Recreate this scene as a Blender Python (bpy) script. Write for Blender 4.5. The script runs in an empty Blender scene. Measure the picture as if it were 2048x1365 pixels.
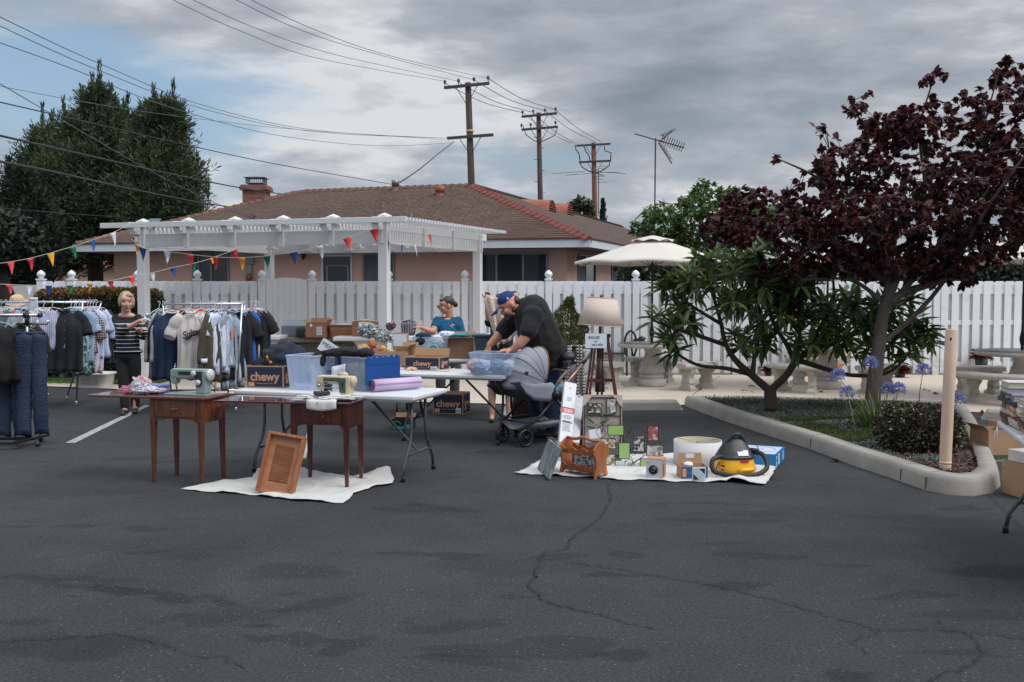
import bpy,bmesh,math,random
import numpy as np
from mathutils import Vector,Matrix,noise,Euler
random.seed(7);NR=np.random.RandomState(7)
C=bpy.context.scene.collection
sc=bpy.context.scene
PI=math.pi
R_=math.radians
CAMH=1.64;FPX=1990.0;PITCH=math.atan(101.5/FPX)
cd=bpy.data.cameras.new('camera');cam=bpy.data.objects.new('camera',cd);C.objects.link(cam)
cam.location=(0,0,CAMH);cam.rotation_euler=(PI/2-PITCH,0,0)
cd.sensor_width=36;cd.lens=36*FPX/2048;cd.clip_end=3000;cd.clip_start=.1
sc.camera=cam
sc.render.resolution_x=1024;sc.render.resolution_y=682
SUN_EL,SUN_AZ=52,118
W=bpy.data.worlds.new('World');sc.world=W;W.use_nodes=True
nt=W.node_tree;nd=nt.nodes;nd.clear();L=nt.links
def wn(t,**k):
 n=nd.new(t)
 for a,b in k.items():setattr(n,a,b)
 return n
out=wn('ShaderNodeOutputWorld');bg=wn('ShaderNodeBackground');bg.inputs[1].default_value=.1
sky=wn('ShaderNodeTexSky');sky.sky_type='NISHITA';sky.sun_disc=False
sky.sun_elevation=R_(SUN_EL);sky.sun_rotation=R_(SUN_AZ);sky.air_density=1.0;sky.dust_density=1.5
tc=wn('ShaderNodeTexCoord')
sep=wn('ShaderNodeSeparateXYZ');L.new(tc.outputs['Generated'],sep.inputs[0])
def mth(op,a,b=None,clamp=False):
 n=wn('ShaderNodeMath',operation=op);n.use_clamp=clamp
 for i,v in enumerate((a,b)):
  if v is None:continue
  if isinstance(v,(int,float)):n.inputs[i].default_value=v
  else:L.new(v,n.inputs[i])
 return n.outputs[0]
zz=mth('ADD',mth('MAXIMUM',sep.outputs[2],0.0),.42)
cx=mth('DIVIDE',sep.outputs[0],zz);cy=mth('DIVIDE',sep.outputs[1],zz)
comb=wn('ShaderNodeCombineXYZ');L.new(cx,comb.inputs[0]);L.new(cy,comb.inputs[1]);L.new(mth('MULTIPLY',sep.outputs[2],5.0),comb.inputs[2])
def nz(scale,detail,rough=.55,off=(0,0,0),dist=0.0):
 mp=wn('ShaderNodeMapping');mp.inputs['Location'].default_value=off;L.new(comb.outputs[0],mp.inputs[0])
 n=wn('ShaderNodeTexNoise');n.inputs['Scale'].default_value=scale;n.inputs['Detail'].default_value=detail
 n.inputs['Roughness'].default_value=rough;n.inputs['Distortion'].default_value=dist
 L.new(mp.outputs[0],n.inputs[0]);return n.outputs[0]
def bump_dir(px,py,k):
 v=Vector(((px-1024)/FPX,1,(581-py)/FPX)).normalized()
 d=wn('ShaderNodeVectorMath',operation='DOT_PRODUCT');L.new(tc.outputs['Generated'],d.inputs[0]);d.inputs[1].default_value=v
 return mth('EXPONENT',mth('MULTIPLY',mth('SUBTRACT',d.outputs['Value'],1.0),k))
n1=nz(1.7,7,.56,(3.1,.7,0),.15);n2=nz(1.1,4,.5,(7.3,2.2,1.0),.1);n3=nz(5.5,7,.55,(1,5,2),.15)
br=mth('ADD',mth('MULTIPLY',n1,.95),mth('MULTIPLY',n3,.6))
br=mth('ADD',br,.075)
for px,py,k,a in((790,50,120,.12),(1680,40,70,.14),(640,210,160,.06),(1090,130,200,.09),(1450,260,60,-.2),(1150,230,70,-.1),(250,120,60,-.08),(960,40,200,-.06),(1280,400,60,.12),(500,380,60,.1)):
 br=mth('ADD',br,mth('MULTIPLY',bump_dir(px,py,k),a))
ramp=wn('ShaderNodeValToRGB');L.new(br,ramp.inputs[0])
e=ramp.color_ramp.elements
e[0].position=.50;e[0].color=(.175,.215,.265,1)
e[1].position=1.10;e[1].color=(.64,.665,.70,1)
m_=e.new(.70);m_.color=(.27,.31,.36,1)
m_=e.new(.86);m_.color=(.39,.42,.465,1)
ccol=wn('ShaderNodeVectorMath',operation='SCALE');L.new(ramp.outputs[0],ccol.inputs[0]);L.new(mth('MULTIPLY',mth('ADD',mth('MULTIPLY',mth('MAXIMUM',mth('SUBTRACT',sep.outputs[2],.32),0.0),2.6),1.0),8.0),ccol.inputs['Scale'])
cov=mth('ADD',n2,.36)
for px,py,k,a in((180,230,100,-.34),(20,130,300,-.16),(420,290,300,-.12),(940,330,60,-.13),(1350,420,200,-.08),(560,270,250,-.08)):
 cov=mth('ADD',cov,mth('MULTIPLY',bump_dir(px,py,k),a))
cov=mth('ADD',cov,mth('MULTIPLY',mth('SUBTRACT',n3,.5),.35))
rc=wn('ShaderNodeMapRange');L.new(cov,rc.inputs[0]);rc.inputs[1].default_value=.48;rc.inputs[2].default_value=.72;rc.interpolation_type='SMOOTHSTEP'
blue=wn('ShaderNodeMix',data_type='RGBA');blue.inputs[0].default_value=.55;L.new(sky.outputs[0],blue.inputs[6]);blue.inputs[7].default_value=(2.2,3.3,4.4,1)
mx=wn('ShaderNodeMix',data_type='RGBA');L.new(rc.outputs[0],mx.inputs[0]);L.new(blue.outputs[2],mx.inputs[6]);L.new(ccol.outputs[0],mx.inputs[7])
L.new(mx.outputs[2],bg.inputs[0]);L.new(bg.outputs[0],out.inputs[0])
sd=bpy.data.lights.new('sun','SUN');sd.energy=1.7;sd.angle=R_(38);sd.color=(1,.975,.94)
sun=bpy.data.objects.new('sun',sd);C.objects.link(sun)
sdir=Vector((math.cos(R_(SUN_EL))*math.sin(R_(SUN_AZ)),math.cos(R_(SUN_EL))*math.cos(R_(SUN_AZ)),math.sin(R_(SUN_EL))))
sun.rotation_euler=sdir.to_track_quat('Z','Y').to_euler();sun.location=(20,10,30)
sc.view_settings.view_transform='Standard';sc.view_settings.look='None';sc.view_settings.exposure=0.45;sc.view_settings.gamma=1
def ray(px,py):
 u=(px-1024)/FPX;v=(682.5-py)/FPX
 return Vector((u,math.cos(PITCH)+v*math.sin(PITCH),-math.sin(PITCH)+v*math.cos(PITCH)))
def G(px,py,z=0.0):
 d=ray(px,py);t=(z-CAMH)/d.z;return Vector((d.x*t,d.y*t,z))
def AT(px,py,Y):
 d=ray(px,py);t=Y/d.y;return Vector((d.x*t,Y,CAMH+d.z*t))
class MB:
 """collects shapes and links them as ONE mesh object"""
 def __init__(s):s.v=[];s.f=[];s.sm=[]
 def add(s,vs,fs,smooth=False,mat=None):
  o=len(s.v)
  s.v+=[tuple(mat@Vector(p))if mat else tuple(p)for p in vs]
  s.f+=[tuple(i+o for i in f)for f in fs];s.sm+=[smooth]*len(fs);return s
 def box(s,c,d,mat=None,taper=1.0,taper_y=None):
  x,y,z=d[0]/2,d[1]/2,d[2]/2;ty=taper if taper_y is None else taper_y
  vs=[(c[0]+i*x*(taper if k<0 else 1),c[1]+j*y*(ty if k<0 else 1),c[2]+k*z)for k in(-1,1)for j in(-1,1)for i in(-1,1)]
  return s.add(vs,[(0,2,3,1),(4,5,7,6),(0,1,5,4),(2,6,7,3),(0,4,6,2),(1,3,7,5)],False,mat)
 def bar(s,a,b,w,h=None,up=(0,0,1)):
  a=Vector(a);b=Vector(b);h=h or w;d=(b-a);ln=d.length
  if ln<1e-6:return s
  zc=d/ln;u=Vector(up)
  if abs(zc.dot(u))>.98:u=Vector((0,1,0))
  xc=u.cross(zc).normalized();yc=zc.cross(xc)
  m=Matrix((xc,yc,zc)).transposed().to_4x4();m.translation=(a+b)/2
  return s.box((0,0,0),(w,h,ln),m)
 def tube(s,pts,r,n=8,cap=True,closed=False):
  pts=[Vector(p)for p in pts];m=len(pts)
  rs=[r]*m if isinstance(r,(int,float))else list(r)
  vs=[];fs=[];prev=None
  for i,p in enumerate(pts):
   if closed:t=pts[(i+1)%m]-pts[i-1]
   else:t=pts[min(i+1,m-1)]-pts[max(i-1,0)]
   if t.length<1e-9:t=Vector((0,0,1))
   t.normalize()
   if prev is None:
    u=Vector((0,0,1))if abs(t.z)<.9 else Vector((1,0,0))
    prev=(u-t*u.dot(t)).normalized()
   else:
    q=prev-t*prev.dot(t);prev=q.normalized()if q.length>1e-6 else prev
   b=t.cross(prev)
   for k in range(n):
    a=2*PI*k/n;vs.append(p+(prev*math.cos(a)+b*math.sin(a))*rs[i])
  for i in range(m if closed else m-1):
   for k in range(n):
    a0=i*n+k;a1=i*n+(k+1)%n;j=((i+1)%m)*n
    fs.append((a0,a1,j+(k+1)%n,j+k))
  s.add(vs,fs,True)
  if cap and not closed:
   o=len(s.v)-m*n
   s.f.append(tuple(o+k for k in range(n))[::-1]);s.f.append(tuple(o+(m-1)*n+k for k in range(n)));s.sm+=[False,False]
  return s
 def lathe(s,prof,c=(0,0,0),n=24,mat=None,smooth=True,sx=1,sy=1,cap=True):
  vs=[];fs=[]
  for r,z in prof:
   for k in range(n):
    a=2*PI*k/n;vs.append((c[0]+r*math.cos(a)*sx,c[1]+r*math.sin(a)*sy,c[2]+z))
  for i in range(len(prof)-1):
   for k in range(n):fs.append((i*n+k,i*n+(k+1)%n,(i+1)*n+(k+1)%n,(i+1)*n+k))
  if cap and prof[0][0]>1e-4:fs.append(tuple(range(n))[::-1])
  if cap and prof[-1][0]>1e-4:fs.append(tuple((len(prof)-1)*n+k for k in range(n)))
  return s.add(vs,fs,smooth,mat)
 def prism(s,poly,axis,a,b,mat=None,smooth=False):
  """poly in the two other axes, extruded along axis from a to b"""
  def P(p,t):
   return{'x':(t,p[0],p[1]),'y':(p[0],t,p[1]),'z':(p[0],p[1],t)}[axis]
  n=len(poly);vs=[P(p,a)for p in poly]+[P(p,b)for p in poly]
  fs=[tuple(range(n)),tuple(range(n,2*n))[::-1]]+[(i,i+n,(i+1)%n+n,(i+1)%n)for i in range(n)]
  return s.add(vs,fs,smooth,mat)
 def sph(s,c,r,n=10,mat=None):
  if isinstance(r,(int,float)):r=(r,r,r)
  vs=[];fs=[];m=max(4,n//2+1)
  for i in range(m+1):
   t=PI*i/m
   for k in range(n):
    a=2*PI*k/n;vs.append((c[0]+r[0]*math.sin(t)*math.cos(a),c[1]+r[1]*math.sin(t)*math.sin(a),c[2]-r[2]*math.cos(t)))
  for i in range(m):
   for k in range(n):fs.append((i*n+k,i*n+(k+1)%n,(i+1)*n+(k+1)%n,(i+1)*n+k))
  return s.add(vs,fs,True,mat)
 def grid(s,P,smooth=True,closed_u=False):
  nu=len(P);nv=len(P[0]);vs=[p for row in P for p in row];fs=[]
  for i in range(nu if closed_u else nu-1):
   for j in range(nv-1):
    k=((i+1)%nu)*nv;fs.append((i*nv+j,i*nv+j+1,k+j+1,k+j))
  return s.add(vs,fs,smooth)
 def build(s,name,mat,parent=None,bevel=0,sub=0,solid=0,seg=2,weld=False):
  me=bpy.data.meshes.new(name);me.from_pydata([tuple(p)for p in s.v],[],s.f)
  me.polygons.foreach_set('use_smooth',s.sm)
  bm=bmesh.new();bm.from_mesh(me)
  if weld:bmesh.ops.remove_doubles(bm,verts=bm.verts,dist=1e-4)
  bmesh.ops.recalc_face_normals(bm,faces=bm.faces);bm.to_mesh(me);bm.free()
  me.materials.append(mat);me.update()
  o=bpy.data.objects.new(name,me);C.objects.link(o)
  if parent:o.parent=parent
  if solid:m=o.modifiers.new('solid','SOLIDIFY');m.thickness=solid;m.offset=0
  if bevel:
   m=o.modifiers.new('bevel','BEVEL');m.width=bevel;m.segments=seg;m.limit_method='ANGLE';m.angle_limit=R_(35);m.harden_normals=False
  if sub:m=o.modifiers.new('sub','SUBSURF');m.levels=sub;m.render_levels=sub
  return o
def tag(o,label=None,cat=None,group=None,kind=None):
 if label:o['label']=label
 if cat:o['category']=cat
 if group:o['group']=group
 if kind:o['kind']=kind
 return o
def thing(name,label,cat,loc=(0,0,0),yaw=0,group=None,rot=None):
 o=bpy.data.objects.new(name,None);C.objects.link(o);o.empty_display_size=.1
 o.location=loc;o.rotation_euler=rot if rot else(0,0,yaw)
 return tag(o,label,cat,group)
def dup(root,loc,yaw,label=None,scale=None):
 r=root.copy();C.objects.link(r);r.location=loc;r.rotation_euler=(0,0,yaw)
 if scale:r.scale=(scale,)*3
 if label:r['label']=label
 for ch in list(root.children):
  c=ch.copy();C.objects.link(c);c.parent=r
  for g in list(ch.children):
   d=g.copy();C.objects.link(d);d.parent=c
 return r
def struct(o):o['kind']='structure';return o
def S(r,g,b):
 f=lambda c:(c/255/12.92)if c/255<=.04045 else((c/255+.055)/1.055)**2.4
 return(f(r),f(g),f(b))
MC={}
def M(name,col,rough=.6,metal=0,var=.10,scale=6,bump=0,bscale=40,alpha=1,trans=0,sheen=0,coat=0,col2=None,stretch=None):
 if name in MC:return MC[name]
 m=bpy.data.materials.new(name);m.use_nodes=True;t=m.node_tree;N=t.nodes;b=N['Principled BSDF']
 b.inputs['Roughness'].default_value=rough;b.inputs['Metallic'].default_value=metal
 b.inputs['Alpha'].default_value=alpha;b.inputs['Transmission Weight'].default_value=trans
 if sheen:b.inputs['Sheen Weight'].default_value=sheen
 if coat:b.inputs['Coat Weight'].default_value=coat;b.inputs['Coat Roughness'].default_value=.15
 c=N.new('ShaderNodeTexCoord');mp=N.new('ShaderNodeMapping');t.links.new(c.outputs['Object'],mp.inputs[0])
 if stretch:mp.inputs['Scale'].default_value=stretch
 n=N.new('ShaderNodeTexNoise');n.inputs['Scale'].default_value=scale;n.inputs['Detail'].default_value=5;n.inputs['Roughness'].default_value=.6
 t.links.new(mp.outputs[0],n.inputs[0])
 x=N.new('ShaderNodeMix');x.data_type='RGBA';mr=N.new('ShaderNodeMapRange');t.links.new(n.outputs[0],mr.inputs[0])
 mr.inputs[1].default_value=.3;mr.inputs[2].default_value=.7;t.links.new(mr.outputs[0],x.inputs[0])
 c2=col2 if col2 else tuple(min(1,v*(1+var))for v in col);c1=col if col2 else tuple(v*(1-var)for v in col)
 x.inputs[6].default_value=(*c1,1);x.inputs[7].default_value=(*c2,1);t.links.new(x.outputs[2],b.inputs['Base Color'])
 if bump:
  n2=N.new('ShaderNodeTexNoise');n2 .inputs['Scale'].default_value=bscale;n2 .inputs['Detail'].default_value=3;t.links.new(mp.outputs[0],n2 .inputs[0])
  bp=N.new('ShaderNodeBump');bp.inputs['Strength'].default_value=bump;bp.inputs['Distance'].default_value=.01
  t.links.new(n2 .outputs[0],bp.inputs['Height']);t.links.new(bp.outputs[0],b.inputs['Normal'])
 MC[name]=m;return m
def Mleaf(name,cols,rough=.5,trans=.25):
 """foliage: colour differs leaf by leaf"""
 if name in MC:return MC[name]
 m=bpy.data.materials.new(name);m.use_nodes=True;t=m.node_tree;N=t.nodes;b=N['Principled BSDF']
 g=N.new('ShaderNodeNewGeometry');r=N.new('ShaderNodeValToRGB');t.links.new(g.outputs['Random Per Island'],r.inputs[0])
 el=r.color_ramp.elements;k=len(cols);el[0].position=0;el[0].color=(*cols[0],1);el[1].position=1;el[1].color=(*cols[-1],1)
 for i in range(1,k-1):q=el.new(i/(k-1));q.color=(*cols[i],1)
 t.links.new(r.outputs[0],b.inputs['Base Color']);b.inputs['Roughness'].default_value=rough
 tr=N.new('ShaderNodeBsdfTranslucent');t.links.new(r.outputs[0],tr.inputs[0])
 mx=N.new('ShaderNodeMixShader');mx.inputs[0].default_value=trans
 t.links.new(b.outputs[0],mx.inputs[1]);t.links.new(tr.outputs[0],mx.inputs[2]);t.links.new(mx.outputs[0],N['Material Output'].inputs[0])
 MC[name]=m;return m
def Mwood(name,c1,c2,scale=3,stretch=(1,12,12),rough=.45,bump=.1,coat=.2):
 if name in MC:return MC[name]
 m=bpy.data.materials.new(name);m.use_nodes=True;t=m.node_tree;N=t.nodes;b=N['Principled BSDF']
 c=N.new('ShaderNodeTexCoord');mp=N.new('ShaderNodeMapping');t.links.new(c.outputs['Object'],mp.inputs[0]);mp.inputs['Scale'].default_value=stretch
 n=N.new('ShaderNodeTexNoise');n.inputs['Scale'].default_value=scale;n.inputs['Detail'].default_value=8;n.inputs['Distortion'].default_value=1.2;t.links.new(mp.outputs[0],n.inputs[0])
 r=N.new('ShaderNodeValToRGB');t.links.new(n.outputs[0],r.inputs[0]);el=r.color_ramp.elements
 el[0].position=.35;el[0].color=(*c1,1);el[1].position=.65;el[1].color=(*c2,1)
 t.links.new(r.outputs[0],b.inputs['Base Color']);b.inputs['Roughness'].default_value=rough;b.inputs['Coat Weight'].default_value=coat
 bp=N.new('ShaderNodeBump');bp.inputs['Strength'].default_value=bump;t.links.new(n.outputs[0],bp.inputs['Height']);t.links.new(bp.outputs[0],b.inputs['Normal'])
 MC[name]=m;return m
def Mband(name,colA,colB,period,duty,axis='Z',rough=.8,axis2=None,colC=None,duty2=.15,period2=None):
 """woven stripes (or plaid when axis2 is given)"""
 if name in MC:return MC[name]
 m=bpy.data.materials.new(name);m.use_nodes=True;t=m.node_tree;N=t.nodes;b=N['Principled BSDF'];b.inputs['Roughness'].default_value=rough
 c=N.new('ShaderNodeTexCoord');s=N.new('ShaderNodeSeparateXYZ');t.links.new(c.outputs['Object'],s.inputs[0])
 def band(ax,per,du):
  a=N.new('ShaderNodeMath');a.operation='DIVIDE';t.links.new(s.outputs[ax],a.inputs[0]);a.inputs[1].default_value=per
  f=N.new('ShaderNodeMath');f.operation='FRACT';t.links.new(a.outputs[0],f.inputs[0])
  g=N.new('ShaderNodeMath');g.operation='LESS_THAN';t.links.new(f.outputs[0],g.inputs[0]);g.inputs[1].default_value=du;return g.outputs[0]
 x=N.new('ShaderNodeMix');x.data_type='RGBA';t.links.new(band(axis,period,duty),x.inputs[0]);x.inputs[6].default_value=(*colA,1);x.inputs[7].default_value=(*colB,1)
 last=x.outputs[2]
 if axis2:
  y=N.new('ShaderNodeMix');y.data_type='RGBA';t.links.new(band(axis2,period2 or period,duty2),y.inputs[0]);t.links.new(last,y.inputs[6]);y.inputs[7].default_value=(*(colC or colB),1);last=y.outputs[2]
 t.links.new(last,b.inputs['Base Color']);MC[name]=m;return m
def Mprint(name,base,cols,scale=30,rough=.8):
 """printed cloth: irregular coloured patches"""
 if name in MC:return MC[name]
 m=bpy.data.materials.new(name);m.use_nodes=True;t=m.node_tree;N=t.nodes;b=N['Principled BSDF'];b.inputs['Roughness'].default_value=rough
 c=N.new('ShaderNodeTexCoord');v=N.new('ShaderNodeTexVoronoi');v.inputs['Scale'].default_value=scale;t.links.new(c.outputs['Object'],v.inputs[0])
 s=N.new('ShaderNodeSeparateColor');t.links.new(v.outputs['Color'],s.inputs[0])
 r=N.new('ShaderNodeValToRGB');r.color_ramp.interpolation='CONSTANT';t.links.new(s.outputs[0],r.inputs[0]);el=r.color_ramp.elements
 allc=[base,base]+list(cols);el[0].color=(*allc[0],1);el[1].position=1;el[1].color=(*allc[-1],1)
 for i in range(1,len(allc)):q=el.new(i/len(allc));q.color=(*allc[i],1)
 t.links.new(r.outputs[0],b.inputs['Base Color']);MC[name]=m;return m
def text(name,s,size,mat,loc,parent,rot=(PI/2,0,0),off=0.0,ext=.0006,align='CENTER',shear=0,sx=1):
 cu=bpy.data.curves.new(name,'FONT');cu.body=s;cu.size=size;cu.extrude=ext;cu.offset=off;cu.align_x=align;cu.align_y='CENTER';cu.shear=shear;cu.resolution_u=3
 o=bpy.data.objects.new(name,cu);me=bpy.data.meshes.new_from_object(o);bpy.data.objects.remove(o);me.materials.clear();me.materials.append(mat)
 q=bpy.data.objects.new(name,me);C.objects.link(q);q.location=loc;q.rotation_euler=rot;q.scale=(sx,1,1);q.parent=parent;return q
class Blob(MB):
 def cap(s,a,ra,b,rb,n=12):
  a=Vector(a);b=Vector(b);k=max(2,int((b-a).length/(max(min(ra,rb),.01)*.6)))
  s.tube([a.lerp(b,i/k)for i in range(k+1)],[ra+(rb-ra)*i/k for i in range(k+1)],n)
  s.sph(a,ra,n);s.sph(b,rb,n);return s
 def chain(s,pr):
  for(a,ra),(b,rb)in zip(pr[:-1],pr[1:]):s.cap(a,ra,b,rb)
  return s
 def ell(s,c,r,rot=None,n=16):
  m=Matrix.Translation(Vector(c))@(rot.to_4x4()if rot else Matrix.Identity(4));return s.sph((0,0,0),r,n,m)
 def fuse(s,name,mat,parent=None,vox=.01,smooth=4,fac=.6,fold=0,fscale=8,cut=None):
  me=bpy.data.meshes.new(name);me.from_pydata([tuple(p)for p in s.v],[],s.f)
  bm=bmesh.new();bm.from_mesh(me);bmesh.ops.recalc_face_normals(bm,faces=bm.faces);bm.to_mesh(me);bm.free()
  o=bpy.data.objects.new(name,me);C.objects.link(o)
  m=o.modifiers.new('r','REMESH');m.mode='VOXEL';m.voxel_size=vox
  if smooth:q=o.modifiers.new('s','SMOOTH');q.iterations=smooth;q.factor=fac
  dg=bpy.context.evaluated_depsgraph_get();dg.update()
  nm=bpy.data.meshes.new_from_object(o.evaluated_get(dg));o.modifiers.clear();o.data=nm;nm.name=name;bpy.data.meshes.remove(me)
  if fold or cut:
   b2=bmesh.new();b2 .from_mesh(nm);b2 .normal_update()
   if fold:
    for v in b2 .verts:
     p=v.co*fscale;a=noise.noise(Vector((p.x*1.6,p.y*1.6,p.z*.55)))+.5*noise.noise(p*2.3)
     v.co+=v.normal*(a*fold)
   if cut:
    bmesh.ops.delete(b2,geom=[v for v in b2 .verts if cut(v.co)],context='VERTS')
   b2 .to_mesh(nm);b2 .free()
  nm.polygons.foreach_set('use_smooth',[True]*len(nm.polygons));nm.materials.clear();nm.materials.append(mat)
  if parent:o.parent=parent
  return o
def lump(name,mat,c,r,amp=.25,fs=3.0,seed=0,parent=None,sub=4,rot=None,flat=False):
 """crumpled cloth or bag"""
 bm=bmesh.new();bmesh.ops.create_icosphere(bm,subdivisions=sub,radius=1);rv=Vector((seed*3.7,seed*1.3,seed*.7))
 for v in bm.verts:
  p=v.co.copy();a=abs(noise.noise(p*fs+rv))*1.4+.5*abs(noise.noise(p*fs*2.3+rv))-.5
  q=p*(1+amp*a)
  if flat and q.z<0:q.z*=.25
  q=Vector((q.x*r[0],q.y*r[1],q.z*r[2]))
  if rot:q=rot@q
  v.co=q+Vector(c)
 me=bpy.data.meshes.new(name);bm.to_mesh(me);bm.free();me.polygons.foreach_set('use_smooth',[True]*len(me.polygons));me.materials.append(mat)
 o=bpy.data.objects.new(name,me);C.objects.link(o)
 if parent:o.parent=parent
 return o
def leaves(name,P,D,Nn,Ln,Wd,mat,parent=None,fold=.25,droop=.15,heart=False):
 P=np.asarray(P,float);D=np.asarray(D,float);Nn=np.asarray(Nn,float);n=len(P)
 D/=np.linalg.norm(D,axis=1,keepdims=True)+1e-9
 X=np.cross(D,Nn);X/=np.linalg.norm(X,axis=1,keepdims=True)+1e-9;Z=np.cross(X,D)
 Ln=np.broadcast_to(np.asarray(Ln,float).reshape(-1,1),(n,1));Wd=np.broadcast_to(np.asarray(Wd,float).reshape(-1,1),(n,1))
 if heart:sh=[(0,0),(-.08,.34),(.22,.5),(.62,.34),(1,0),(.62,-.34),(.22,-.5),(-.08,-.34)];F=[(0,1,2,3,4),(0,4,5,6,7)]
 else:sh=[(0,0),(.3,.42),(.68,.38),(1,0),(.68,-.38),(.3,-.42)];F=[(0,1,2,3),(0,3,4,5)]
 V=[]
 for u,w in sh:V.append(P+D*(u*Ln)+X*(w*Wd)+Z*(abs(w)*fold*Wd-u*u*droop*Ln))
 k=len(sh);V=np.stack(V,1).reshape(-1,3)
 fl=len(F[0]);idx=(np.arange(n)[:,None,None]*k+np.array(F)[None]).reshape(-1)
 me=bpy.data.meshes.new(name);me.vertices.add(len(V));me.vertices.foreach_set('co',V.reshape(-1))
 nf=n*len(F);me.loops.add(nf*fl);me.loops.foreach_set('vertex_index',idx.astype(np.int32))
 me.polygons.add(nf);me.polygons.foreach_set('loop_start',(np.arange(nf)*fl).astype(np.int32));me.polygons.foreach_set('loop_total',np.full(nf,fl,np.int32))
 me.update(calc_edges=True);me.validate();me.materials.append(mat)
 o=bpy.data.objects.new(name,me);C.objects.link(o)
 if parent:o.parent=parent
 return o
def rdir(n):
 v=NR.normal(size=(n,3));return v/np.linalg.norm(v,axis=1,keepdims=True)
def asphalt_mat():
 m=bpy.data.materials.new('asphalt');m.use_nodes=True;t=m.node_tree;N=t.nodes;b=N['Principled BSDF'];lk=t.links
 c=N.new('ShaderNodeTexCoord')
 def noise_(sc_,det=4,rough=.6,st=None,dist=0,off=(0,0,0)):
  mp=N.new('ShaderNodeMapping');lk.new(c.outputs['Object'],mp.inputs[0]);mp.inputs['Location'].default_value=off
  if st:mp.inputs['Scale'].default_value=st[:3];mp.inputs['Rotation'].default_value=(0,0,st[3])
  n=N.new('ShaderNodeTexNoise');n.inputs['Scale'].default_value=sc_;n.inputs['Detail'].default_value=det;n.inputs['Roughness'].default_value=rough;n.inputs['Distortion'].default_value=dist;lk.new(mp.outputs[0],n.inputs[0]);return n.outputs[0]
 def rng(v,a,b_,lo,hi):
  r=N.new('ShaderNodeMapRange');lk.new(v,r.inputs[0]);r.inputs[1].default_value=a;r.inputs[2].default_value=b_;r.inputs[3].default_value=lo;r.inputs[4].default_value=hi;return r.outputs[0]
 def mul(a,b_):
  q=N.new('ShaderNodeMath');q.operation='MULTIPLY';lk.new(a,q.inputs[0])
  if isinstance(b_,float):q.inputs[1].default_value=b_
  else:lk.new(b_,q.inputs[1])
  return q.outputs[0]
 big=rng(noise_(.35,4,.6,dist=.6),.35,.7,.8,1.18)
 med=rng(noise_(2.4,6,.65),.3,.7,.86,1.14)
 fine=rng(noise_(60,3,.85),.3,.7,.4,1.75)
 seal=rng(noise_(.9,3,.5,st=(1,2.6,1,.25),dist=.4,off=(4,2,0)),.64,.67,1.0,.70)
 seal2=rng(noise_(.7,2,.4,st=(1,3.5,1,-.5),dist=.2,off=(9,1,0)),.66,.68,1.0,.74)
 dust=rng(noise_(1.6,6,.7,st=(1,1.8,1,.1),off=(0,7,0)),.60,.78,1.0,1.35)
 v=mul(mul(mul(big,med),mul(fine,seal)),mul(dust,seal2))
 vo=N.new('ShaderNodeTexVoronoi');vo.inputs['Scale'].default_value=42;lk.new(c.outputs['Object'],vo.inputs[0])
 sp=rng(vo.outputs['Distance'],.10,.22,1.0,0.0)
 sc2=N.new('ShaderNodeSeparateColor');lk.new(vo.outputs['Color'],sc2 .inputs[0]);pick=rng(sc2 .outputs[0],.86,.88,0,1)
 sp=mul(mul(sp,pick),.75)
 wob=N.new('ShaderNodeTexNoise');wob.inputs['Scale'].default_value=3.5;wob.inputs['Detail'].default_value=4;lk.new(c.outputs['Object'],wob.inputs[0])
 wv=N.new('ShaderNodeVectorMath');wv.operation='MULTIPLY_ADD';lk.new(wob.outputs['Color'],wv.inputs[0]);wv.inputs[1].default_value=(.42,.42,0);lk.new(c.outputs['Object'],wv.inputs[2])
 for px,py,wx,wy,an,dk_ in((590,1145,.34,.20,0,.66),(1228,1148,.22,.06,0,.6),(1480,1174,.20,.10,.1,.62),(270,1185,.85,.05,-.30,.66),(570,1275,.26,.06,-.12,.62),(685,1290,.10,.14,-.9,.62),(2005,1145,.4,.16,0,.5),(140,1290,.42,.16,0,.66),(640,1205,.12,.2,-.6,.64),(1718,1350,.10,.10,0,.6),(1240,1315,.14,.1,.4,.62),(810,1108,.25,.05,0,.66),(895,1248,.3,.1,.2,.7),(1250,1112,.1,.1,.6,.7),(300,1058,.3,.1,0,.7),(480,1230,.45,.12,.15,.75),(1020,1130,.5,.2,0,.8),(1700,1100,.7,.3,0,.84),(420,1090,.8,.35,0,.84),(900,1020,.9,.3,0,.86),(1450,1030,.5,.12,.2,.8),(1850,1040,.5,.15,-.2,.78),(150,985,.7,.2,.1,.8),(700,900,.5,.3,0,.72)):
  q=G(px,py);mp=N.new('ShaderNodeMapping');mp.vector_type='TEXTURE';lk.new(wv.outputs[0],mp.inputs[0]);mp.inputs['Location'].default_value=(q.x+.21,q.y+.21,0);mp.inputs['Rotation'].default_value=(0,0,an);mp.inputs['Scale'].default_value=(wx,wy,1)
  le=N.new('ShaderNodeVectorMath');le.operation='LENGTH';lk.new(mp.outputs[0],le.inputs[0]);v=mul(v,rng(le.outputs['Value'],.7,1.15,dk_+(1-dk_)*.08,1.0))
 cc=N.new('ShaderNodeVectorMath');cc.operation='SCALE';cc.inputs[0].default_value=(.0335,.0352,.0376);lk.new(v,cc.inputs['Scale'])
 x=N.new('ShaderNodeMix');x.data_type='RGBA';lk.new(sp,x.inputs[0]);lk.new(cc.outputs[0],x.inputs[6]);x.inputs[7].default_value=(.21,.20,.19,1)
 lk.new(x.outputs[2],b.inputs['Base Color']);b.inputs['Roughness'].default_value=.86;b.inputs['Specular IOR Level'].default_value=.3
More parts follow.
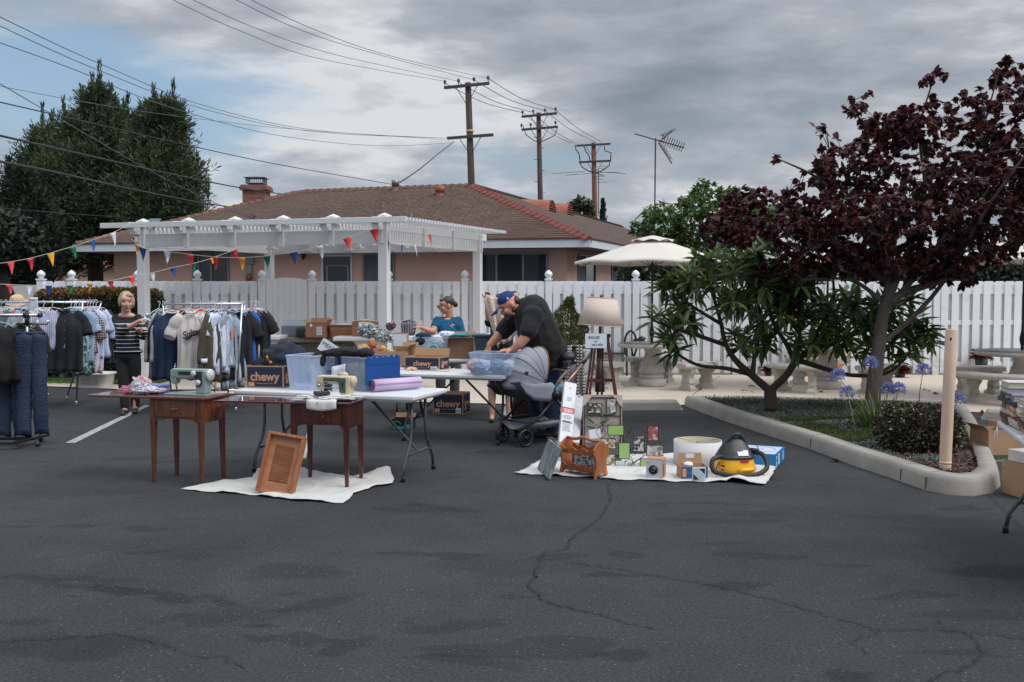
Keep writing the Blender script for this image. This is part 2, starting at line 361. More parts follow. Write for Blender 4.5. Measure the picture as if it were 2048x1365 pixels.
 bp=N.new('ShaderNodeBump');bp.inputs['Strength'].default_value=.55;bp.inputs['Distance'].default_value=.004;lk.new(noise_(110,2,.6),bp.inputs['Height']);lk.new(bp.outputs[0],b.inputs['Normal'])
 return m
asph=asphalt_mat()
g=MB();g.grid([[(x*2.0,y*2.0,0)for y in range(-3,14)]for x in range(-14,15)],False);g.add([(-400,26,-.0),(400,26,0),(400,900,0),(-400,900,0)],[(0,1,2,3)])
for x0,x1 in((-400,-28),(28,400)):g.add([(x0,-60,0),(x1,-60,0),(x1,26,0),(x0,26,0)],[(0,1,2,3)])
g.add([(-28,-60,0),(28,-60,0),(28,-6,0),(-28,-6,0)],[(0,1,2,3)]);struct(g.build('asphalt',asph))
def sheet(name,pts,z,mat):
 b=MB();b.add([(p.x,p.y,z)for p in pts],[tuple(range(len(pts)))]);return struct(b.build(name,mat))
conc=M('patio_concrete',S(190,178,163),.85,var=.07,scale=1.1,bump=.15,bscale=60)
edge=[G(40,772),G(300,782),G(560,793),G(840,806),G(1250,815),G(1400,811),G(1900,823),G(2200,842),G(2700,860)]
sheet('patio',edge+[Vector((16,19.6,0)),Vector((-14,19.6,0)),Vector((-13,17.3,0))],.012,conc)
j=MB()
for a,b_ in(((1385,790),(1440,752)),((1562,788),(1600,765)),((1262,772),(1320,752)),((300,770),(430,752))):
 j.bar(G(*a,.0135),G(*b_,.0135),.012,.001)
struct(j.build('patio_joint',M('joint',(.06,.055,.05),.9)))
lawnm=M('lawn_soil',S(70,92,48),.95,var=.25,scale=6)
lawn=[Vector((-14,15.6,0)),G(70,768),G(282,776),G(284,733),Vector((-5.9,18.9,0)),Vector((-20,19.2,0))]
lawn=[Vector((-15,17.55,0)),Vector((-8.0,17.5,0)),Vector((-6.2,17.0,0)),Vector((-6.1,18.9,0)),Vector((-9.2,19.0,0)),Vector((-16,24,0))]
sheet('lawn_ground',lawn,.03,lawnm)
gp=[];
for _ in range(26000):
 x=random.uniform(-14,-6.15);y=random.uniform(17.05 if x>-8 else 17.55,18.6 if x>-9 else 20);gp.append((x,y,.03))
gp=np.array(gp);n=len(gp);dd=np.stack([NR.normal(0,.35,n),NR.normal(0,.35,n),np.ones(n)],1)
grass_m=Mleaf('grass_blades',[S(58,84,36),S(84,112,52),S(104,122,62)],.7,.2)
tag(leaves('grass',gp,dd,rdir(n),NR.uniform(.03,.07,n),.012,grass_m),'short green lawn behind the clothes racks','grass',kind='stuff')
paint=M('worn_line_paint',S(176,178,180),.8,var=.25,scale=14,col2=S(128,130,132))
l1=[G(130,887),G(150,887),G(300,812),G(290,811)];sheet('parking_line',l1,.004,paint)
l2=[G(601,918),G(612,918),G(626,842),G(620,842)];sheet('parking_line',l2,.004,paint)
l3=[G(1055,855),G(1062,853),G(1160,905),G(1150,908)];sheet('parking_line',l3,.004,paint)
crm=M('crack_dark',(.013,.014,.015),.95)
def crack(pts,w=.010,jit=.03):
 b=MB();P=[]
 for(x0,y0),(x1,y1)in zip(pts[:-1],pts[1:]):
  a=G(x0,y0);c_=G(x1,y1);k=max(2,int((c_-a).length/.022))
  for i in range(k):P.append(a.lerp(c_,i/k)+Vector((random.gauss(0,jit*.33),random.gauss(0,jit*.33),0)))
 P.append(G(*pts[-1]));vs=[];fs=[]
 for i,p in enumerate(P):
  t=(P[min(i+1,len(P)-1)]-P[max(i-1,0)]).normalized();nn=Vector((-t.y,t.x,0));ww=w*random.uniform(.25,1.0)
  vs+=[(p.x+nn.x*ww*.35,p.y+nn.y*ww*.35,.009),(p.x-nn.x*ww*.35,p.y-nn.y*ww*.35,.009)]
 fs=[(2*i,2*i+1,2*i+3,2*i+2)for i in range(len(P)-1)]
 b.add(vs,fs);return struct(b.build('asphalt_crack',crm))
crack([(1215,968),(1222,1000),(1200,1040),(1140,1080),(1135,1100),(1090,1105),(1072,1140),(1070,1160),(1055,1172),(1090,1205),(1190,1230),(1310,1260)],.016)
crack([(1140,1125),(1290,1150),(1430,1172),(1560,1205),(1680,1240),(1760,1262),(1880,1262),(1960,1268),(2060,1280)],.014)
crack([(1760,1262),(1700,1285),(1730,1310)],.010);crack([(1875,1235),(1885,1258),(1945,1272),(1965,1310),(1940,1335),(1880,1352),(1840,1375)],.013)
crack([(-20,1285),(90,1280),(230,1270),(330,1292),(385,1312),(450,1320),(490,1340)],.012)
crack([(230,1272),(330,1245),(470,1205)],.007,.02);crack([(80,1122),(180,1105),(300,1090)],.006,.02)
crack([(1975,990),(2010,1025),(2050,1060),(2090,1105)],.014);crack([(80,885),(200,893),(330,897),(480,908)],.012,.01)
crack([(800,1070),(950,1076),(1080,1088)],.005);crack([(940,1170),(1055,1170)],.006)
crack([(500,840),(470,865),(450,880)],.008);crack([(-10,1160),(120,1130)],.006)
kerbm=M('kerb_concrete',S(150,145,138),.9,var=.16,scale=3.5,bump=.3,bscale=70)
KZ=.15
outer=[G(1368,812),G(1450,843),G(1540,873),G(1620,899),G(1700,929),G(1800,963),G(1850,981),G(1895,990),G(1945,993),G(1985,987),G(2001,972),G(1996,952),G(1975,905),G(1955,862),G(1938,836),G(1925,822),G(1700,818),G(1500,812)]
outer=[Vector((p.x,p.y))for p in outer]
def inset(P,d,n_=None):
 Q=[];n=len(P)
 for i in range(n):
  a,b_,c_=P[i-1],P[i],P[(i+1)%n];t1=(b_-a).normalized();t2=(c_-b_).normalized();n1=Vector((-t1 .y,t1 .x));n2_=Vector((-t2 .y,t2 .x));nn=(n1+n2_).normalized();k=d/max(.35,nn.dot(n1));Q.append(b_+nn*k)
 return Q
inner=inset(outer,.17);i2=inset(outer,.035)
kb=MB();n=len(outer)
rings=[[(p.x,p.y,0)for p in outer],[(p.x,p.y,KZ-.045)for p in inset(outer,.012)],[(p.x,p.y,KZ-.008)for p in inset(outer,.03)],[(p.x,p.y,KZ)for p in inset(outer,.05)],[(p.x,p.y,KZ)for p in inner],[(p.x,p.y,0)for p in inner]]
kb.grid([[r[i]for r in rings]for i in range(n)],True,True);kerb=struct(kb.build('kerb',kerbm))
kj=MB()
for i in(3,5,6,12):
 p=outer[i];q=inner[i];kj.bar((p.x+(q-p).x*.02,p.y+(q-p).y*.02,.01),(p.x+(q-p).x*.055,p.y+(q-p).y*.055,KZ*.72),.007,.012);kj.bar((p.x+(q-p).x*.3,p.y+(q-p).y*.3,KZ-.001),(q.x,q.y,KZ-.001),.007,.004)
struct(kj.build('kerb_joint',M('joint',(.06,.055,.05),.9)))
def in_poly(x,y,P):
 c_=False;j_=len(P)-1
 for i in range(len(P)):
  if(P[i].y>y)!=(P[j_].y>y)and x<(P[j_].x-P[i].x)*(y-P[i].y)/(P[j_].y-P[i].y)+P[i].x:c_=not c_
  j_=i
 return c_
soilm=M('bark_mulch',S(62,48,42),.95,var=.3,scale=18,col2=S(96,80,68),bump=1,bscale=60)
def soil_z(x,y):return .11+.05*noise.noise(Vector((x*1.3,y*1.3,0)))+.015*noise.noise(Vector((x*7,y*7,3)))
cxy=sum(inner,Vector((0,0)))/len(inner);sb=MB();rows=[]
for i in range(len(inner)):
 p=inner[i];row=[]
 for k in range(25):
  q=cxy.lerp(p,k/24);row.append((q.x,q.y,soil_z(q.x,q.y)if k<24 else .09))
 rows.append(row)
sb.grid(rows,True,True);struct(sb.build('planting_soil',soilm))
xs=[p.x for p in inner];ys=[p.y for p in inner]
def scatter(n,cond):
 o=[]
 while len(o)<n:
  x=random.uniform(min(xs),max(xs));y=random.uniform(min(ys),max(ys))
  if in_poly(x,y,inner)and cond(x,y):o.append((x,y,soil_z(x,y)-.005))
 return np.array(o)
def pxof(x,y,z=.1):
 d=Vector((x,y,z-CAMH));zc=d.y*math.cos(PITCH)-d.z*math.sin(PITCH);yc=d.z*math.cos(PITCH)+d.y*math.sin(PITCH);return 1024+FPX*d.x/zc,682.5-FPX*yc/zc
def cond_cover(x,y):
 px,py=pxof(x,y);return px<1790+60*noise.noise(Vector((x*3,y*3,0)))or(py>888 and px<1900 and noise.noise(Vector((x*4,y*4,5)))>.1)
def cond_green(x,y):
 px,py=pxof(x,y);return 1560<px<1780 and 838<py<885 and noise.noise(Vector((x*2,y*2,9)))>-.2
P_=scatter(30000,lambda x,y:cond_cover(x,y)and not(cond_green(x,y)and random.random()<.7));n=len(P_)
tag(leaves('ground_cover',P_,np.stack([NR.normal(0,.8,n),NR.normal(0,.8,n),NR.uniform(.3,1,n)],1),rdir(n),NR.uniform(.02,.05,n),.014,Mleaf('silver_cover',[S(52,66,56),S(88,106,94),S(118,132,122),S(150,160,150)],.8,.1)),'low silvery green ground cover in the kerbed island','ground cover',kind='stuff')
P_=scatter(9000,cond_green);n=len(P_)
tag(leaves('moss_patch',P_,np.stack([NR.normal(0,.5,n),NR.normal(0,.5,n),np.ones(n)],1),rdir(n),NR.uniform(.03,.07,n),.012,Mleaf('green_cover',[S(64,80,40),S(88,100,52)],.8,.2)),'bright green grassy patch in the island beside the blue flowers','grass',kind='stuff')
P_=scatter(9000,lambda x,y:not cond_cover(x,y));n=len(P_)
tag(leaves('bark_chips',P_+np.array([0,0,.01]),np.stack([NR.normal(0,1,n),NR.normal(0,1,n),NR.normal(0,.3,n)],1),np.tile([0,0,1.],(n,1))+rdir(n)*.4,NR.uniform(.02,.05,n),.022,Mleaf('bark',[S(36,30,30),S(64,52,48),S(96,80,72),S(108,64,54)],.95,0)),'dark bark chips and fallen leaves around the bollard','mulch',kind='stuff')
dm=Mleaf('dark_soil_tufts',[S(56,62,54),S(80,88,74),S(94,92,80)],.95,0)
P_=[]
for _ in range(7000):
 px=random.uniform(1405,1730);py=random.gauss(806,5)if px<1560 else random.gauss(812,6);q=G(px,py,.12)
 if in_poly(q.x,q.y,inner):P_.append((q.x,q.y,q.z+abs(random.gauss(0,.022))))
P_=np.array(P_);n=len(P_)
tag(leaves('soil_tufts',P_,rdir(n),rdir(n),NR.uniform(.012,.032,n),.014,dm),'dark crumbly soil tufts along the back of the island','soil',kind='stuff')
wsm=M('wheel_stop_concrete',S(158,152,144),.9,var=.1,scale=4,bump=.25,bscale=60)
def wheel_stop(a,b_,label):
 a=Vector(a);b_=Vector(b_);d=b_-a;t=thing('wheel_stop',label,'wheel stop',(a+b_)/2,math.atan2(d.y,d.x),'concrete wheel stops')
 ln=d.length/2;m=MB();rows=[]
 for x,s_ in((-ln,0),(-ln+.08,1),(ln-.08,1),(ln,0)):
  z=.13 if s_ else .02;rows.append([(x,-.12,0),(x,-.10,z*.75),(x,-.07,z),(x,.07,z),(x,.10,z*.75),(x,.12,0)])
 m.grid(rows,False);m.add([rows[0][i]for i in range(6)],[(0,1,2,3,4,5)]);m.add(rows[3],[(0,1,2,3,4,5)]);m.build('stop',wsm,t)
wheel_stop(G(1010,822),G(1362,818),'long concrete wheel stop at the patio edge behind the framed photos')
wheel_stop(G(1962,838),G(2200,850),'concrete wheel stop in the gap between island and book table')
lf=Mleaf('fallen_leaf',[S(70,30,34),S(100,44,40),S(60,40,36)],.8,.1)
for px,py in((1500,772),(1492,783),(1640,783),(1850,780),(1868,786),(2010,818),(1400,778),(1180,786),(1990,848),(1960,832),(1978,862),(1665,920),(1690,908)):
 p=G(px,py,.03);k=3;tag(leaves('fallen_leaf',np.array([p]*k)+NR.normal(0,.03,(k,3))*[1,1,.1],rdir(k)*[1,1,.2],np.tile([0,0,1.],(k,1)),.09,.06,lf),'dry dark red leaves fallen on the ground','fallen leaf','dry leaves fallen about the patio')
vinyl=M('white_vinyl',S(226,230,236),.45,var=.05,scale=1.3,stretch=(1,1,.4))
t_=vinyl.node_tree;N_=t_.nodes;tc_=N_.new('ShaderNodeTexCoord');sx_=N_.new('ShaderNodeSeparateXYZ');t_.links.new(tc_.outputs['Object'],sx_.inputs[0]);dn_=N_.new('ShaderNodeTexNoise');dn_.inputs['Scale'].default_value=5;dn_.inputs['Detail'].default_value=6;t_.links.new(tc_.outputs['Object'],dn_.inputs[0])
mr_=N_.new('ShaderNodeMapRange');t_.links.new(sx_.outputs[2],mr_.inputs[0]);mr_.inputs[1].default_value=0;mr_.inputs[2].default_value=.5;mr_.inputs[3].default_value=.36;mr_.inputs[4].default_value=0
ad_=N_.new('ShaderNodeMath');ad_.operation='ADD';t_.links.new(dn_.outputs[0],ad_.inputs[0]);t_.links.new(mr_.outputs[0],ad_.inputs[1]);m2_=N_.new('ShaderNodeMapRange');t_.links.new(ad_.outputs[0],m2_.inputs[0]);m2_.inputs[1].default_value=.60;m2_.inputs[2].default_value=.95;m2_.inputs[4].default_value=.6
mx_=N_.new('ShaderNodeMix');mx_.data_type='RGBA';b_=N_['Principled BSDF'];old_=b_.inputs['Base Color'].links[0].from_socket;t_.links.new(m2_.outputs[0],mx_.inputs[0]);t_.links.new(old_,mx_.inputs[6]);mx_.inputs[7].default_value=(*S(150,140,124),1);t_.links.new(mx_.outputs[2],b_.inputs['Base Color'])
vinylb=M('white_vinyl_back',S(196,196,196),.5,var=.05,scale=3)
FY=19.2;sF=FY/FPX
def fx(px):return(px-1024)*FY/FPX*1.0
fence=thing('picket_fence','long white vinyl privacy fence with ball finials behind the patio','fence',(0,FY,0))
posts=[84,145,277,396,525,625,778,930,1097,1271,1471,1671,1871,2071,2271]
FT=AT(1024,563,FY).z
for p in posts:
 b=MB();b.box((fx(p),0,(FT+.02)/2),(.127,.127,FT+.02));o=b.build('post',vinyl,fence,bevel=.006)
 f=MB();f.box((fx(p),0,FT+.035),(.15,.15,.03));f.lathe([(.05,0),(.045,.03),(.072,.06),(.078,.09),(.062,.125),(.03,.155),(.004,.17)],(fx(p),0,FT+.045),14);f.build('finial',vinyl,o)
def panel(x0,x1,top=None):
 m=MB();x0+=.06;x1-=.06;w=x1-x0;k=max(2,round(w/.198));st=w/k;top=top or FT;pw=.135
 for i in range(k):
  xc=x0+st*(i+.5)
  def pk(xc,y,pw):
   h=pw/2;m.prism([(xc-h,.04),(xc+h,.04),(xc+h,top-.03),(xc+h-.03,top),(xc-h+.03,top),(xc-h,top-.03)],'y',y-.011,y+.011)
  pk(xc+random.gauss(0,.0025),-.034,pw+random.gauss(0,.0015))
 for i in range(k+1):
  xc=x0+st*i;h=min(.0675,st/2);a=max(x0,xc-h);b_=min(x1,xc+h);pk((a+b_)/2,.030,b_-a)
 for z in(.22,1.02,FT-.20):m.box(((x0+x1)/2,0,z),(w,.045,.09))
 m.build('panel',vinyl,fence,bevel=.003,seg=1)
for a,b_ in zip(posts[:-1],posts[1:]):
 if a==525:
  m=MB();x0,x1=fx(a)+.09,fx(b_)-.08;k=7;w=(x1-x0)/k
  for i in range(k):m.box((x0+w*(i+.5),-.03,.06+(FT+.02-.06)/2+.012*math.sin(PI*(i+.5)/k)*2),(w-.004,.03,FT-.04+.024*math.sin(PI*(i+.5)/k)*2))
  gt=m.build('gate',vinyl,fence,bevel=.003,seg=1);tag(gt,'plain boarded gate with arched top between two fence posts')
 else:panel(fx(a),fx(b_))
stucco=M('pink_stucco',S(214,172,158),.9,var=.06,scale=1.3,bump=.4,bscale=80)
fascm=M('white_fascia',S(206,212,220),.6,var=.05,scale=3)
shing=bpy.data.materials.new('roof_shingle');shing.use_nodes=True
def shingle_mat(m,c1,c2,c3):
 t=m.node_tree;N=t.nodes;b=N['Principled BSDF'];lk=t.links
 c=N.new('ShaderNodeTexCoord');mp=N.new('ShaderNodeMapping');lk.new(c.outputs['UV'],mp.inputs[0])
 br=N.new('ShaderNodeTexBrick');lk.new(mp.outputs[0],br.inputs[0]);br.inputs['Scale'].default_value=1;br.inputs['Brick Width'].default_value=.32;br.inputs['Row Height'].default_value=.145;br.inputs['Mortar Size'].default_value=.012;br.inputs['Mortar Smooth'].default_value=.3
 br.inputs['Color1'].default_value=(*c1,1);br.inputs['Color2'].default_value=(*c2,1);br.inputs['Mortar'].default_value=(*c3,1);br.inputs['Bias'].default_value=0
 n=N.new('ShaderNodeTexNoise');n.inputs['Scale'].default_value=9;n.inputs['Detail'].default_value=6;lk.new(mp.outputs[0],n.inputs[0])
 r=N.new('ShaderNodeMapRange');lk.new(n.outputs[0],r.inputs[0]);r.inputs[1].default_value=.3;r.inputs[2].default_value=.7;r.inputs[3].default_value=.65;r.inputs[4].default_value=1.4
 s=N.new('ShaderNodeVectorMath');s.operation='SCALE';lk.new(br.outputs[0],s.inputs[0]);lk.new(r.outputs[0],s.inputs['Scale']);lk.new(s.outputs[0],b.inputs['Base Color']);b.inputs['Roughness'].default_value=.95
 bp=N.new('ShaderNodeBump');bp.inputs['Strength'].default_value=.6;bp.inputs['Distance'].default_value=.02;iv=N.new('ShaderNodeMath');iv.operation='SUBTRACT';iv.inputs[0].default_value=1;lk.new(br.outputs['Fac'],iv.inputs[1]);lk.new(iv.outputs[0],bp.inputs['Height']);lk.new(bp.outputs[0],b.inputs['Normal'])
shingle_mat(shing,S(88,68,58),S(74,57,49),S(54,42,38))
ZE=2.88;ZB=2.68;ZR=4.68
def onz(px,py,z):return G(px,py,z)
eR=onz(1180,478,ZE);eL=onz(147,489,ZE);pk=onz(945,371,ZR);pl=onz(600,383.5,ZR)
sidev=Vector((.34,1,0)).normalized();eRR=eR+sidev*24;pkb=pk+sidev*20;eLL=eL+Vector((.25,1,0)).normalized()*11
house=thing('house','single storey pink stucco house with brown shingled hip roof','house',(0,0,0))
bm_r=MB()
def roof_faces():
 return[[eL,eR,pk,pl],[eR,eRR,pkb,pk],[eLL,eL,pl],[eLL,pl,pk+sidev*.01,pkb,eRR]]
vs=[];fs=[]
for F in roof_faces():
 fs.append(tuple(range(len(vs),len(vs)+len(F))));vs+=[tuple(p)for p in F]
bm_r.add(vs,fs);roof=bm_r.build('roof',shing,house)
uvl=roof.data.uv_layers.new(name='UVMap')
for poly in roof.data.polygons:
 nrm=poly.normal;hx=Vector((-nrm.y,nrm.x,0)).normalized();up=nrm.cross(hx)
 for li in poly.loop_indices:p=roof.data.vertices[roof.data.loops[li].vertex_index].co;uvl.data[li].uv=(p.dot(hx),p.dot(up))
stp=MB();F=[eL,eR,pk,pl];nrm=(eR-eL).cross(pl-eL).normalized()
if nrm.z<0:nrm=-nrm
slopeL=(pk-eR).length;K=34
for i in range(1,K):
 t_=i/K;a=eL.lerp(pl,t_)+nrm*.004;b_=eR.lerp(pk,t_)+nrm*.004;stp.bar(a,b_,.05,.012,up=nrm)
stp.build('shingle_course',M('shingle_edge',S(92,66,60),.95,var=.3,scale=5),house)
ridm=M('red_ridge_tile',S(116,60,54),.9,var=.3,scale=6);ridb=M('brown_ridge_tile',S(100,72,64),.9,var=.2,scale=6)
def ridge(a,b_,w,mat,nm='ridge_tiles'):
 m=MB();d=b_-a;ln=d.length;k=int(ln/.24);s_=d.cross(Vector((0,0,1))).normalized();dn=d.normalized()
 for i in range(k):
  p=a+dn*(i*.24);q=p+dn*.30;z0=.01;z1=.045
  pts=[p+Vector((0,0,z0+.03)),p+s_*w+Vector((0,0,z0-.07)),p-s_*w+Vector((0,0,z0-.07)),q+Vector((0,0,z1+.03)),q+s_*w+Vector((0,0,z1-.07)),q-s_*w+Vector((0,0,z1-.07))]
  m.add(pts,[(0,1,4,3),(0,3,5,2),(0,2,1),(3,4,5),(1,2,5,4)])
 m.build(nm,mat,house)
ridge(pk,eR,.17,ridm,'hip_tiles');ridge(pl,pk,.14,ridb);ridge(pkb,pk,.14,ridb);ridge(pl,eL,.14,ridb)
fa=MB();dn=Vector((0,0,ZB-ZE));fw=.03
for a,b_ in((eL,eR),(eR,eRR),(eL,eLL)):
 s_=(b_-a).cross(Vector((0,0,1))).normalized()*fw
 fa.add([a-s_*.2,b_-s_*.2,b_-s_*.2+dn,a-s_*.2+dn,a-s_,b_-s_,b_-s_+dn,a-s_+dn],[(0,1,2,3),(7,6,5,4),(0,4,5,1),(3,2,6,7),(0,3,7,4),(1,5,6,2)])
fa.build('fascia',fascm,house)
dr=MB();dr.bar(eL+Vector((0,0,.012)),eR+Vector((0,0,.012)),.04,.03);dr.bar(eR+Vector((0,0,.012)),eRR+Vector((0,0,.012)),.04,.03);dr.build('drip_edge',M('drip',S(84,56,50),.8),house)
fd=(eR-eL).normalized();fb=Vector((-fd.y,fd.x,0))
def wall_pt(px,z=0):
 o=eR+fb*.65;d=ray(px,581);d.z=0;den=d.x*(-fd.y)+d.y*fd.x;t_=((o.x)*(-fd.y)+(o.y)*fd.x)/den;return Vector((d.x*t_,d.y*t_,z))
wR=wall_pt(1134);wL=wall_pt(229);wRR=wR+sidev*20
w=MB();w.add([wL,wR,wR+Vector((0,0,ZB)),wL+Vector((0,0,ZB))],[(0,1,2,3)]);w.add([wR,wRR,wRR+Vector((0,0,ZB)),wR+Vector((0,0,ZB))],[(0,1,2,3)])
wLb=wL+Vector((.25,1,0)).normalized()*9;w.add([wLb,wL,wL+Vector((0,0,ZB)),wLb+Vector((0,0,ZB))],[(0,1,2,3)]);w.build('wall',stucco,house)
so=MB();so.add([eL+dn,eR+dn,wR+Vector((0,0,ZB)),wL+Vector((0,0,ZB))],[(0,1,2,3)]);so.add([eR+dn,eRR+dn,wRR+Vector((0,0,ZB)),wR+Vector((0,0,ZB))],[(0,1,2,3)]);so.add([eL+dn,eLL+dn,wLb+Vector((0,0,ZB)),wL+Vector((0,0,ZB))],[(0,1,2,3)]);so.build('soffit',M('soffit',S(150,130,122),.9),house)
frm=M('window_aluminium',S(128,128,130),.5,.4);glass=M('window_glass',(.018,.024,.032),.12,var=.3,scale=2);curt=M('window_curtain',S(96,98,108),.9,var=.25,scale=14,stretch=(9,9,.3));curtd=M('window_curtain_dark',S(50,54,66),.9,var=.4,scale=14,stretch=(9,9,.3))
whitef=M('white_trim',S(205,212,222),.5)
def window(x0,x1,y0,y1,divs,cur=None,side=False,frame=None,nm='window'):
 if side:
  def wp(px,z=0):
   d=ray(px,581);n_=Vector((-sidev.y,sidev.x));t_=(wR.x*n_.x+wR.y*n_.y)/(d.x*n_.x+d.y*n_.y);return Vector((d.x*t_,d.y*t_,z))
  nn=Vector((sidev.y,-sidev.x,0))
 else:wp=wall_pt;nn=-fb
 a=wp(x0);b_=wp(x1);za=CAMH+(581-y0)/FPX*a.y;zb=CAMH+(581-y1)/FPX*a.y
 m=MB();t_=.05;up=(0,0,1);o=nn*.02
 def P(u,z):return a.lerp(b_,u)+Vector((0,0,z))+o
 for u in[0,1]+divs:m.bar(P(u,zb),P(u,za),.05,.045,up=nn)
 for z in(za,zb):m.bar(P(0,z),P(1,z),.06,.055)
 f=m.build(nm,frame or frm,house)
 g_=MB();e_=nn*-.012;g_.add([P(0,zb)+e_,P(1,zb)+e_,P(1,za)+e_,P(0,za)+e_],[(0,1,2,3)]);g_.build('pane',glass,f)
 if cur:
  for u0,u1,cm in cur:
   c_=MB();K=24;rows=[]
   for k in range(K+1):
    u=u0+(u1-u0)*k/K;off=nn*(-.002+.006*math.sin(k*1.9));rows.append([P(u,zb+.03)+off,P(u,za-.03)+off])
   c_.grid(rows);c_.build('curtain',cm,f)
 return f
window(957,1094,508,565,[.27,.66],[(.3,.63,curtd),(.02,.12,curtd),(.88,.98,curtd)]);window(728,788,509,568,[],[(.03,.72,curt)]);window(388,458,505,568,[.16,.52],[(.02,.14,curt)])
window(1155,1189,510,566,[.4],[(.05,.38,curt)],side=True);window(1222,1258,512,566,[.45],[(.05,.4,curt)],side=True)
d_=window(646,704,512,620,[],None,frame=whitef,nm='door')
db=MB();a=wall_pt(655);b_=wall_pt(697);db.bar(a-fb*.01+Vector((0,0,.05)),a-fb*.01+Vector((0,0,2.28)),.05,.03,up=fb);db.bar(b_-fb*.01+Vector((0,0,.05)),b_-fb*.01+Vector((0,0,2.28)),.05,.03,up=fb);db.bar(a-fb*.01+Vector((0,0,2.28)),b_-fb*.01+Vector((0,0,2.28)),.05,.03);db.build('screen_frame',frm,d_)
lt=MB();p=wall_pt(611)-fb*.12;z0=CAMH+(581-513)/FPX*p.y;lt.lathe([(.01,-.10),(.035,-.06),(.065,.06),(.075,.07),(.03,.12),(.005,.14)],(p.x,p.y,z0),8,smooth=False);lt.bar((p.x,p.y,z0+.12),p+fb*.12+Vector((0,0,z0+.15)),.02);lt.build('lantern',M('dark_iron',(.02,.02,.018),.5,.3),house)
el=MB();p=wall_pt(501)-fb*.06;el.box((p.x,p.y,CAMH+(581-520)/FPX*p.y),(.24,.1,.24));el.box((p.x,p.y-.01,CAMH+(581-545)/FPX*p.y),(.14,.06,.4));el.build('electric_box',M('box_grey',S(150,152,156),.5),house,bevel=.01)
mt=MB();p=wall_pt(503)-fb*.12;mt.lathe([(.0,0),(.09,0),(.1,.04),(.07,.12),(0,.14)],(0,0,0),16,Matrix.Translation((p.x,p.y,CAMH+(581-555)/FPX*p.y))@Matrix.Rotation(PI/2,4,'X'));mt.build('electric_meter',M('meter_brown',S(120,96,84),.3),house)
brick=bpy.data.materials.new('chimney_brick');brick.use_nodes=True
t=brick.node_tree;bt=t.nodes.new('ShaderNodeTexBrick');tc_=t.nodes.new('ShaderNodeTexCoord');mp_=t.nodes.new('ShaderNodeMapping');mp_.inputs['Rotation'].default_value=(PI/2,0,0);t.links.new(tc_.outputs['Object'],mp_.inputs[0]);t.links.new(mp_.outputs[0],bt.inputs[0]);bt.inputs['Scale'].default_value=1;bt.inputs['Brick Width'].default_value=.2;bt.inputs['Row Height'].default_value=.075;bt.inputs['Mortar Size'].default_value=.008
bt.inputs['Color1'].default_value=(*S(150,100,90),1);bt.inputs['Color2'].default_value=(*S(126,84,76),1);bt.inputs['Mortar'].default_value=(*S(110,90,84),1);t.links.new(bt.outputs[0],t.nodes['Principled BSDF'].inputs['Base Color']);t.nodes['Principled BSDF'].inputs['Roughness'].default_value=.9
cp=AT(513,390,31.2);ch=MB();wz=31.2/FPX;zt=AT(513,377,31.2).z;ch.box((cp.x,cp.y,zt-.8),(44*wz,.7,1.5));ch.box((cp.x,cp.y,zt-.03),(54*wz,.84,.11));ch.box((cp.x,cp.y,zt+.03),(50*wz,.78,.09));chm=ch.build('chimney',brick,house)
cc_=MB();cc_.box((cp.x,cp.y,zt+.10),(.3,.3,.08));cc_.build('flue',M('flue_clay',S(150,110,80),.8),chm)
sp_=MB();s0=zt+.14;
for i in range(9):
 for sx_,sy_ in((1,0),(0,1)):
  for sg in(-1,1):
   o_=-.26+.52*i/8;x_,y_=(o_,sg*.26)if sx_ else(sg*.26,o_);sp_.bar((cp.x+x_,cp.y+y_,s0),(cp.x+x_,cp.y+y_,s0+.17),.012)
sp_.add([(cp.x-.34,cp.y-.34,s0+.17),(cp.x+.34,cp.y-.34,s0+.17),(cp.x+.34,cp.y+.34,s0+.17),(cp.x-.34,cp.y+.34,s0+.17),(cp.x,cp.y,s0+.25)],[(0,1,4),(1,2,4),(2,3,4),(3,0,4),(0,1,2,3)]);sp_.box((cp.x,cp.y,s0),(.56,.56,.02));sp_.build('spark_cap',M('galvanised',S(130,132,136),.4,.5),chm)
rust=M('rusty_flue',S(150,88,70),.7,var=.2,scale=8);lead=M('lead_flashing',S(88,92,100),.6,.3)
def roof_at(px,py):
 d=ray(px,py);n_=nrm;t_=(eR-Vector((0,0,CAMH))).dot(n_)/d.dot(n_);return Vector((0,0,CAMH))+d*t_
for px,yb,yt,r,cap_ in((791,392,362,.085,1),(880,405,373,.105,1),(765,424,406,.035,0),(822,441,422,.035,0)):
 p=roof_at(px,yb);h=(yb-yt)/FPX*p.y;m=MB();m.lathe([(r,-.1),(r,h*.8)],p,14)
 if cap_:m.lathe([(r*1.25,h*.62),(r*1.25,h)],p,14)
 else:m.lathe([(r,h*.8),(r,h)],p,12)
 v_=m.build('vent_pipe',rust,house);f=MB();f.lathe([(r*2.6,-.02),(r*1.8,.06),(r*1.1,.18)],p,14);f.build('flashing',lead,v_)
 if px==791:m=MB();m.lathe([(r*1.35,h*.7),(r*1.35,h*1.02),(0,h*1.05)],p,14);m.build('vent_cap',M('galvanised',S(130,132,136)),v_)
nr=(eRR-eR).cross(pk-eR).normalized();nr=nr if nr.z>0 else -nr
def roofr(px,py):
 d=ray(px,py);t_=(eR-Vector((0,0,CAMH))).dot(nr)/d.dot(nr);return Vector((0,0,CAMH))+d*t_
dnv=Vector((nr.x,nr.y,0)).normalized();sdv=Vector((-dnv.y,dnv.x,0))
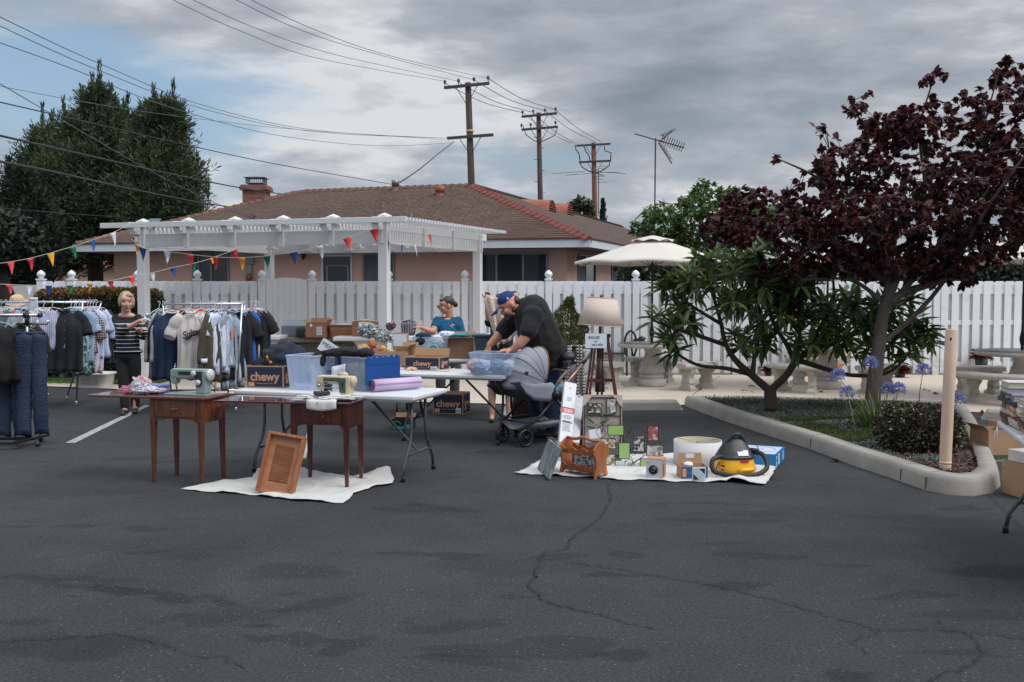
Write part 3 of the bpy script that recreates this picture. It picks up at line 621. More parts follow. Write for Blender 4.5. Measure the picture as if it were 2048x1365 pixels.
for px,py,rr in((1105,424,.40),(1141,431,.44)):
 p=roofr(px,py);m=MB();rows=[]
 for k in range(13):
  a=PI*k/12;q=sdv*math.cos(a)*rr;z=math.sin(a)*rr*.95;f_=p+q+Vector((0,0,z));bk=p-dnv*(.25+1.7*math.sin(a))+q*(1-.5*math.sin(a))+Vector((0,0,z*1.0+.1));rows.append([f_,bk])
 m.grid(rows);dv=m.build('dormer_vent',rust,house)
 l_=MB()
 for k in range(5):
  z=.06+k*.075*rr/.42;w_=math.sqrt(max(0,rr**2-z**2))*.92;l_.bar(p+sdv*w_+Vector((0,0,z))-dnv*.03,p-sdv*w_+Vector((0,0,z))-dnv*.03,.04,.025)
 l_.build('louvre',rust,dv);k_=MB();k_.add([p-dnv*.08+sdv*math.cos(PI*k/12)*rr*.98+Vector((0,0,math.sin(PI*k/12)*rr*.93))for k in range(13)],[tuple(range(13))]);k_.build('vent_dark',M('vent_dark',(.015,.012,.012),.9),dv)
pg_w=M('pergola_vinyl',S(218,219,222),.4,var=.03,scale=2)
pg=thing('pergola','white vinyl pergola with lattice top and square posts','pergola',(0,0,0))
ZT=2.70
cFR=G(768,447,ZT);cFL=G(285,457,ZT);cBR=G(955,470,ZT)
fdir=(cFL-cFR).normalized();sdir_=(cBR-cFR).normalized()
def post(p,w=.15,h=ZT,nm='post'):
 m=MB();yaw=math.atan2(fdir.y,fdir.x);mt_=Matrix.Translation((p.x,p.y,0))@Matrix.Rotation(yaw,4,'Z');m.box((0,0,h/2),(w,w,h),mt_);o=m.build(nm,pg_w,pg,bevel=.006);return o
Lf=(cFL-cFR).length;Ls=(cBR-cFR).length;cBL=cFL+sdir_*Ls
for p in(cFR,cFL,cBR,cBL):post(p)
def beam(a,b_,w,h,zt,nm):
 m=MB();z=Vector((0,0,zt-h/2));a=Vector((a.x,a.y,0));b_=Vector((b_.x,b_.y,0));m.bar(a+z,b_+z,w,h);return m.build(nm,pg_w,pg,bevel=.004,seg=1)
HB=.22
for off in(0,Ls):beam(cFR-fdir*.1+sdir_*off,cFL+fdir*.1+sdir_*off,.05,HB,ZT-.10,'beam')
for off in(0,Lf):beam(cFR+fdir*off-sdir_*.1,cFR+fdir*off+sdir_*(Ls+.1),.05,HB,ZT-.10,'side_beam')
NRf=6
for i in range(NRf):
 o_=Lf*i/(NRf-1);a=cFR+fdir*o_-sdir_*.28;b_=cFR+fdir*o_+sdir_*(Ls+.35)
 beam(a,b_,.07,.13,ZT+.02,'rafter')
 m=MB();yaw=math.atan2(fdir.y,fdir.x);q=cFR+fdir*o_+sdir_*.02
 m.box((0,0,ZT+.06),(.17,.17,.12),Matrix.Translation((q.x,q.y,0))@Matrix.Rotation(yaw,4,'Z'))
 m.lathe([(.12,0),(0,.05)],(q.x,q.y,ZT+.12),4,smooth=False);m.build('post_cap',pg_w,pg,bevel=.004,seg=1)
 q=cFR+fdir*o_-sdir_*.24;m=MB();m.box((0,0,ZT+.005),(.12,.10,.16),Matrix.Translation((q.x,q.y,0))@Matrix.Rotation(yaw,4,'Z'));m.build('rafter_cap',pg_w,pg,bevel=.006,seg=1)
 if 0<i<NRf-1:
  q=cFR+fdir*o_-sdir_*.045;m=MB();m.box((0,0,ZT-.19),(.09,.05,.32),Matrix.Translation((q.x,q.y,0))@Matrix.Rotation(yaw,4,'Z'));m.build('bracket',pg_w,pg,bevel=.004,seg=1)
  for t_ in(.33,.66,1.0):
   q=cFR+fdir*o_+sdir_*Ls*t_;m=MB();m.box((0,0,ZT-.13),(.09,.09,.26),Matrix.Translation((q.x,q.y,0))@Matrix.Rotation(yaw,4,'Z'));m.box((0,0,ZT-.27),(.17,.17,.03),Matrix.Translation((q.x,q.y,0))@Matrix.Rotation(yaw,4,'Z'));m.build('bracket',pg_w,pg)
sl=MB();k=int((Ls+.55)/.105);a0=cFR-fdir*.55;a1=cFL+fdir*.55
for i in range(k):
 o_=-.30+i*.105;a=a0+sdir_*o_;b_=a1+sdir_*o_;z=ZT+.045
 sl.bar((a.x,a.y,z),(b_.x,b_.y,z),.045,.05)
sl.build('lattice_slats',pg_w,pg)
beam(a0-sdir_*.33,a1-sdir_*.33,.045,.085,ZT+.075,'front_slat')
rb=MB()
for i in range(46):
 q=cFR-fdir*.03+sdir_*(.05+i*Ls/46);rb.box((0,0,ZT-.18),(.012,.02,.17),Matrix.Translation((q.x,q.y,0))@Matrix.Rotation(math.atan2(sdir_.y,sdir_.x)+PI/2,4,'Z'))
rb.build('side_ribs',pg_w,pg)
for t_ in(.36,.68):
 q=cFR-fdir*.04+sdir_*Ls*t_;m=MB();m.box((0,0,ZT-.16),(.06,.09,.34),Matrix.Translation((q.x,q.y,0))@Matrix.Rotation(math.atan2(fdir.y,fdir.x),4,'Z'));m.build('bracket',pg_w,pg)
s=thing('solar_lamp','small solar panel on a stalk above the pergola top','solar panel',AT(309,452,17.2))
m=MB();m.bar((0,0,-.05),(0,0,.05),.02);m.build('stalk',M('dark_metal',(.03,.03,.03),.5,.5),s)
m=MB();m.box((0,0,0),(.2,.14,.012),Matrix.Translation((0,0,.09))@Matrix.Rotation(.5,4,'X'));m.build('panel',M('solar_blue',S(70,82,104),.25),s)
s=thing('security_camera','white camera clipped to the left pergola post','camera',AT(271,479,cFL.y-.12))
m=MB();m.box((0,0,0),(.06,.08,.1));m.build('body',pg_w,s,bevel=.012);m=MB();m.box((-.02,-.042,0),(.02,.006,.06));m.build('lens',M('black_gloss',(.01,.01,.01),.15),s)
m=MB();m.tube([(0,0,.04),(.02,.02,.09),(-.02,.05,.13)],.005,5);m.build('cable',M('dark_metal',(.03,.03,.03)),s)
bc={'r':M('pennant_coral',S(232,78,76),.55,var=.05),'d':M('pennant_red',S(190,44,48),.55,var=.05),'b':M('pennant_blue',S(26,76,148),.55,var=.05),'g':M('pennant_green',S(20,112,78),.55,var=.05),'o':M('pennant_orange',S(232,160,40),.55,var=.05),'w':M('pennant_white',S(212,218,226),.55,var=.04)}
cn={'r':'coral','d':'red','b':'blue','g':'green','o':'orange','w':'white'}
strm=M('string',S(190,186,176),.8)
def bunting(label,pts,pens,r=.004):
 P=[AT(*p)for p in pts];t=thing('pennant_bunting',label,'bunting',P[0],group='strings of coloured pennants')
 Q=[]
 for i in range(len(P)-1):
  p0=P[max(i-1,0)];p1=P[i];p2=P[i+1];p3=P[min(i+2,len(P)-1)]
  for k in range(8):
   u=k/8;Q.append(.5*((2*p1)+(p2-p0)*u+(2*p0-5*p1+4*p2-p3)*u*u+(-p0+3*p1-3*p2+p3)*u**3))
 Q.append(P[-1]);m=MB();m.tube([q-P[0]for q in Q],r,5);m.build('string',strm,t)
 prj=[(pxof(q.x,q.y,q.z)[0],q)for q in Q]
 for px,c_,wpx,hpx,*sk in pens:
  i=min(range(len(prj)-1),key=lambda i:abs((prj[i][0]+prj[i+1][0])/2-px));a,b_=prj[i],prj[i+1];u=(px-a[0])/(b_[0]-a[0]+1e-6);q=a[1].lerp(b_[1],max(-.5,min(1.5,u)));s_=q.y/FPX
  dr_=(b_[1]-a[1]).normalized();w2=wpx*s_/2;h=hpx*s_;skx=(sk[0]if sk else random.uniform(-5,5))*s_;tw=random.uniform(-.25,.25)*w2*2
  rows=[];K=6
  for k in range(K+1):
   v=k/K;wv=w2*(1-v)+.002;cz=-v*h;ctr=q-P[0]+Vector((skx*v,tw*v+.03*math.sin(v*3)*random.uniform(.5,1),cz))
   rows.append([ctr-dr_*wv*.999,ctr+Vector((0,.012*math.sin(v*5+px),0)),ctr+dr_*wv])
  m=MB();m.grid(rows);m.build('pennant',bc[c_],t,solid=.0012).data.name='pennant'
bunting('upper left string of pennants rising to the pergola corner',[(-20,530,14.2),(60,517,14.6),(150,492,15.1),(225,466,15.6),(262,446,16.0)],[(21,'r',14,26,3),(60,'d',14,26,4),(101,'o',15,27,5),(144,'g',14,25,6),(184,'b',13,24,4),(226,'w',14,28,3)])
bunting('lower left string of pennants running past the woman to the pergola middle',[(-15,568,13.5),(60,571,14),(140,571,14.4),(215,563,14.8),(262,553,15.1),(300,547,15.4),(345,536,15.6),(400,524,15.8),(440,511,16),(478,497,16.1)],[(17,'r',15,20),(58,'w',15,22),(97,'b',13,22),(139,'g',13,18,3),(180,'o',12,17),(221,'d',13,20),(262,'r',15,22,4),(303,'w',14,20,3),(346,'b',13,20,4),(388,'g',10,18,0),(424,'o',11,12,2),(467,'d',14,18,6)])
bunting('middle string of pennants sagging between the two front pergola posts',[(262,478,15.4),(283,495,15.5),(310,500,15.4),(370,508,15.3),(440,515,15.1),(500,515,15.0),(560,509,14.9),(620,498,14.8),(680,480,14.7),(735,462,14.7),(762,455,14.7)],[(275,'o',13,20,-4),(284,'b',18,27,0),(334,'w',15,26,-1),(381,'r',16,27,0),(431,'d',15,27,0),(483,'o',16,27,1),(534,'g',16,27,0),(587,'b',17,25,3),(639,'w',17,26,6),(694,'r',18,26,6),(748,'d',18,28,6)])
bunting('right string of pennants along the pergola side',[(775,463,14.8),(778,484,14.9),(802,490,15.4),(830,490,16),(858,470,16.6),(880,478,17)],[(776,'o',10,26,8),(777,'g',12,24,0),(804,'b',10,26,-2),(830,'w',9,24,4),(859,'r',14,22,4)])
polem=Mwood('pole_wood',S(88,70,66),S(62,48,46),3,(6,6,.4),.9,.1,0);poler=Mwood('pole_wood_red',S(140,84,62),S(84,54,46),3,(6,6,.4),.9,.1,0);armm=M('cross_arm',S(74,72,74),.9);insm=M('insulator',S(70,72,80),.3);wirem=M('wire_black',(.02,.02,.022),.6);wirel=M('wire_grey',S(96,100,108),.6)
def pole(label,Y,top,bot,lean,arms,mat,wtop,steps=False,tag_z=None):
 a=AT(bot[0],bot[1],Y);b_=AT(top[0],top[1],Y);d=(a-b_);base=b_+d*((b_.z)/max(.1,-d.z))if d.z else a
 t=thing('utility_pole',label,'utility pole',(base.x,Y,0),group='wooden utility poles behind the house')
 o=Vector((base.x,Y,0));m=MB();m.tube([(0,0,0),b_-o],[wtop*1.25,wtop*.9],10);m.build('pole',mat,t)
 for(x0,y0),(x1,y1),ins in arms:
  p=AT(x0,y0,Y-.25)-o;q=AT(x1,y1,Y-.25)-o;m=MB();m.bar(p,q,.13,.15)
  mid=(p+q)/2
  for s_ in(-.45,.45):m.bar(p.lerp(q,.5+s_*.55),mid+Vector((0,.1,-1.0)),.04,.03)
  ar=m.build('cross_arm',armm,t)
  for k in ins:
   c_=p.lerp(q,k)+Vector((0,0,.08));m=MB();m.lathe([(.02,0),(.02,.12),(.10,.16),(.05,.2),(.10,.25),(.04,.32),(.0,.34)],c_,8);m.build('insulator',insm,ar)
 if steps:
  m=MB()
  for k in range(14):
   z=3+k*.75;c_=Vector((0,0,0)).lerp(b_-o,z/(b_.z));s_=1 if k%2 else -1;m.bar(c_,c_+Vector((s_*.35,0,0)),.03)
  m.build('step_bolt',armm,t)
 return t,o
p1,o1=pole('tallest utility pole with two cross arms, left of the three',54,(936,166),(943,371),0,[((888,176),(979,167),(.02,.32,.66,.97)),((894,277),(987,270),())],polem,.18)
m=MB();q=AT(939.5,261,53.7)-o1;m.lathe([(.2,-.06),(.2,.06)],(q.x,.0,q.z),12);m.build('yellow_band',M('pole_band',S(190,170,90),.6),p1)
p2,o2=pole('middle utility pole with step bolts up its shaft',68,(1077,226),(1081,408),0,[((1043,234),(1114,227),(.03,.33,.66,.96)),((1043,260),(1116,254),(.0,.25,.93))],polem,.17,True)
p3,o3=pole('reddish utility pole, right of the three',80,(1187,286),(1190,436),0,[((1153,292),(1221,288),()),((1158,325),(1222,322),())],poler,.2)
for px_a,pts in((0,[(1046,252),(1052,270),(1068,282),(1078,284)]),(0,[(1115,256),(1108,272),(1092,280),(1082,284)])):
 m=MB();m.tube([AT(*p,67.6)-o2 for p in pts],.03,5);m.build('drop_loop',wirem,p2)
for pts in([(1160,326),(1164,335),(1178,343),(1188,346)],[(1220,322),(1218,332),(1204,342),(1192,347)],[(1150,290),(1152,300),(1158,308),(1160,322)],[(1208,292),(1210,302),(1222,306),(1221,320)],[(1167,291),(1172,304),(1178,312),(1180,322)]):
 m=MB();m.tube([AT(*p,79.6)-o3 for p in pts],.045,5);m.build('drop_loop',wirem,p3)
def wire(label,pts,r,mat=None,grp='overhead wires'):
 P=[AT(*p)for p in pts];t=thing('overhead_wire',label,'wire',P[0],group=grp);Q=[]
 for i in range(len(P)-1):
  p0=P[max(i-1,0)];p1_=P[i];p2_=P[i+1];p3_=P[min(i+2,len(P)-1)]
  for k in range(10):
   u=k/10;Q.append(.5*((2*p1_)+(p2_-p0)*u+(2*p0-5*p1_+4*p2_-p3_)*u*u+(-p0+3*p1_-3*p2_+p3_)*u**3))
 Q.append(P[-1]);m=MB();m.tube([q-P[0]for q in Q],r,5);m.build('strand',mat or wirem,t)
wire('upper left thin wire from the tallest pole',[(890,163,54),(640,118,42),(480,62,34),(335,-5,28)],.011,wirel)
wire('second thin wire left of the tallest pole top',[(917,163,54),(680,112,42),(520,60,34),(375,-5,28)],.011,wirel)
wire('third thin wire from the tallest pole top',[(948,160,54),(740,105,42),(600,60,34),(462,-5,28)],.011,wirel)
wire('uppermost thin wire from the tallest pole top',[(975,157,54),(780,112,42),(630,60,34),(492,-5,28)],.011,wirel)
wire('long grey wire from the lower cross arm to the upper left corner',[(895,277,54),(640,262,44),(420,215,34),(200,128,26),(-5,32,20)],.010,wirel)
wire('long grey wire just under the first from the lower cross arm',[(897,277,54),(640,265,44),(420,222,34),(200,142,26),(-5,50,20)],.010,wirel)
wire('grey wire sagging from the lower cross arm across the pines',[(905,286,54),(760,292,46),(560,272,38),(340,215,29),(150,140,23),(-5,84,20)],.010,wirel)
wire('faint wire passing the pine tops',[(890,280,54),(600,260,44),(380,236,36),(200,210,30),(-5,172,26)],.008,wirel)
wire('straight black wire ending at the roof vent pipes',[(800,372,29),(560,330,24),(380,292,20),(180,246,16),(-8,203,13)],.009)
wire('thick black cable crossing the pines to the chimney',[(575,390,33),(480,376,27),(330,346,21),(160,308,16),(-8,270,13)],.016)
wire('lowest thick black cable ending above the pergola',[(458,414,32),(380,402,27),(240,374,20),(110,345,16),(-8,322,13)],.019)
wire('thin steep wire crossing the black cables down to the roof',[(500,437,27),(400,392,23),(300,342,19),(150,256,15),(-8,163,12)],.006,wirel)
wire('service drop from the tallest pole down to the vent pipe',[(908,284,53),(880,305,45),(840,338,37),(800,365,30)],.022)
wire('low thin wire in front of the dark trees',[(260,436,24),(140,428,20),(-8,416,16)],.006)
for a,b_ in((((976,157,54)),((1111,220,68))),((948,160,54),(1090,222,68)),((917,165,54),(1066,225,68)),((892,168,54),(1046,226,68))):
 wire('thin wire between the left and middle utility poles',[a,((a[0]+b_[0])/2,(a[1]+b_[1])/2+9,61),b_],.02,wirel,'wires between the left and middle poles')
for a,b_ in(((1111,220,68),(1203,284,80)),((1090,222,68),(1190,284,80)),((1066,225,68),(1150,287,80)),((1046,226,68),(1142,287,80))):
 wire('thin wire between the middle and right utility poles',[a,((a[0]+b_[0])/2,(a[1]+b_[1])/2+6,74),b_],.02,wirel,'wires between the middle and right poles')
alm=M('aerial_metal',S(92,96,104),.4,.5)
def aerial(label,Y,mast,boom,rods,r=.02):
 o=AT(mast[0],mast[1],Y);t=thing('television_aerial',label,'aerial',(o.x,Y,o.z),group='rooftop television aerials')
 if len(mast)>2:m=MB();m.bar((0,0,0),AT(mast[2],mast[3],Y)-o,r*2);m.build('mast',alm,t)
 for bx in boom:m=MB();m.bar(AT(bx[0],bx[1],Y-.1)-o,AT(bx[2],bx[3],Y-.1)-o,r*1.6);m.build('boom',alm,t)
 m=MB()
 for rr in rods:
  p=AT(rr[0],rr[1],Y-.12)-o;q=AT(rr[2],rr[3],Y-.12)-o;dy=rr[4]if len(rr)>4 else 0;m.bar(p+Vector((0,-dy,0)),q+Vector((0,dy,0)),r*.9)
 m.build('rod',alm,t)
rods=[]
for k in range(10):rods.append((1322+k*4.6,276+k*1.9-1.5,1326+k*4.6,284+k*1.9-1.5,.5))
for k in range(7):rods.append((1315+k*4.5+2,274-k*2.0-1,1330+k*3.5+4,271-k*2.2,.3))
for k in range(6):rods.append((1315+k*4,292+k*5,1333+k*3,291+k*5,.3))
aerial('tall mast aerial standing right of the utility poles',30,(1309,462,1311,277),[(1269,268,1368,296),(1318,285,1345,261),(1317,286,1344,328)],rods)
rods=[(1105,348,1170,343),(1130,351,1200,346),(1180,343,1252,348),(1200,345,1240,345),(1184,353,1210,353),(1186,359,1208,359),(1182,365,1214,365),(1196,338,1212,338),(1199,333,1213,333)]
aerial('wide low aerial seen against the reddish pole',40,(1197,430,1197,340),[(1180,342,1207,352)],rods,.018)
aerial('small bent aerial fixed low on the roof slope',26.0,(507,446,507,430),[(492,431,515,441),(497,441,514,442)],[(498,428,512,434),(503,436,515,432),(508,427,511,440),(494,441,500,443),(502,430,498,438)],.014)
barkg=M('bark_grey',S(92,84,80),.9,var=.25,scale=8,bump=.6,bscale=25);barkd=M('bark_dark',S(72,62,54),.9,var=.25,scale=8,bump=.6,bscale=30)
def blobs_pts(blobs,n,Y,s_):
 """n points spread through ellipsoids given as px, py, half width, half height (photo px at depth Y), depth offset, depth radius"""
 wts=np.array([b[2]*b[3]*(b[6]if len(b)>6 else 1)for b in blobs],float);wts/=wts.sum();out=[]
 for i in NR.choice(len(blobs),n,p=wts):
  b=blobs[i];v=rdir(1)[0]*(random.random()**.42);c=AT(b[0],b[1],Y+b[4]);out.append((c.x+v[0]*b[2]*s_,c.y+v[1]*b[5],c.z+v[2]*b[3]*s_))
 return np.array(out)
def broad_tree(name,label,cat,base,limbs,blobs,Y,ntw,per,leaf,lsz,lw,bark,twr=.006,heart=False,twl=.5,droop=.15,group=None,zmin=.3,cname='crown',lfold=.25,down=-.25):
 t=thing(name,label,cat,base,group=group);o=Vector(base);s_=Y/FPX;m=MB();nodes=[]
 for pts,r0,r1 in limbs:
  P=[(AT(*p)if len(p)==3 else AT(p[0],p[1],Y))for p in pts];Q=[]
  for i in range(len(P)-1):
   p0=P[max(i-1,0)];p1_=P[i];p2_=P[i+1];p3_=P[min(i+2,len(P)-1)]
   for k in range(5):
    u=k/5;Q.append(.5*((2*p1_)+(p2_-p0)*u+(2*p0-5*p1_+4*p2_-p3_)*u*u+(-p0+3*p1_-3*p2_+p3_)*u**3))
  Q.append(P[-1]);k=len(Q);m.tube([q-o for q in Q],[r0+(r1-r0)*i/(k-1)for i in range(k)],8);nodes+=[tuple(q)for q in Q[2:]]
 m.build('trunk',bark,t)
 pts=blobs_pts(blobs,ntw,Y,s_);nodes=np.array(nodes);tw=MB();LP=[];LD=[]
 order=np.argsort([min(np.linalg.norm(nodes-p,axis=1))for p in pts]);nl=nodes
 for i in order:
  p=pts[i];d=np.linalg.norm(nl-p,axis=1);j_=d.argmin();a=Vector(nl[j_]);b_=Vector(p)
  if(b_-a).length<.05:continue
  mid=a.lerp(b_,.5)+Vector(NR.normal(0,.05,3))*(b_-a).length;
  tw.tube([a-o,mid-o,b_-o],[twr*(1+.8*min(2,(b_-a).length)),twr*1.1,twr*.5],4,cap=False)
  if random.random()<.35:nl=np.vstack([nl,p,tuple(mid)])
  dr=(b_-mid).normalized()
  for k in range(per):
   u=random.random();q=mid.lerp(b_,u)if(b_-mid).length<twl else b_-dr*twl*(1-u);LP.append(tuple(q-o));v=rdir(1)[0];LD.append((dr.x*.5+v[0],dr.y*.5+v[1],dr.z*.3+v[2]*.8+down))
 tw.build('twigs',bark,t);LP=np.array(LP);n=len(LP)
 c=leaves(cname,LP,np.array(LD),np.tile([0,0,1.],(n,1))+rdir(n)*.7,NR.uniform(lsz*.7,lsz*1.2,n),NR.uniform(lw*.75,lw*1.15,n),leaf,t,heart=heart,droop=droop,fold=lfold)
 return t
purple=Mleaf('purple_leaf',[S(50,32,38),S(72,38,44),S(94,44,48),S(58,40,50),S(108,52,52),S(78,58,70),S(62,34,40),S(124,62,58)],.36,.42)
b0=G(1745,834,.12);Yp=b0 .y
Yq=11.6
broad_tree('redbud_tree','large purple leaved tree with grey trunk in the kerbed island','tree',b0,[([(1743,836),(1748,770),(1757,700),(1768,620),(1790,560)],.10,.06),([(1770,620),(1800,590),(1850,572),(1900,556),(1960,520),(2030,480)],.055,.022),([(1765,640),(1775,560),(1770,480),(1740,400),(1700,300)],.045,.010),([(1790,560),(1830,470),(1850,380),(1840,260),(1870,150)],.045,.006),([(1800,590),(1870,500),(1930,400),(1960,280),(2005,120)],.04,.006),([(1768,560),(1690,500),(1600,450),(1500,440),(1420,470)],.05,.012),([(1775,540),(1700,430),(1640,360),(1560,320)],.035,.008),([(1850,572),(1950,450),(2050,380),(2100,300)],.05,.02),([(1758,690),(1820,640),(1890,560),(1985,400,10.8),(2090,260,10.4)],.038,.008),([(1760,600),(1700,560),(1600,560)],.03,.01),([(1780,560,11.8),(1750,480,12.8),(1700,380,13.4)],.05,.015)],[(1470,455,75,45,0,.6),(1600,455,95,70,0,.9),(1700,330,75,55,0,.8),(1722,215,42,36,0,.35,.6),(1780,260,60,40,0,.6),(1865,165,22,32,0,.3,.8),(1830,260,70,60,0,.8),(1950,230,52,60,0,.7),(2005,140,22,34,0,.3,.9),(2070,170,40,60,0,.7),(1990,330,95,80,0,1.1),(1860,400,140,95,0,1.3),(1710,440,130,75,0,1.2,1.3),(1740,520,90,40,0,.8),(1900,520,80,40,0,.8),(1960,460,90,65,0,1.0),(1560,530,70,30,.3,.5),(1680,520,90,35,.2,.8,.8),(1820,520,110,35,.2,.8,.8),(2030,505,50,25,0,.6,.5),(1930,565,50,10,-.3,.3,.5),(1978,590,22,12,-.2,.15,.5),(1558,315,24,9,0,.15,.5),(1640,345,50,30,0,.5,.8),(1590,400,40,30,0,.5),(1650,250,25,20,0,.3,.4),(1580,600,55,22,.5,.3,.35),(2120,400,60,120,0,1),(2050,270,55,90,0,.8),(2040,410,60,80,0,.9),(1500,400,60,30,0,.6),(1830,560,80,18,.2,.7,.5)],Yq,2700,9,purple,.076,.070,barkg,.004,heart=True,twl=.55,droop=.18,lfold=.08,down=-.45,cname='crown')
longl=Mleaf('long_leaf',[S(54,78,48),S(74,100,56),S(102,124,66),S(130,146,84),S(60,84,58)],.36,.3)
b0=G(1542,815,.12);Yl=12.4
t=thing('frangipani_tree','low spreading shrub tree with long green leaves in whorls, V shaped trunk','tree',b0);o=b0;m=MB();nodes=[];tips=[]
limbs=[([(1542,818),(1541,795),(1540,778)],.085,.075),([(1540,782),(1505,752),(1472,722),(1452,690),(1440,640),(1420,570)],.052,.016),([(1540,782),(1572,752),(1590,725),(1610,708)],.05,.04),([(1610,708),(1650,690),(1700,672),(1760,655),(1840,690)],.045,.015),([(1600,722),(1640,735),(1700,750),(1765,745),(1800,715)],.035,.015),([(1590,728),(1570,690),(1535,640),(1510,560)],.035,.015),([(1505,752),(1510,700),(1520,640),(1490,500)],.035,.012),([(1503,750),(1455,738),(1400,732),(1360,710),(1340,690)],.03,.012),([(1450,690),(1390,670),(1340,655),(1300,640)],.03,.012),([(1445,650),(1380,610),(1350,580)],.025,.01),([(1612,706),(1640,650),(1660,600),(1655,550)],.03,.012),([(1620,700),(1690,640),(1720,590)],.03,.012),([(1700,672),(1760,610),(1800,600)],.025,.01),([(1600,700),(1590,640),(1560,590)],.025,.01)]
for pts,r0,r1 in limbs:
 P=[AT(p[0],p[1],Yl)for p in pts];Q=[];j0=random.uniform(-.5,.5)
 for i in range(len(P)-1):
  p0=P[max(i-1,0)];p1_=P[i];p2_=P[i+1];p3_=P[min(i+2,len(P)-1)]
  for k in range(5):
   u=k/5;Q.append(.5*((2*p1_)+(p2_-p0)*u+(2*p0-5*p1_+4*p2_-p3_)*u*u+(-p0+3*p1_-3*p2_+p3_)*u**3))
 Q.append(P[-1]);k=len(Q);Q=[q+Vector((0,j0*(i/(k-1))**1.3 if r0<.045 else 0,0))for i,q in enumerate(Q)];m.tube([q-o for q in Q],[r0+(r1-r0)*i/(k-1)for i in range(k)],8);nodes+=[tuple(q)for q in Q[4:]];tips+=[tuple(Q[-1]+Vector((0,0,.05)))]*(len(nodes)>60)
tips=np.array(tips);m.build('trunk',barkd,t)
bl=[(1440,565,100,60,0,.9),(1375,630,50,60,0,.6),(1345,690,25,25,0,.3,.7),(1560,600,90,60,0,.9),(1500,515,55,30,0,.5),(1420,520,40,20,0,.4,.8),(1680,625,100,55,0,.8),(1790,640,60,50,0,.6),(1845,668,30,40,0,.3,.9),(1500,660,70,40,0,.6,.6),(1620,680,90,30,-.2,.5,.7),(1720,700,70,25,-.2,.4,.7),(1790,720,40,30,-.1,.3,.7),(1590,545,70,30,0,.5),(1360,570,40,25,0,.4)]
pts=blobs_pts(bl,190,Yl,Yl/FPX);nodes=np.array(nodes);tw=MB();LP=[];LD=[];LL=[];pts=np.vstack([pts,tips,tips+NR.normal(0,.05,tips.shape)])
for p in sorted(pts.tolist(),key=lambda p:np.linalg.norm(nodes-np.array(p),axis=1).min()):
 p=np.array(p);d=np.linalg.norm(nodes-p,axis=1);a=Vector(nodes[d.argmin()]);b_=Vector(p);mid=a.lerp(b_,.5)+Vector((0,0,-.06*(b_-a).length));tw.tube([a-o,mid-o,b_-o],[.013,.011,.009],5,cap=False);nodes=np.vstack([nodes,p,tuple(mid)])
 ax=((b_-mid).normalized()+Vector((0,0,.7))).normalized();k=random.randint(9,14)
 u_=ax.orthogonal().normalized();v_=ax.cross(u_)
 for i in range(k):
  a_=i*2.4+random.random();tilt=random.uniform(-.35,.75)+(.6 if i>k-4 else 0);dd_=u_*math.cos(a_)+v_*math.sin(a_)+ax*tilt;LP.append(tuple(b_-o-ax*random.uniform(0,.07)));LD.append(tuple(dd_));LL.append(random.uniform(.17,.31))
tw.build('twigs',barkd,t);LL=np.array(LL);leaves('crown',np.array(LP),np.array(LD),np.tile([0,0,1.],(len(LP),1))+rdir(len(LP))*.25,LL,LL*.27,longl,t,droop=.22,fold=.3)
gl=Mleaf('bright_leaf',[S(58,84,44),S(84,112,58),S(112,136,74),S(64,90,50)],.4,.3)
broad_tree('leafy_tree','bright green leafy tree rising behind the fence and parasol','tree',(fx(1420)*1.15,22.5,0),[([(1420,600),(1415,500),(1400,440),(1410,370)],.09,.015),([(1418,520),(1350,450),(1300,420),(1270,440)],.05,.01),([(1417,500),(1460,440),(1470,390)],.05,.01),([(1418,510),(1520,460),(1560,420)],.05,.01)],[(1410,420,65,55,0,1.3),(1340,440,60,40,0,1),(1290,455,35,22,0,.6,.8),(1410,372,22,16,0,.4,.8),(1465,395,25,22,0,.5,.9),(1480,450,60,50,0,1.2),(1560,440,70,40,0,1.2),(1430,500,110,50,0,1.3),(1330,500,60,35,0,1)],22.5,950,11,gl,.12,.075,barkg,.006,twl=.5)
dl=Mleaf('dark_hedge_leaf',[S(24,36,24),S(34,50,32),S(46,62,38)],.5,.15)
P_=[];n=15000
P_=np.stack([NR.uniform(2.2,14,n),NR.uniform(20.2,21.6,n),NR.uniform(.5,1,n)**.5*2.35],1);P_[:,2]+=.12*np.sin(P_[:,0]*2.1)
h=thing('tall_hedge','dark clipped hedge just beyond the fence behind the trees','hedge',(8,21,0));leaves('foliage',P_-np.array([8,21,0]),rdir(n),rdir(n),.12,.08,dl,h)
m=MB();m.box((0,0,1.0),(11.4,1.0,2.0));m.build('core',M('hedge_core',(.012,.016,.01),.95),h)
ndl=Mleaf('pine_needles',[S(38,56,40),S(54,74,48),S(76,92,58),S(90,98,66),S(44,64,50)],.7,.2);ndd=Mleaf('dark_needles',[S(20,30,24),S(30,44,32),S(40,54,38)],.7,.1)
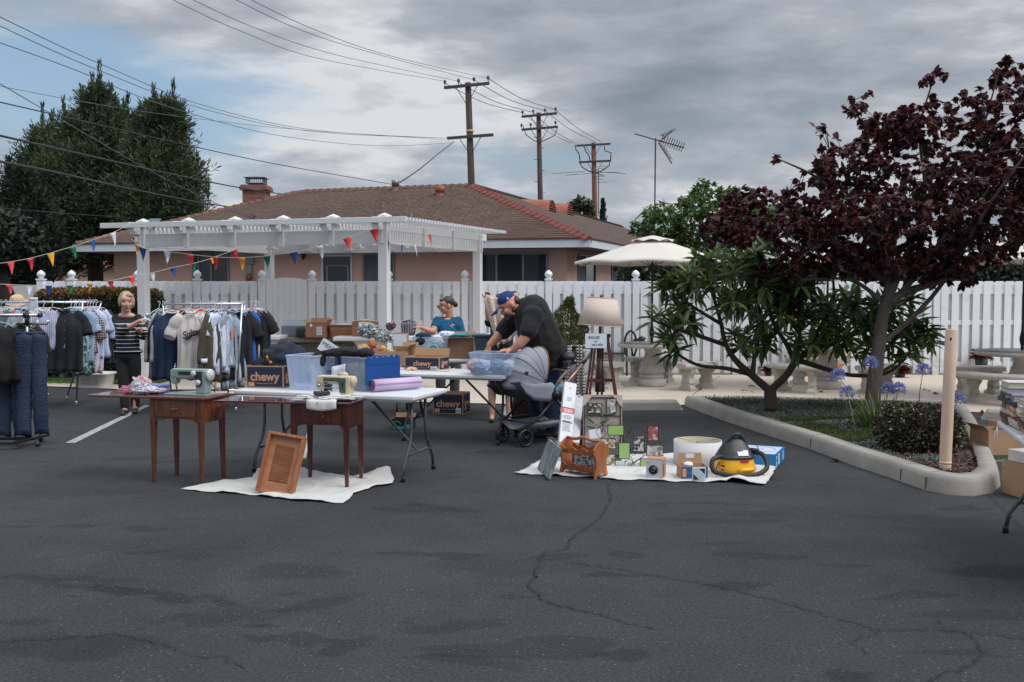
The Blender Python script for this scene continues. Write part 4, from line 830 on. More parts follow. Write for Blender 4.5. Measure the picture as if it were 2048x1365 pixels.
def conifer(label,px,Y,ytop,prof,mat,n,tl,trunk_w,seed,lean=0,up=.5):
 base=AT(px,581,Y);base.z=0;t=thing('pine_tree',label,'tree',base,group='tall pines on the left');s_=Y/FPX;rr=random.Random(seed)
 m=MB();top=AT(px+lean,ytop+10,Y)-base;m.tube([(0,0,0),(top.x*.5,0,top.z*.5),tuple(top)],[trunk_w,trunk_w*.7,.03],8);m.build('trunk',barkd,t)
 LP=[];LD=[];br_=MB()
 cl_=[];cl_w=[]
 for i in range(n):
  if cl_ and rr.random()<.90:
   c0,o0=cl_[rr.randrange(max(0,len(cl_)-1),len(cl_))];gs=.18+.30*min(1,o0 .w_/2.2)if 0 else cl_w[-1];q0=c0+Vector([rr.gauss(0,gs),rr.gauss(0,gs),rr.gauss(0,gs*.9)]);od=(o0*.6+(q0-c0)*.9+Vector((0,0,.35))).normalized()
   for j_ in range(13):
    v=rdir(1)[0];LP.append(tuple(q0+od*rr.uniform(-tl,tl)*.35+Vector(v)*.14));LD.append(tuple(od*.5+Vector(v)*.8+Vector((0,0,.3))))
   continue
  k=rr.randrange(len(prof)-1);u=rr.random();w0=[prof[k][j_]+(prof[k+1][j_]-prof[k][j_])*u for j_ in range(3)]
  if rr.random()>(w0[2]-w0[1]+25)/(max(p[2]-p[1]for p in prof)+25):continue
  a=rr.uniform(0,2*PI);rad=rr.random()**.28;cx_=(w0[1]+w0[2])/2;hw=(w0[2]-w0[1])/2*(.86+.22*noise.noise(Vector((w0[0]*.05,a*1.2,seed))))
  p=AT(cx_+hw*rad*math.cos(a),w0[0],Y)-base+Vector((0,hw*s_*rad*math.sin(a)*.9,0));od=Vector((math.cos(a),math.sin(a),up+rr.uniform(0,.5))).normalized()
  cl_.append((p,od));cl_w.append(.14+.32*min(1,hw*s_/2.2))
  if rr.random()<.5:q=Vector((top.x*.5,0,max(.5,p.z-1.2*rad)));br_.bar(q,p,.06)
  for j_ in range(13):
   v=rdir(1)[0];LP.append(tuple(p+od*rr.uniform(-tl,tl)*.9+Vector(v)*.12));LD.append(tuple(od*.8+Vector(v)*.75))
 for y,xl,xr in prof[:7]:
  for xx in(xl,(xl+xr)/2+rr.uniform(-15,15),xr):
   p=AT(xx+rr.uniform(-6,6),y+rr.uniform(-4,10),Y)-base;hh=rr.uniform(.5,1.1)*tl*2.2
   for j_ in range(70):z=rr.random()*hh;v=rdir(1)[0];LP.append((p.x+v[0]*.04,p.y+v[1]*.04,p.z+z));LD.append((v[0]*.4,v[1]*.4,1.2))
 br_.build('branches',barkd,t);n_=len(LP);leaves('crown',np.array(LP),np.array(LD),rdir(n_),NR.uniform(tl*.30,tl*.62,n_),tl*.10,mat,t,droop=0)
conifer('tallest pine with a pointed tuft at its top',190,44,185,[(185,188,205),(215,168,225),(255,130,245),(300,112,262),(345,95,280),(400,85,300),(450,88,300),(500,100,290)],ndl,5200,.55,.4,3)
conifer('right hand pine with ragged candle tips, above the pergola',325,42,212,[(215,312,345),(250,285,352),(300,262,372),(350,250,395),(400,245,412),(450,250,405),(500,262,380)],ndl,4600,.5,.35,5)
conifer('left pine stepping down behind the tallest one',95,46,255,[(262,88,100),(300,62,140),(350,40,165),(400,25,180),(450,10,190),(500,10,190),(530,40,150)],ndl,3800,.55,.35,8)
conifer('dark pine at the left picture edge',22,40,345,[(350,15,45),(390,-5,70),(430,-20,90),(480,-40,120),(530,-40,110),(570,-20,70)],ndd,3000,.5,.3,11)
conifer('middle pine filling the gap between the two tall ones',255,47,240,[(240,235,290),(280,215,320),(330,200,330),(400,190,330),(470,180,330),(520,200,300)],ndd,2600,.55,.35,14)
broad_tree('distant_tree','small round green tree far behind the house roof','tree',(AT(1160,581,60).x,60,0),[([(1160,560),(1160,450),(1158,400)],.2,.05)],[(1160,408,27,14,0,1),(1145,418,16,10,0,.6),(1178,420,14,14,0,.6)],60,130,9,Mleaf('far_leaf',[S(70,84,66),S(92,104,80)],.6,.2),.25,.17,barkg,.02,twl=.8)
b0=AT(1205,581,60);t=thing('cypress','narrow dark cypress tip beside the reddish utility pole','tree',(b0 .x,60,0));n=1600
zz_=NR.uniform(0,1,n);P_=np.stack([NR.normal(0,.11,n)*(1-zz_*.75),NR.normal(0,.11,n)*(1-zz_*.75),(AT(1205,470,60).z+zz_*(AT(1205,402,60).z-AT(1205,470,60).z))],1);leaves('crown',P_,np.tile([0,0,1.],(n,1))+rdir(n)*.4,rdir(n),.22,.09,Mleaf('cypress_leaf',[S(28,46,40),S(46,66,54)],.7,.1),t)
m=MB();m.tube([(0,0,0),(0,0,AT(1205,430,60).z)],[.12,.06],6);m.build('trunk',barkd,t)
def leafy_box(name,label,cat,c,dims,mat,n,lsz,yaw=0,core=(.012,.014,.009),rp=8.,mat2=None,group=None):
 t=thing(name,label,cat,c,yaw,group);hx,hy,hz=dims[0]/2,dims[1]/2,dims[2];P=[]
 for _ in range(n):
  q=NR.uniform(-1,1,3);k_=NR.choice(5,p=[.12,.12,.27,.27,.22]);ax_=(0,0,1,1,2)[k_];q[ax_]=(1,-1,1,-1,1)[k_];r4=(np.abs(q)**rp).sum()**(1/rp);q=q/r4;q*=random.uniform(.88,1.03)+.05*noise.noise(Vector((q[0]*hx*3,q[1]*hy*3,q[2]*3)));P.append((q[0]*hx,q[1]*hy,max(.02,hz/2+q[2]*hz/2)))
 P=np.array(P);sel=P[:,2]>hz*.93
 def L_(P,mt_,nm):
  k=len(P)
  if k:leaves(nm,P,rdir(k)+np.stack([P[:,0]/hx,P[:,1]/hy,(P[:,2]-hz/2)/hz*2],1)*.6,rdir(k),NR.uniform(lsz*.7,lsz*1.2,k),lsz*.62,mt_,t)
 if mat2:L_(P[sel],mat2,'top_growth');L_(P[~sel],mat,'foliage')
 else:L_(P,mat,'foliage')
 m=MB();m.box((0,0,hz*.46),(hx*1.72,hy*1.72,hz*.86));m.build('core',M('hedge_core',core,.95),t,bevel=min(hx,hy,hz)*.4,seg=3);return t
hl=Mleaf('hedge_leaf',[S(36,44,28),S(54,62,36),S(70,72,42),S(52,40,32)],.5,.2);hr=Mleaf('hedge_red_tips',[S(110,60,44),S(132,110,56),S(96,96,48),S(122,50,42)],.5,.25)
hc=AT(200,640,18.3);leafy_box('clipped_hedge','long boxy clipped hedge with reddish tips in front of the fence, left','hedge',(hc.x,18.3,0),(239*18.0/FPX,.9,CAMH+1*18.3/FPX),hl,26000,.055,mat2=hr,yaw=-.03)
bc_=G(1850,905,.12);bush_l=Mleaf('bush_leaf',[S(40,40,34),S(60,64,46),S(76,54,46),S(86,92,62),S(50,52,40)],.32,.15)
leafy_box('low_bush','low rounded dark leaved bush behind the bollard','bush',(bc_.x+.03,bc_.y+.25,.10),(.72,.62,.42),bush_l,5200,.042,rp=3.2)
ag=thing('agapanthus','clump of strap leaves with blue globe flowers beside the dark bush','flowering plant',G(1752,858,.12));o=ag.location.copy();Ya=o.y
strap=Mleaf('strap_leaf',[S(58,82,40),S(88,112,56),S(120,132,70),S(66,92,46)],.45,.25);m_l=[]
lb=MB()
for i in range(105):
 a=random.uniform(0,2*PI);r=random.uniform(0,.16);L0=random.uniform(.25,.5);d_=Vector((math.cos(a),math.sin(a)*.8,0));p=d_*r;w0=random.uniform(.008,.014);s_=Vector((-d_.y,d_.x,0));rows=[];dr_=random.uniform(.25,.9)
 for k in range(7):
  u=k/6;q=p+d_*(L0*u*(.35+dr_*.6*u))+Vector((0,0,L0*(1.05*u-dr_*.75*u*u)));ww=w0*(1-u**2.5)+.001;rows.append([q-s_*ww,q+s_*ww])
 lb.grid(rows)
lb.build('leaves',strap,ag)
petal=Mleaf('blue_petal',[S(116,126,190),S(142,152,208),S(168,174,220),S(126,134,198)],.6,.3);stem_m=M('flower_stem',S(92,104,62),.6)
for fx_,fy_,bx,by,dy in((1676,752,1735,852,.05),(1694,787,1712,868,-.1),(1742,727,1760,850,0),(1777,780,1766,852,.05),(1797,780,1782,850,0),(1846,742,1836,848,.1),(1916,800,1890,860,.25),(1908,829,1895,860,.2)):
 f=AT(fx_,fy_,Ya+dy)-o;b_=G(bx,by,.12)-o;b_.z=0;m=MB();m.tube([b_,b_.lerp(f,.5)+Vector((random.uniform(-.02,.02),0,.03)),f],[.006,.005,.004],5);st=m.build('stem',stem_m,ag)
 n=210;v=rdir(n);r_=.082 if fx_ not in(1908,)else .05;v[:,2]=np.where(v[:,2]<-.55,-v[:,2],v[:,2]);leaves('flower_head',np.array(f)+v*r_*NR.uniform(.45,.8,(n,1)),v+rdir(n)*.45,rdir(n),r_*.42,r_*.17,petal,st)
 m=MB()
 for k in range(24):d_=Vector(rdir(1)[0]);m.tube([f,f+d_*r_*.6],.0015,3,cap=False)
 m.build('pedicels',stem_m,st)
bo=G(1890,938,.12);t=thing('bollard','pale pink round bollard with a dark hole near its top','bollard',bo);hb=CAMH+(581-659)/FPX*bo.y-bo.z
m=MB();tx=(1897-1890)/FPX*bo.y;m.tube([(0,0,-.05),(0,0,.02),(tx*.5,0,hb*.5),(tx,0,hb)],.049,24);m.build('shaft',M('bollard_paint',S(208,182,160),.7,var=.12,scale=5,stretch=(3,3,.7),bump=.1,bscale=30),t,bevel=.004)
m=MB();m.lathe([(.012,0),(.012,.004)],(0,0,0),10,Matrix.Translation((tx-.022,-.0425,hb-.08))@Matrix.Rotation(PI/2,4,'X')@Matrix.Rotation(0,4,'Y'));m.build('bolt_hole',M('hole',(.01,.008,.008),.9),t)
m=MB();m.lathe([(.0505,0),(.0515,.01),(.0505,.02)],(tx*.05,0,.045),24);m.build('base_ring',M('bollard_paint_base',S(222,180,158),.7),t)
stone=M('cast_stone',S(176,172,166),.9,var=.18,scale=4,bump=.5,bscale=35);stoned=M('cast_stone_top',S(150,150,152),.45,var=.3,scale=5,bump=.1)
PZ=.012
def stone_table(px,pybase,label,r=.57,h=.74):
 o=G(px,pybase,PZ);t=thing('stone_table',label,'table',o,group='round cast stone tables')
 m=MB();m.lathe([(.245,0),(.25,.02),(.25,.10),(.235,.115),(.20,.12),(.19,.135),(.215,.16),(.215,.175),(.185,.19),(.17,.20),(.215,.235),(.225,.26),(.17,.40),(.13,.50),(.115,.58),(.14,.635),(.17,.65),(.17,.665)],n=32);m.build('pedestal',stone,t)
 m=MB();m.lathe([(.17,h-.08),(r-.04,h-.08),(r,h-.065),(r+.01,h-.045),(r,h-.02),(r-.02,h-.01),(r-.02,h-.0098)],n=48);m.build('rim',stone,t);m=MB();m.lathe([(r-.022,h-.006),(.0,h-.002)],n=48);m.build('top',stoned,t);return t,o
def bench(o,yaw,label,R=.82,ang=1.05,h=.44):
 """curved bench: arc about a point behind it (centre at local 0,R)"""
 t=thing('stone_bench',label,'bench',o,yaw,'curved cast stone benches');m=MB();rows=[];rw=.17
 prof=[(-rw,h-.065),(-rw-.012,h-.04),(-rw,h-.012),(-rw+.02,h),(rw-.02,h),(rw,h-.012),(rw+.012,h-.04),(rw,h-.065),(rw-.03,h-.08),(-rw+.03,h-.08)]
 K=22
 for k in range(K+1):
  a=-ang/2+ang*k/K;rows.append([((R+d)*math.sin(a),R-(R+d)*math.cos(a),z)for d,z in prof])
 m.grid([[r[j_]for r in rows]for j_ in range(len(prof))],True,True);m.add(rows[0],[tuple(range(10))]);m.add(rows[-1],[tuple(range(10))[::-1]]);m.build('seat',stone,t)
 for s_ in(-1,1):
  a=s_*ang*.34;c_=Vector((R*math.sin(a),R-R*math.cos(a),0));mt_=Matrix.Translation(c_)@Matrix.Rotation(a,4,'Z');m=MB()
  pr=[(.15,0),(.15,.05),(.125,.065),(.10,.09),(.115,.13),(.10,.17),(.085,.20),(.10,.25),(.14,.30),(.155,.34),(.14,.365)]
  poly=[(-x,z)for x,z in pr]+[(x,z)for x,z in reversed(pr)]
  m.prism(poly,'x',-.05,.05,mt_)
  for yy,zz2,rr in((.085,.30,.045),(-.085,.30,.045),(.055,.12,.03),(-.055,.12,.03)):
   for sx in(-1,1):
    pts=[mt_@Vector((sx*.052,yy+rr*(1-k/16)*math.cos(k*.75),zz2+rr*(1-k/16)*math.sin(k*.75)))for k in range(14)];m.tube(pts,.007,4)
  m.box((0,0,.02),(.14,.34,.045),mt_);m.build('leg',stone,t,bevel=.006)
 return t
T1,o1_=stone_table(1303,772,'round stone pedestal table under the nearer, fully visible parasol')
T2,o2_=stone_table(1652,777,'round stone pedestal table seen behind the V shaped trunk')
o3w=G(2042,800,PZ);T3,o3_=stone_table(2042,800,'round stone pedestal table at the right picture edge',.66)
def around(o,deg,d,label,**k):
 a=R_(deg);bench(Vector((o.x+math.sin(a)*d,o.y-math.cos(a)*d,PZ)),a,label,**k)
around(o1_,-75,.86,'curved stone bench left of the first parasol table');around(o1_,48,.95,'curved stone bench front right of the first parasol table, sheet on its seat');around(o1_,172,.80,'curved stone bench behind the first parasol table, against the fence')
around(o2_,-48,.95,'curved stone bench left of the middle stone table, behind the shrub trunk');around(o2_,42,.95,'curved stone bench right of the middle stone table, behind the purple tree trunk');around(o2_,176,.80,'curved stone bench behind the middle stone table')
around(o3_,-50,.98,'curved stone bench between the pink bollard and the book table',ang=1.15);around(o3_,200,.85,'curved stone bench behind the right edge stone table')
pap=M('paper_sheet',S(200,208,222),.6,var=.03);o=thing('paper_sheet','crinkled pale plastic sheet lying on the front right stone bench','sheet',(o1_.x+.74,o1_.y-.62,.458),.5)
m=MB();m.grid([[(x*.06-.24,y*.06-.12,.006*noise.noise(Vector((x,y,1)))+.003)for y in range(5)]for x in range(9)]);m.build('sheet',pap,o)
o=thing('folded_papers','sheet of paper lying on the stone bench left of the parasol table','paper',(o1_.x-.80,o1_.y-.10,.457),.3);m=MB();m.grid([[(x*.06-.15,y*.06-.12,.010*noise.noise(Vector((x,y,4)))+.006)for y in range(5)]for x in range(6)]);m.build('sheet',M('paper_bluegrey',S(150,166,184),.7,var=.2,scale=10),o)
canv=M('parasol_canvas',S(204,197,188),.85,var=.04,scale=2,bump=.15,bscale=200);plm=M('parasol_pole',S(44,38,36),.4,.3)
def parasol(o,ztop,zrim,R,label,yaw=.2):
 t=thing('parasol',label,'parasol',(o.x,o.y,.74),yaw,'cream patio parasols');z0=.74;m=MB();m.tube([(0,0,-.25),(0,0,ztop-z0)],.019,12);m.build('pole',plm,t)
 m=MB();m.lathe([(.02,.0),(.026,.03),(.02,.05),(.028,.07),(.043,.14),(.045,.17),(.03,.24),(.026,.27),(.02,.29)],(0,0,.02),14);m.build('crank_housing',plm,t)
 m=MB();zt=ztop-z0;zr=zrim-z0;n=8;rows=[]
 for i in range(n*6+1):
  a=2*PI*i/(n*6);u=(i%6)/6;pinch=math.sin(u*PI);row=[]
  for k in range(9):
   v=.17+.83*k/8;row.append((R*v*(1-.045*pinch*v)*math.cos(a),R*v*(1-.045*pinch*v)*math.sin(a),zt-.06-(zt-.06-zr)*(v**1.02)-.03*pinch*v*math.sin(v*PI)+.03*pinch*v**3))
  row.append((row[-1][0],row[-1][1],row[-1][2]-.035));rows.append(row)
 m.grid(rows);cn_=m.build('canopy',canv,t,solid=.004)
 m=MB();rows=[]
 for i in range(n*6+1):
  a=2*PI*i/(n*6);u=(i%6)/6;pinch=math.sin(u*PI);row=[]
  for k in range(6):v=k/5;rr=.36*v;row.append((rr*math.cos(a),rr*math.sin(a),zt-.03-.115*v**1.2-(.0)+.035*pinch*v*v))
  rows.append(row)
 m.grid(rows);m.build('vent_flap',canv,cn_,solid=.004)
 m=MB();m.lathe([(.02,-.02),(.045,0),(.04,.03),(0,.04)],(0,0,zt),12);m.build('finial',plm,t)
 for k in range(n):
  a=2*PI*k/n;e_=Vector((R*math.cos(a),R*math.sin(a),zr));m=MB();m.tube([(0,0,zt-.07),e_*.99+Vector((0,0,-.012))],.007,5);md=Vector((0,0,zt-.07)).lerp(e_,.5);m.tube([(0,0,zt-.55),md-Vector((0,0,.02))],.006,5);m.build('rib',plm,t)
parasol(o1_,2.60,2.10,1.36,'open cream parasol in full view behind the price lamp');parasol(o2_,2.52,2.06,1.3,'cream parasol mostly hidden behind the purple tree crown',.5);parasol(o3_,2.5,2.06,1.33,'cream parasol at the right picture edge behind purple leaves',.1)
terr=M('terracotta',S(180,112,76),.8,var=.1);blue=M('glazed_blue_pot',S(62,76,90),.35,var=.15,stretch=(1,1,9))
def pot(name,label,px,py,r,h,mat,saucer=True,grp='potted plants on the patio'):
 o=G(px,py,PZ);t=thing(name,label,'potted plant',o,group=grp);m=MB();m.lathe([(r*.78,.02),(r*.95,h*.85),(r*1.04,h*.87),(r*1.05,h),(r*.9,h),(r*.88,h*.9),(0,h*.88)],n=28);m.build('pot',mat,t)
 if saucer:m=MB();m.lathe([(r*.9,0),(r*1.08,.05),(r*1.0,.05),(r*.85,.015),(0,.015)],n=28);m.build('saucer',terr,t)
 return t,o
t,o=pot('potted_shrub','yellow green shrub in a large dark blue pot with terracotta saucer',1452,744,.25,.42,blue);n=1500
P_=NR.normal(0,1,(n,3))*[.24,.24,.24]+[0,0,.82];leaves('foliage',P_,rdir(n),rdir(n),.08,.045,Mleaf('yellow_green',[S(80,92,40),S(150,140,50),S(60,78,40),S(190,150,60)],.5,.25),t)
m=MB()
for k in range(7):m.tube([(0,0,.38),(random.uniform(-.1,.1),random.uniform(-.1,.1),.6),(random.uniform(-.25,.25),random.uniform(-.2,.2),.95)],[.012,.009,.004],5)
m.build('stems',barkd,t)
t,o=pot('potted_conifer','bushy potted conifer behind the man in black',1140,762,.20,.34,M('black_pot',(.02,.02,.022),.4),False);LP=[];LD=[]
for i in range(300):
 z=random.uniform(.40,1.45);
 rr=(.30 if z<.95 else .30*(1.45-z)/.5)*(.75+.4*random.random());a=random.uniform(0,2*PI);rr*=.75+.6*abs(noise.noise(Vector((a,z*4,2))));c_=Vector((rr*math.cos(a)+.05*math.sin(z*9)-.02,rr*math.sin(a),z))
 for j_ in range(22):v=rdir(1)[0];LP.append(tuple(c_+Vector(v)*.05));LD.append((v[0]*.6+math.cos(a)*.4,v[1]*.6,.7+v[2]*.4))
leaves('foliage',np.array(LP),np.array(LD),rdir(len(LP)),.055,.016,Mleaf('conifer_pot',[S(66,80,40),S(100,112,56),S(130,134,70),S(54,66,40)],.6,.2),t);m=MB();m.tube([(0,0,.3),(.02,0,1.3)],[.03,.01],6);m.build('stem',barkd,t)
brom=Mleaf('bromeliad_red',[S(70,20,26),S(110,34,36),S(90,44,40)],.45,.15)
for i,(px,py,r,lb_)in enumerate(((1395,742,.20,'dark red rosette plant behind the front right stone bench'),(1318,750,.14,'dark red rosette plant behind the parasol table pedestal'),(1536,752,.14,'dark red rosette plant between blue pot and middle table'),(1800,755,.20,'red rosette plant against the fence beside the purple tree trunk'),(1962,752,.22,'dark red plant showing above the back bench, right'))):
 o=G(px,py,PZ);t=thing('bromeliad',lb_,'plant',o,group='red rosette plants along the fence');zb=.36 if i in(0,4)else .1;n=90
 a=NR.uniform(0,2*PI,n);el=NR.uniform(.2,1.3,n);D=np.stack([np.cos(a)*np.cos(el),np.sin(a)*np.cos(el),np.sin(el)],1);leaves('leaves',np.tile([0,0,zb],(n,1)),D,np.tile([0,0,1.],(n,1)),r,r*.28,brom,t,droop=.5)
 m=MB();m.lathe([(r*.4,0),(r*.55,zb),(0,zb)],n=14);m.build('pot',M('black_pot',(.02,.02,.022)),t)
for i,(px,lb_)in enumerate(((1606,'small yellow green seedling plant left of the middle table'),(1668,'small yellow green plant behind the middle table'))):
 o=G(px,752,PZ);t=thing('small_plant',lb_,'plant',o);n=260;leaves('foliage',NR.normal(0,1,(n,3))*[.16,.12,.16]+[0,0,.45],rdir(n),rdir(n),.08,.05,Mleaf('yellow_green',[S(80,92,40),S(150,140,50)]),t);m=MB();m.lathe([(.12,0),(.16,.28),(0,.26)],n=14);m.build('pot',terr,t)
WT=M('white_plastic_top',S(212,214,218),.4,var=.03,scale=3);leg_g=M('table_leg_grey',S(84,88,94),.35,.5);leg_d=M('table_leg_dark',S(44,46,50),.4,.5)
oc=G(672,747,PZ);t=thing('concrete_table','old grey concrete table with a deep tapering base by the fence','table',(oc.x,17.2,PZ));m=MB()
zc=AT(672,672,17.2).z-PZ;m.box((0,0,zc-.05),(1.95,.85,.09));m.build('top',M('grey_concrete',S(128,124,116),.9,var=.15,bump=.3),t,bevel=.02)
m=MB();m.prism([(-.82,zc-.1),(.82,zc-.1),(.74,zc-.2),(.68,.1),(.74,0),(-.74,0),(-.68,.1),(-.74,zc-.2)],'y',-.30,.30);m.build('base',M('dark_concrete',S(104,100,92),.9,var=.15,bump=.3),t,bevel=.02)
CT=zc+PZ
def bracket_table(px0,px1,py,Y,label):
 a=AT(px0,py,Y);b_=AT(px1,py,Y);t=thing('white_side_table',label,'table',((a.x+b_.x)/2,Y,PZ),group='white tables against the fence');w=(b_.x-a.x);z=a.z-PZ;m=MB();m.box((0,0,z-.03),(w,.6,.06));m.build('top',WT,t,bevel=.008)
 for s_ in(-1,1):
  m=MB();x=s_*w*.22;m.prism([(x-.22,z-.07),(x+.22,z-.07),(x+.12,z-.19),(x-.12,z-.19)],'y',-.2,.2);m.box((x,0,(z-.19)/2),(.10,.12,z-.19));m.build('leg',WT,t,bevel=.006)
 return z+PZ
z1=bracket_table(462,568,671,16.6,'white side table behind the middle clothes rack holding a brown box');z2=bracket_table(672,902,673,16.4,'long white side table behind the paper bags and flowers')
o=G(213,720,.03);t=thing('folded_table','white plastic folding table with oval handle leaning half folded behind the woman','folding table',(o.x,16.3,.03));s_=16.3/FPX
m=MB();m.box((0,.1,.78),(.42,.05,.62),Matrix.Rotation(-.16,4,'X'));m.build('upper_half',WT,t,bevel=.015);m=MB();m.prism([(-.30,.52),(.14,.52),(.08,.40),(-.2,.40)],'y',-.25,.2);m.build('lower_half',WT,t,bevel=.01)
m=MB();m.tube([(-.11+.11*math.cos(a*PI/8)*1.0+.05,-.0,.60+.022*math.sin(a*PI/8))for a in range(16)],.008,5,closed=True);m.build('handle',M('handle_dark',(.05,.05,.055),.5),t);m=MB();m.tube([(-.15,.1,.4),(-.15,.1,0)],.014);m.tube([(.1,.1,.4),(.1,.1,0)],.014);m.build('leg',leg_d,t)
dk=M('dark_resin',S(50,54,60),.5,var=.1);o=G(1225,748,PZ);t=thing('patio_chair','dark grey resin patio chair behind the parasol table','chair',o);m=MB()
ztop=AT(1225,657,o.y).z;w=.23
m.tube([(-w,0,0),(-w,.02,ztop*.5),(-w,.04,ztop-.04),(-w+.05,.045,ztop),(w-.05,.045,ztop),(w,.04,ztop-.04),(w,.02,ztop*.5),(w,0,0)],.022,8);m.build('back_frame',dk,t)
m=MB();m.box((0,.04,ztop-.15),(.42,.025,.07));m.box((0,.04,ztop-.22),(.42,.02,.03));m.build('back_slat',dk,t,bevel=.004);m=MB();m.box((0,-.22,.42),(.46,.44,.03));m.build('seat',dk,t,bevel=.01)
for s_ in(-1,1):m=MB();m.tube([(s_*w,-.42,0),(s_*w,-.42,.62),(s_*w,0,.64)],.02,8);m.build('arm',dk,t)
redm=M('red_enamel',S(170,40,34),.3);o=G(1233,744,PZ);s_=o.y/FPX;t=thing('patio_heater','small red and black gas heater with a wide cross bar behind the lamp stand','heater',o)
m=MB();m.lathe([(.09,0),(.10,.03),(.03,.05),(.03,.42),(.07,.44),(.085,.55),(.05,.58)],n=16);m.build('stand',dk,t);m=MB();m.lathe([(.06,.55),(.075,.60),(.07,.66),(.02,.69)],n=16);m.build('tank',redm,t);m=MB();m.bar((-.17,0,.70),(.14,0,.70),.02);m.lathe([(.03,.70),(.045,.74),(0,.76)],n=10);m.build('handle',dk,t)
o=G(1262,758,PZ);t=thing('wheeled_cart','cart with a spoked wheel half hidden behind the parasol table','cart',o);m=MB();R0=.32;m.tube([(R0*.3*math.cos(a*PI/12),R0*math.sin(a*PI/12),.62+0*a)if 0 else(.0+R0*.35*math.cos(a*PI/12),.1,.62+R0*.8*math.sin(a*PI/12))for a in range(24)],.02,6,closed=True)
for a in range(10):m.bar((0,.1,.62),(R0*.35*math.cos(a*PI/5),.1,.62+R0*.8*math.sin(a*PI/5)),.006)
m.build('wheel',dk,t);m=MB();m.bar((.0,.1,.62),(.15,.1,0.02),.03);m.bar((.05,.1,.70),(.28,.1,.74),.035);m.lathe([(.05,.66),(.07,.72),(.04,.78)],(.2,.1,0),10);m.build('frame',dk,t)
nb=thing('neighbour_house','tan house with a low tiled roof seen far off under the pines','house',(AT(200,581,70).x,70,0));s_=70/FPX
m=MB();m.box((0,0,1.6),(5.6,4,3.2));m.build('wall',M('tan_stucco',S(190,160,138),.9),nb);m=MB();m.add([(-3.4,-2.5,3.2),(3.4,-2.5,3.2),(3.4,2.5,3.2),(-3.4,2.5,3.2),(-1.5,0,4.4),(1.5,0,4.4)],[(0,1,5,4),(1,2,5),(2,3,4,5),(3,0,4),(0,1,2,3)]);m.build('roof',M('clay_roof',S(150,96,80),.9,var=.2,scale=8),nb)
m=MB();m.box((1.0,-2.0,1.6),(.9,.08,1.4));m.build('window',glass,nb);m=MB();m.box((-1.9,-2.02,1.6),(.5,.06,2.6));m.build('brick_pier',M('brick_pier',S(140,92,80),.9),nb)
bw=thing('block_wall','low white block wall far off at the left edge','wall',(AT(60,581,34).x,34,0));m=MB();m.box((0,0,.9),(6,.2,1.8));m.build('blocks',M('white_block',S(196,190,182),.9,var=.08,scale=4),bw)
dtm=M('dark_tree_trunk',S(36,30,28),.9)
o=AT(20,581,26);t=thing('street_tree','slanting dark trunk with dark crown at the left picture edge','tree',(o.x,26,0));m=MB();m.tube([(.2,0,0),(0,0,1.0),(-.35,0,2.0),(-.5,0,2.8)],[.33,.30,.26,.2],10);m.build('trunk',dtm,t)
n=5000;P_=rdir(n)*NR.uniform(.4,1,(n,1))**.4*[1.7,1.4,.85]+[-.9,0,3.0];leaves('crown',P_,rdir(n),rdir(n),.2,.10,ndd,t)
chrome=M('chrome',S(190,196,204),.18,.9,var=.05);blackm=M('black_metal',(.018,.018,.02),.35,.3);blackp=M('black_plastic',(.02,.02,.022),.45)
hang={'w':M('hanger_white',S(215,222,230),.35),'b':M('hanger_blue',S(150,190,210),.35),'k':blackp,'r':M('hanger_red',S(200,50,60),.35),'c':chrome,'p':M('hanger_pink',S(214,150,170),.35),'g':M('hanger_mint',S(160,205,196),.35)}
def cl(n,rgb,**k):k.setdefault('bump',.5);k.setdefault('bscale',18);return M('cloth_'+n,S(*rgb),.9,var=.10,scale=5,sheen=.05,**k)
GN=[0]
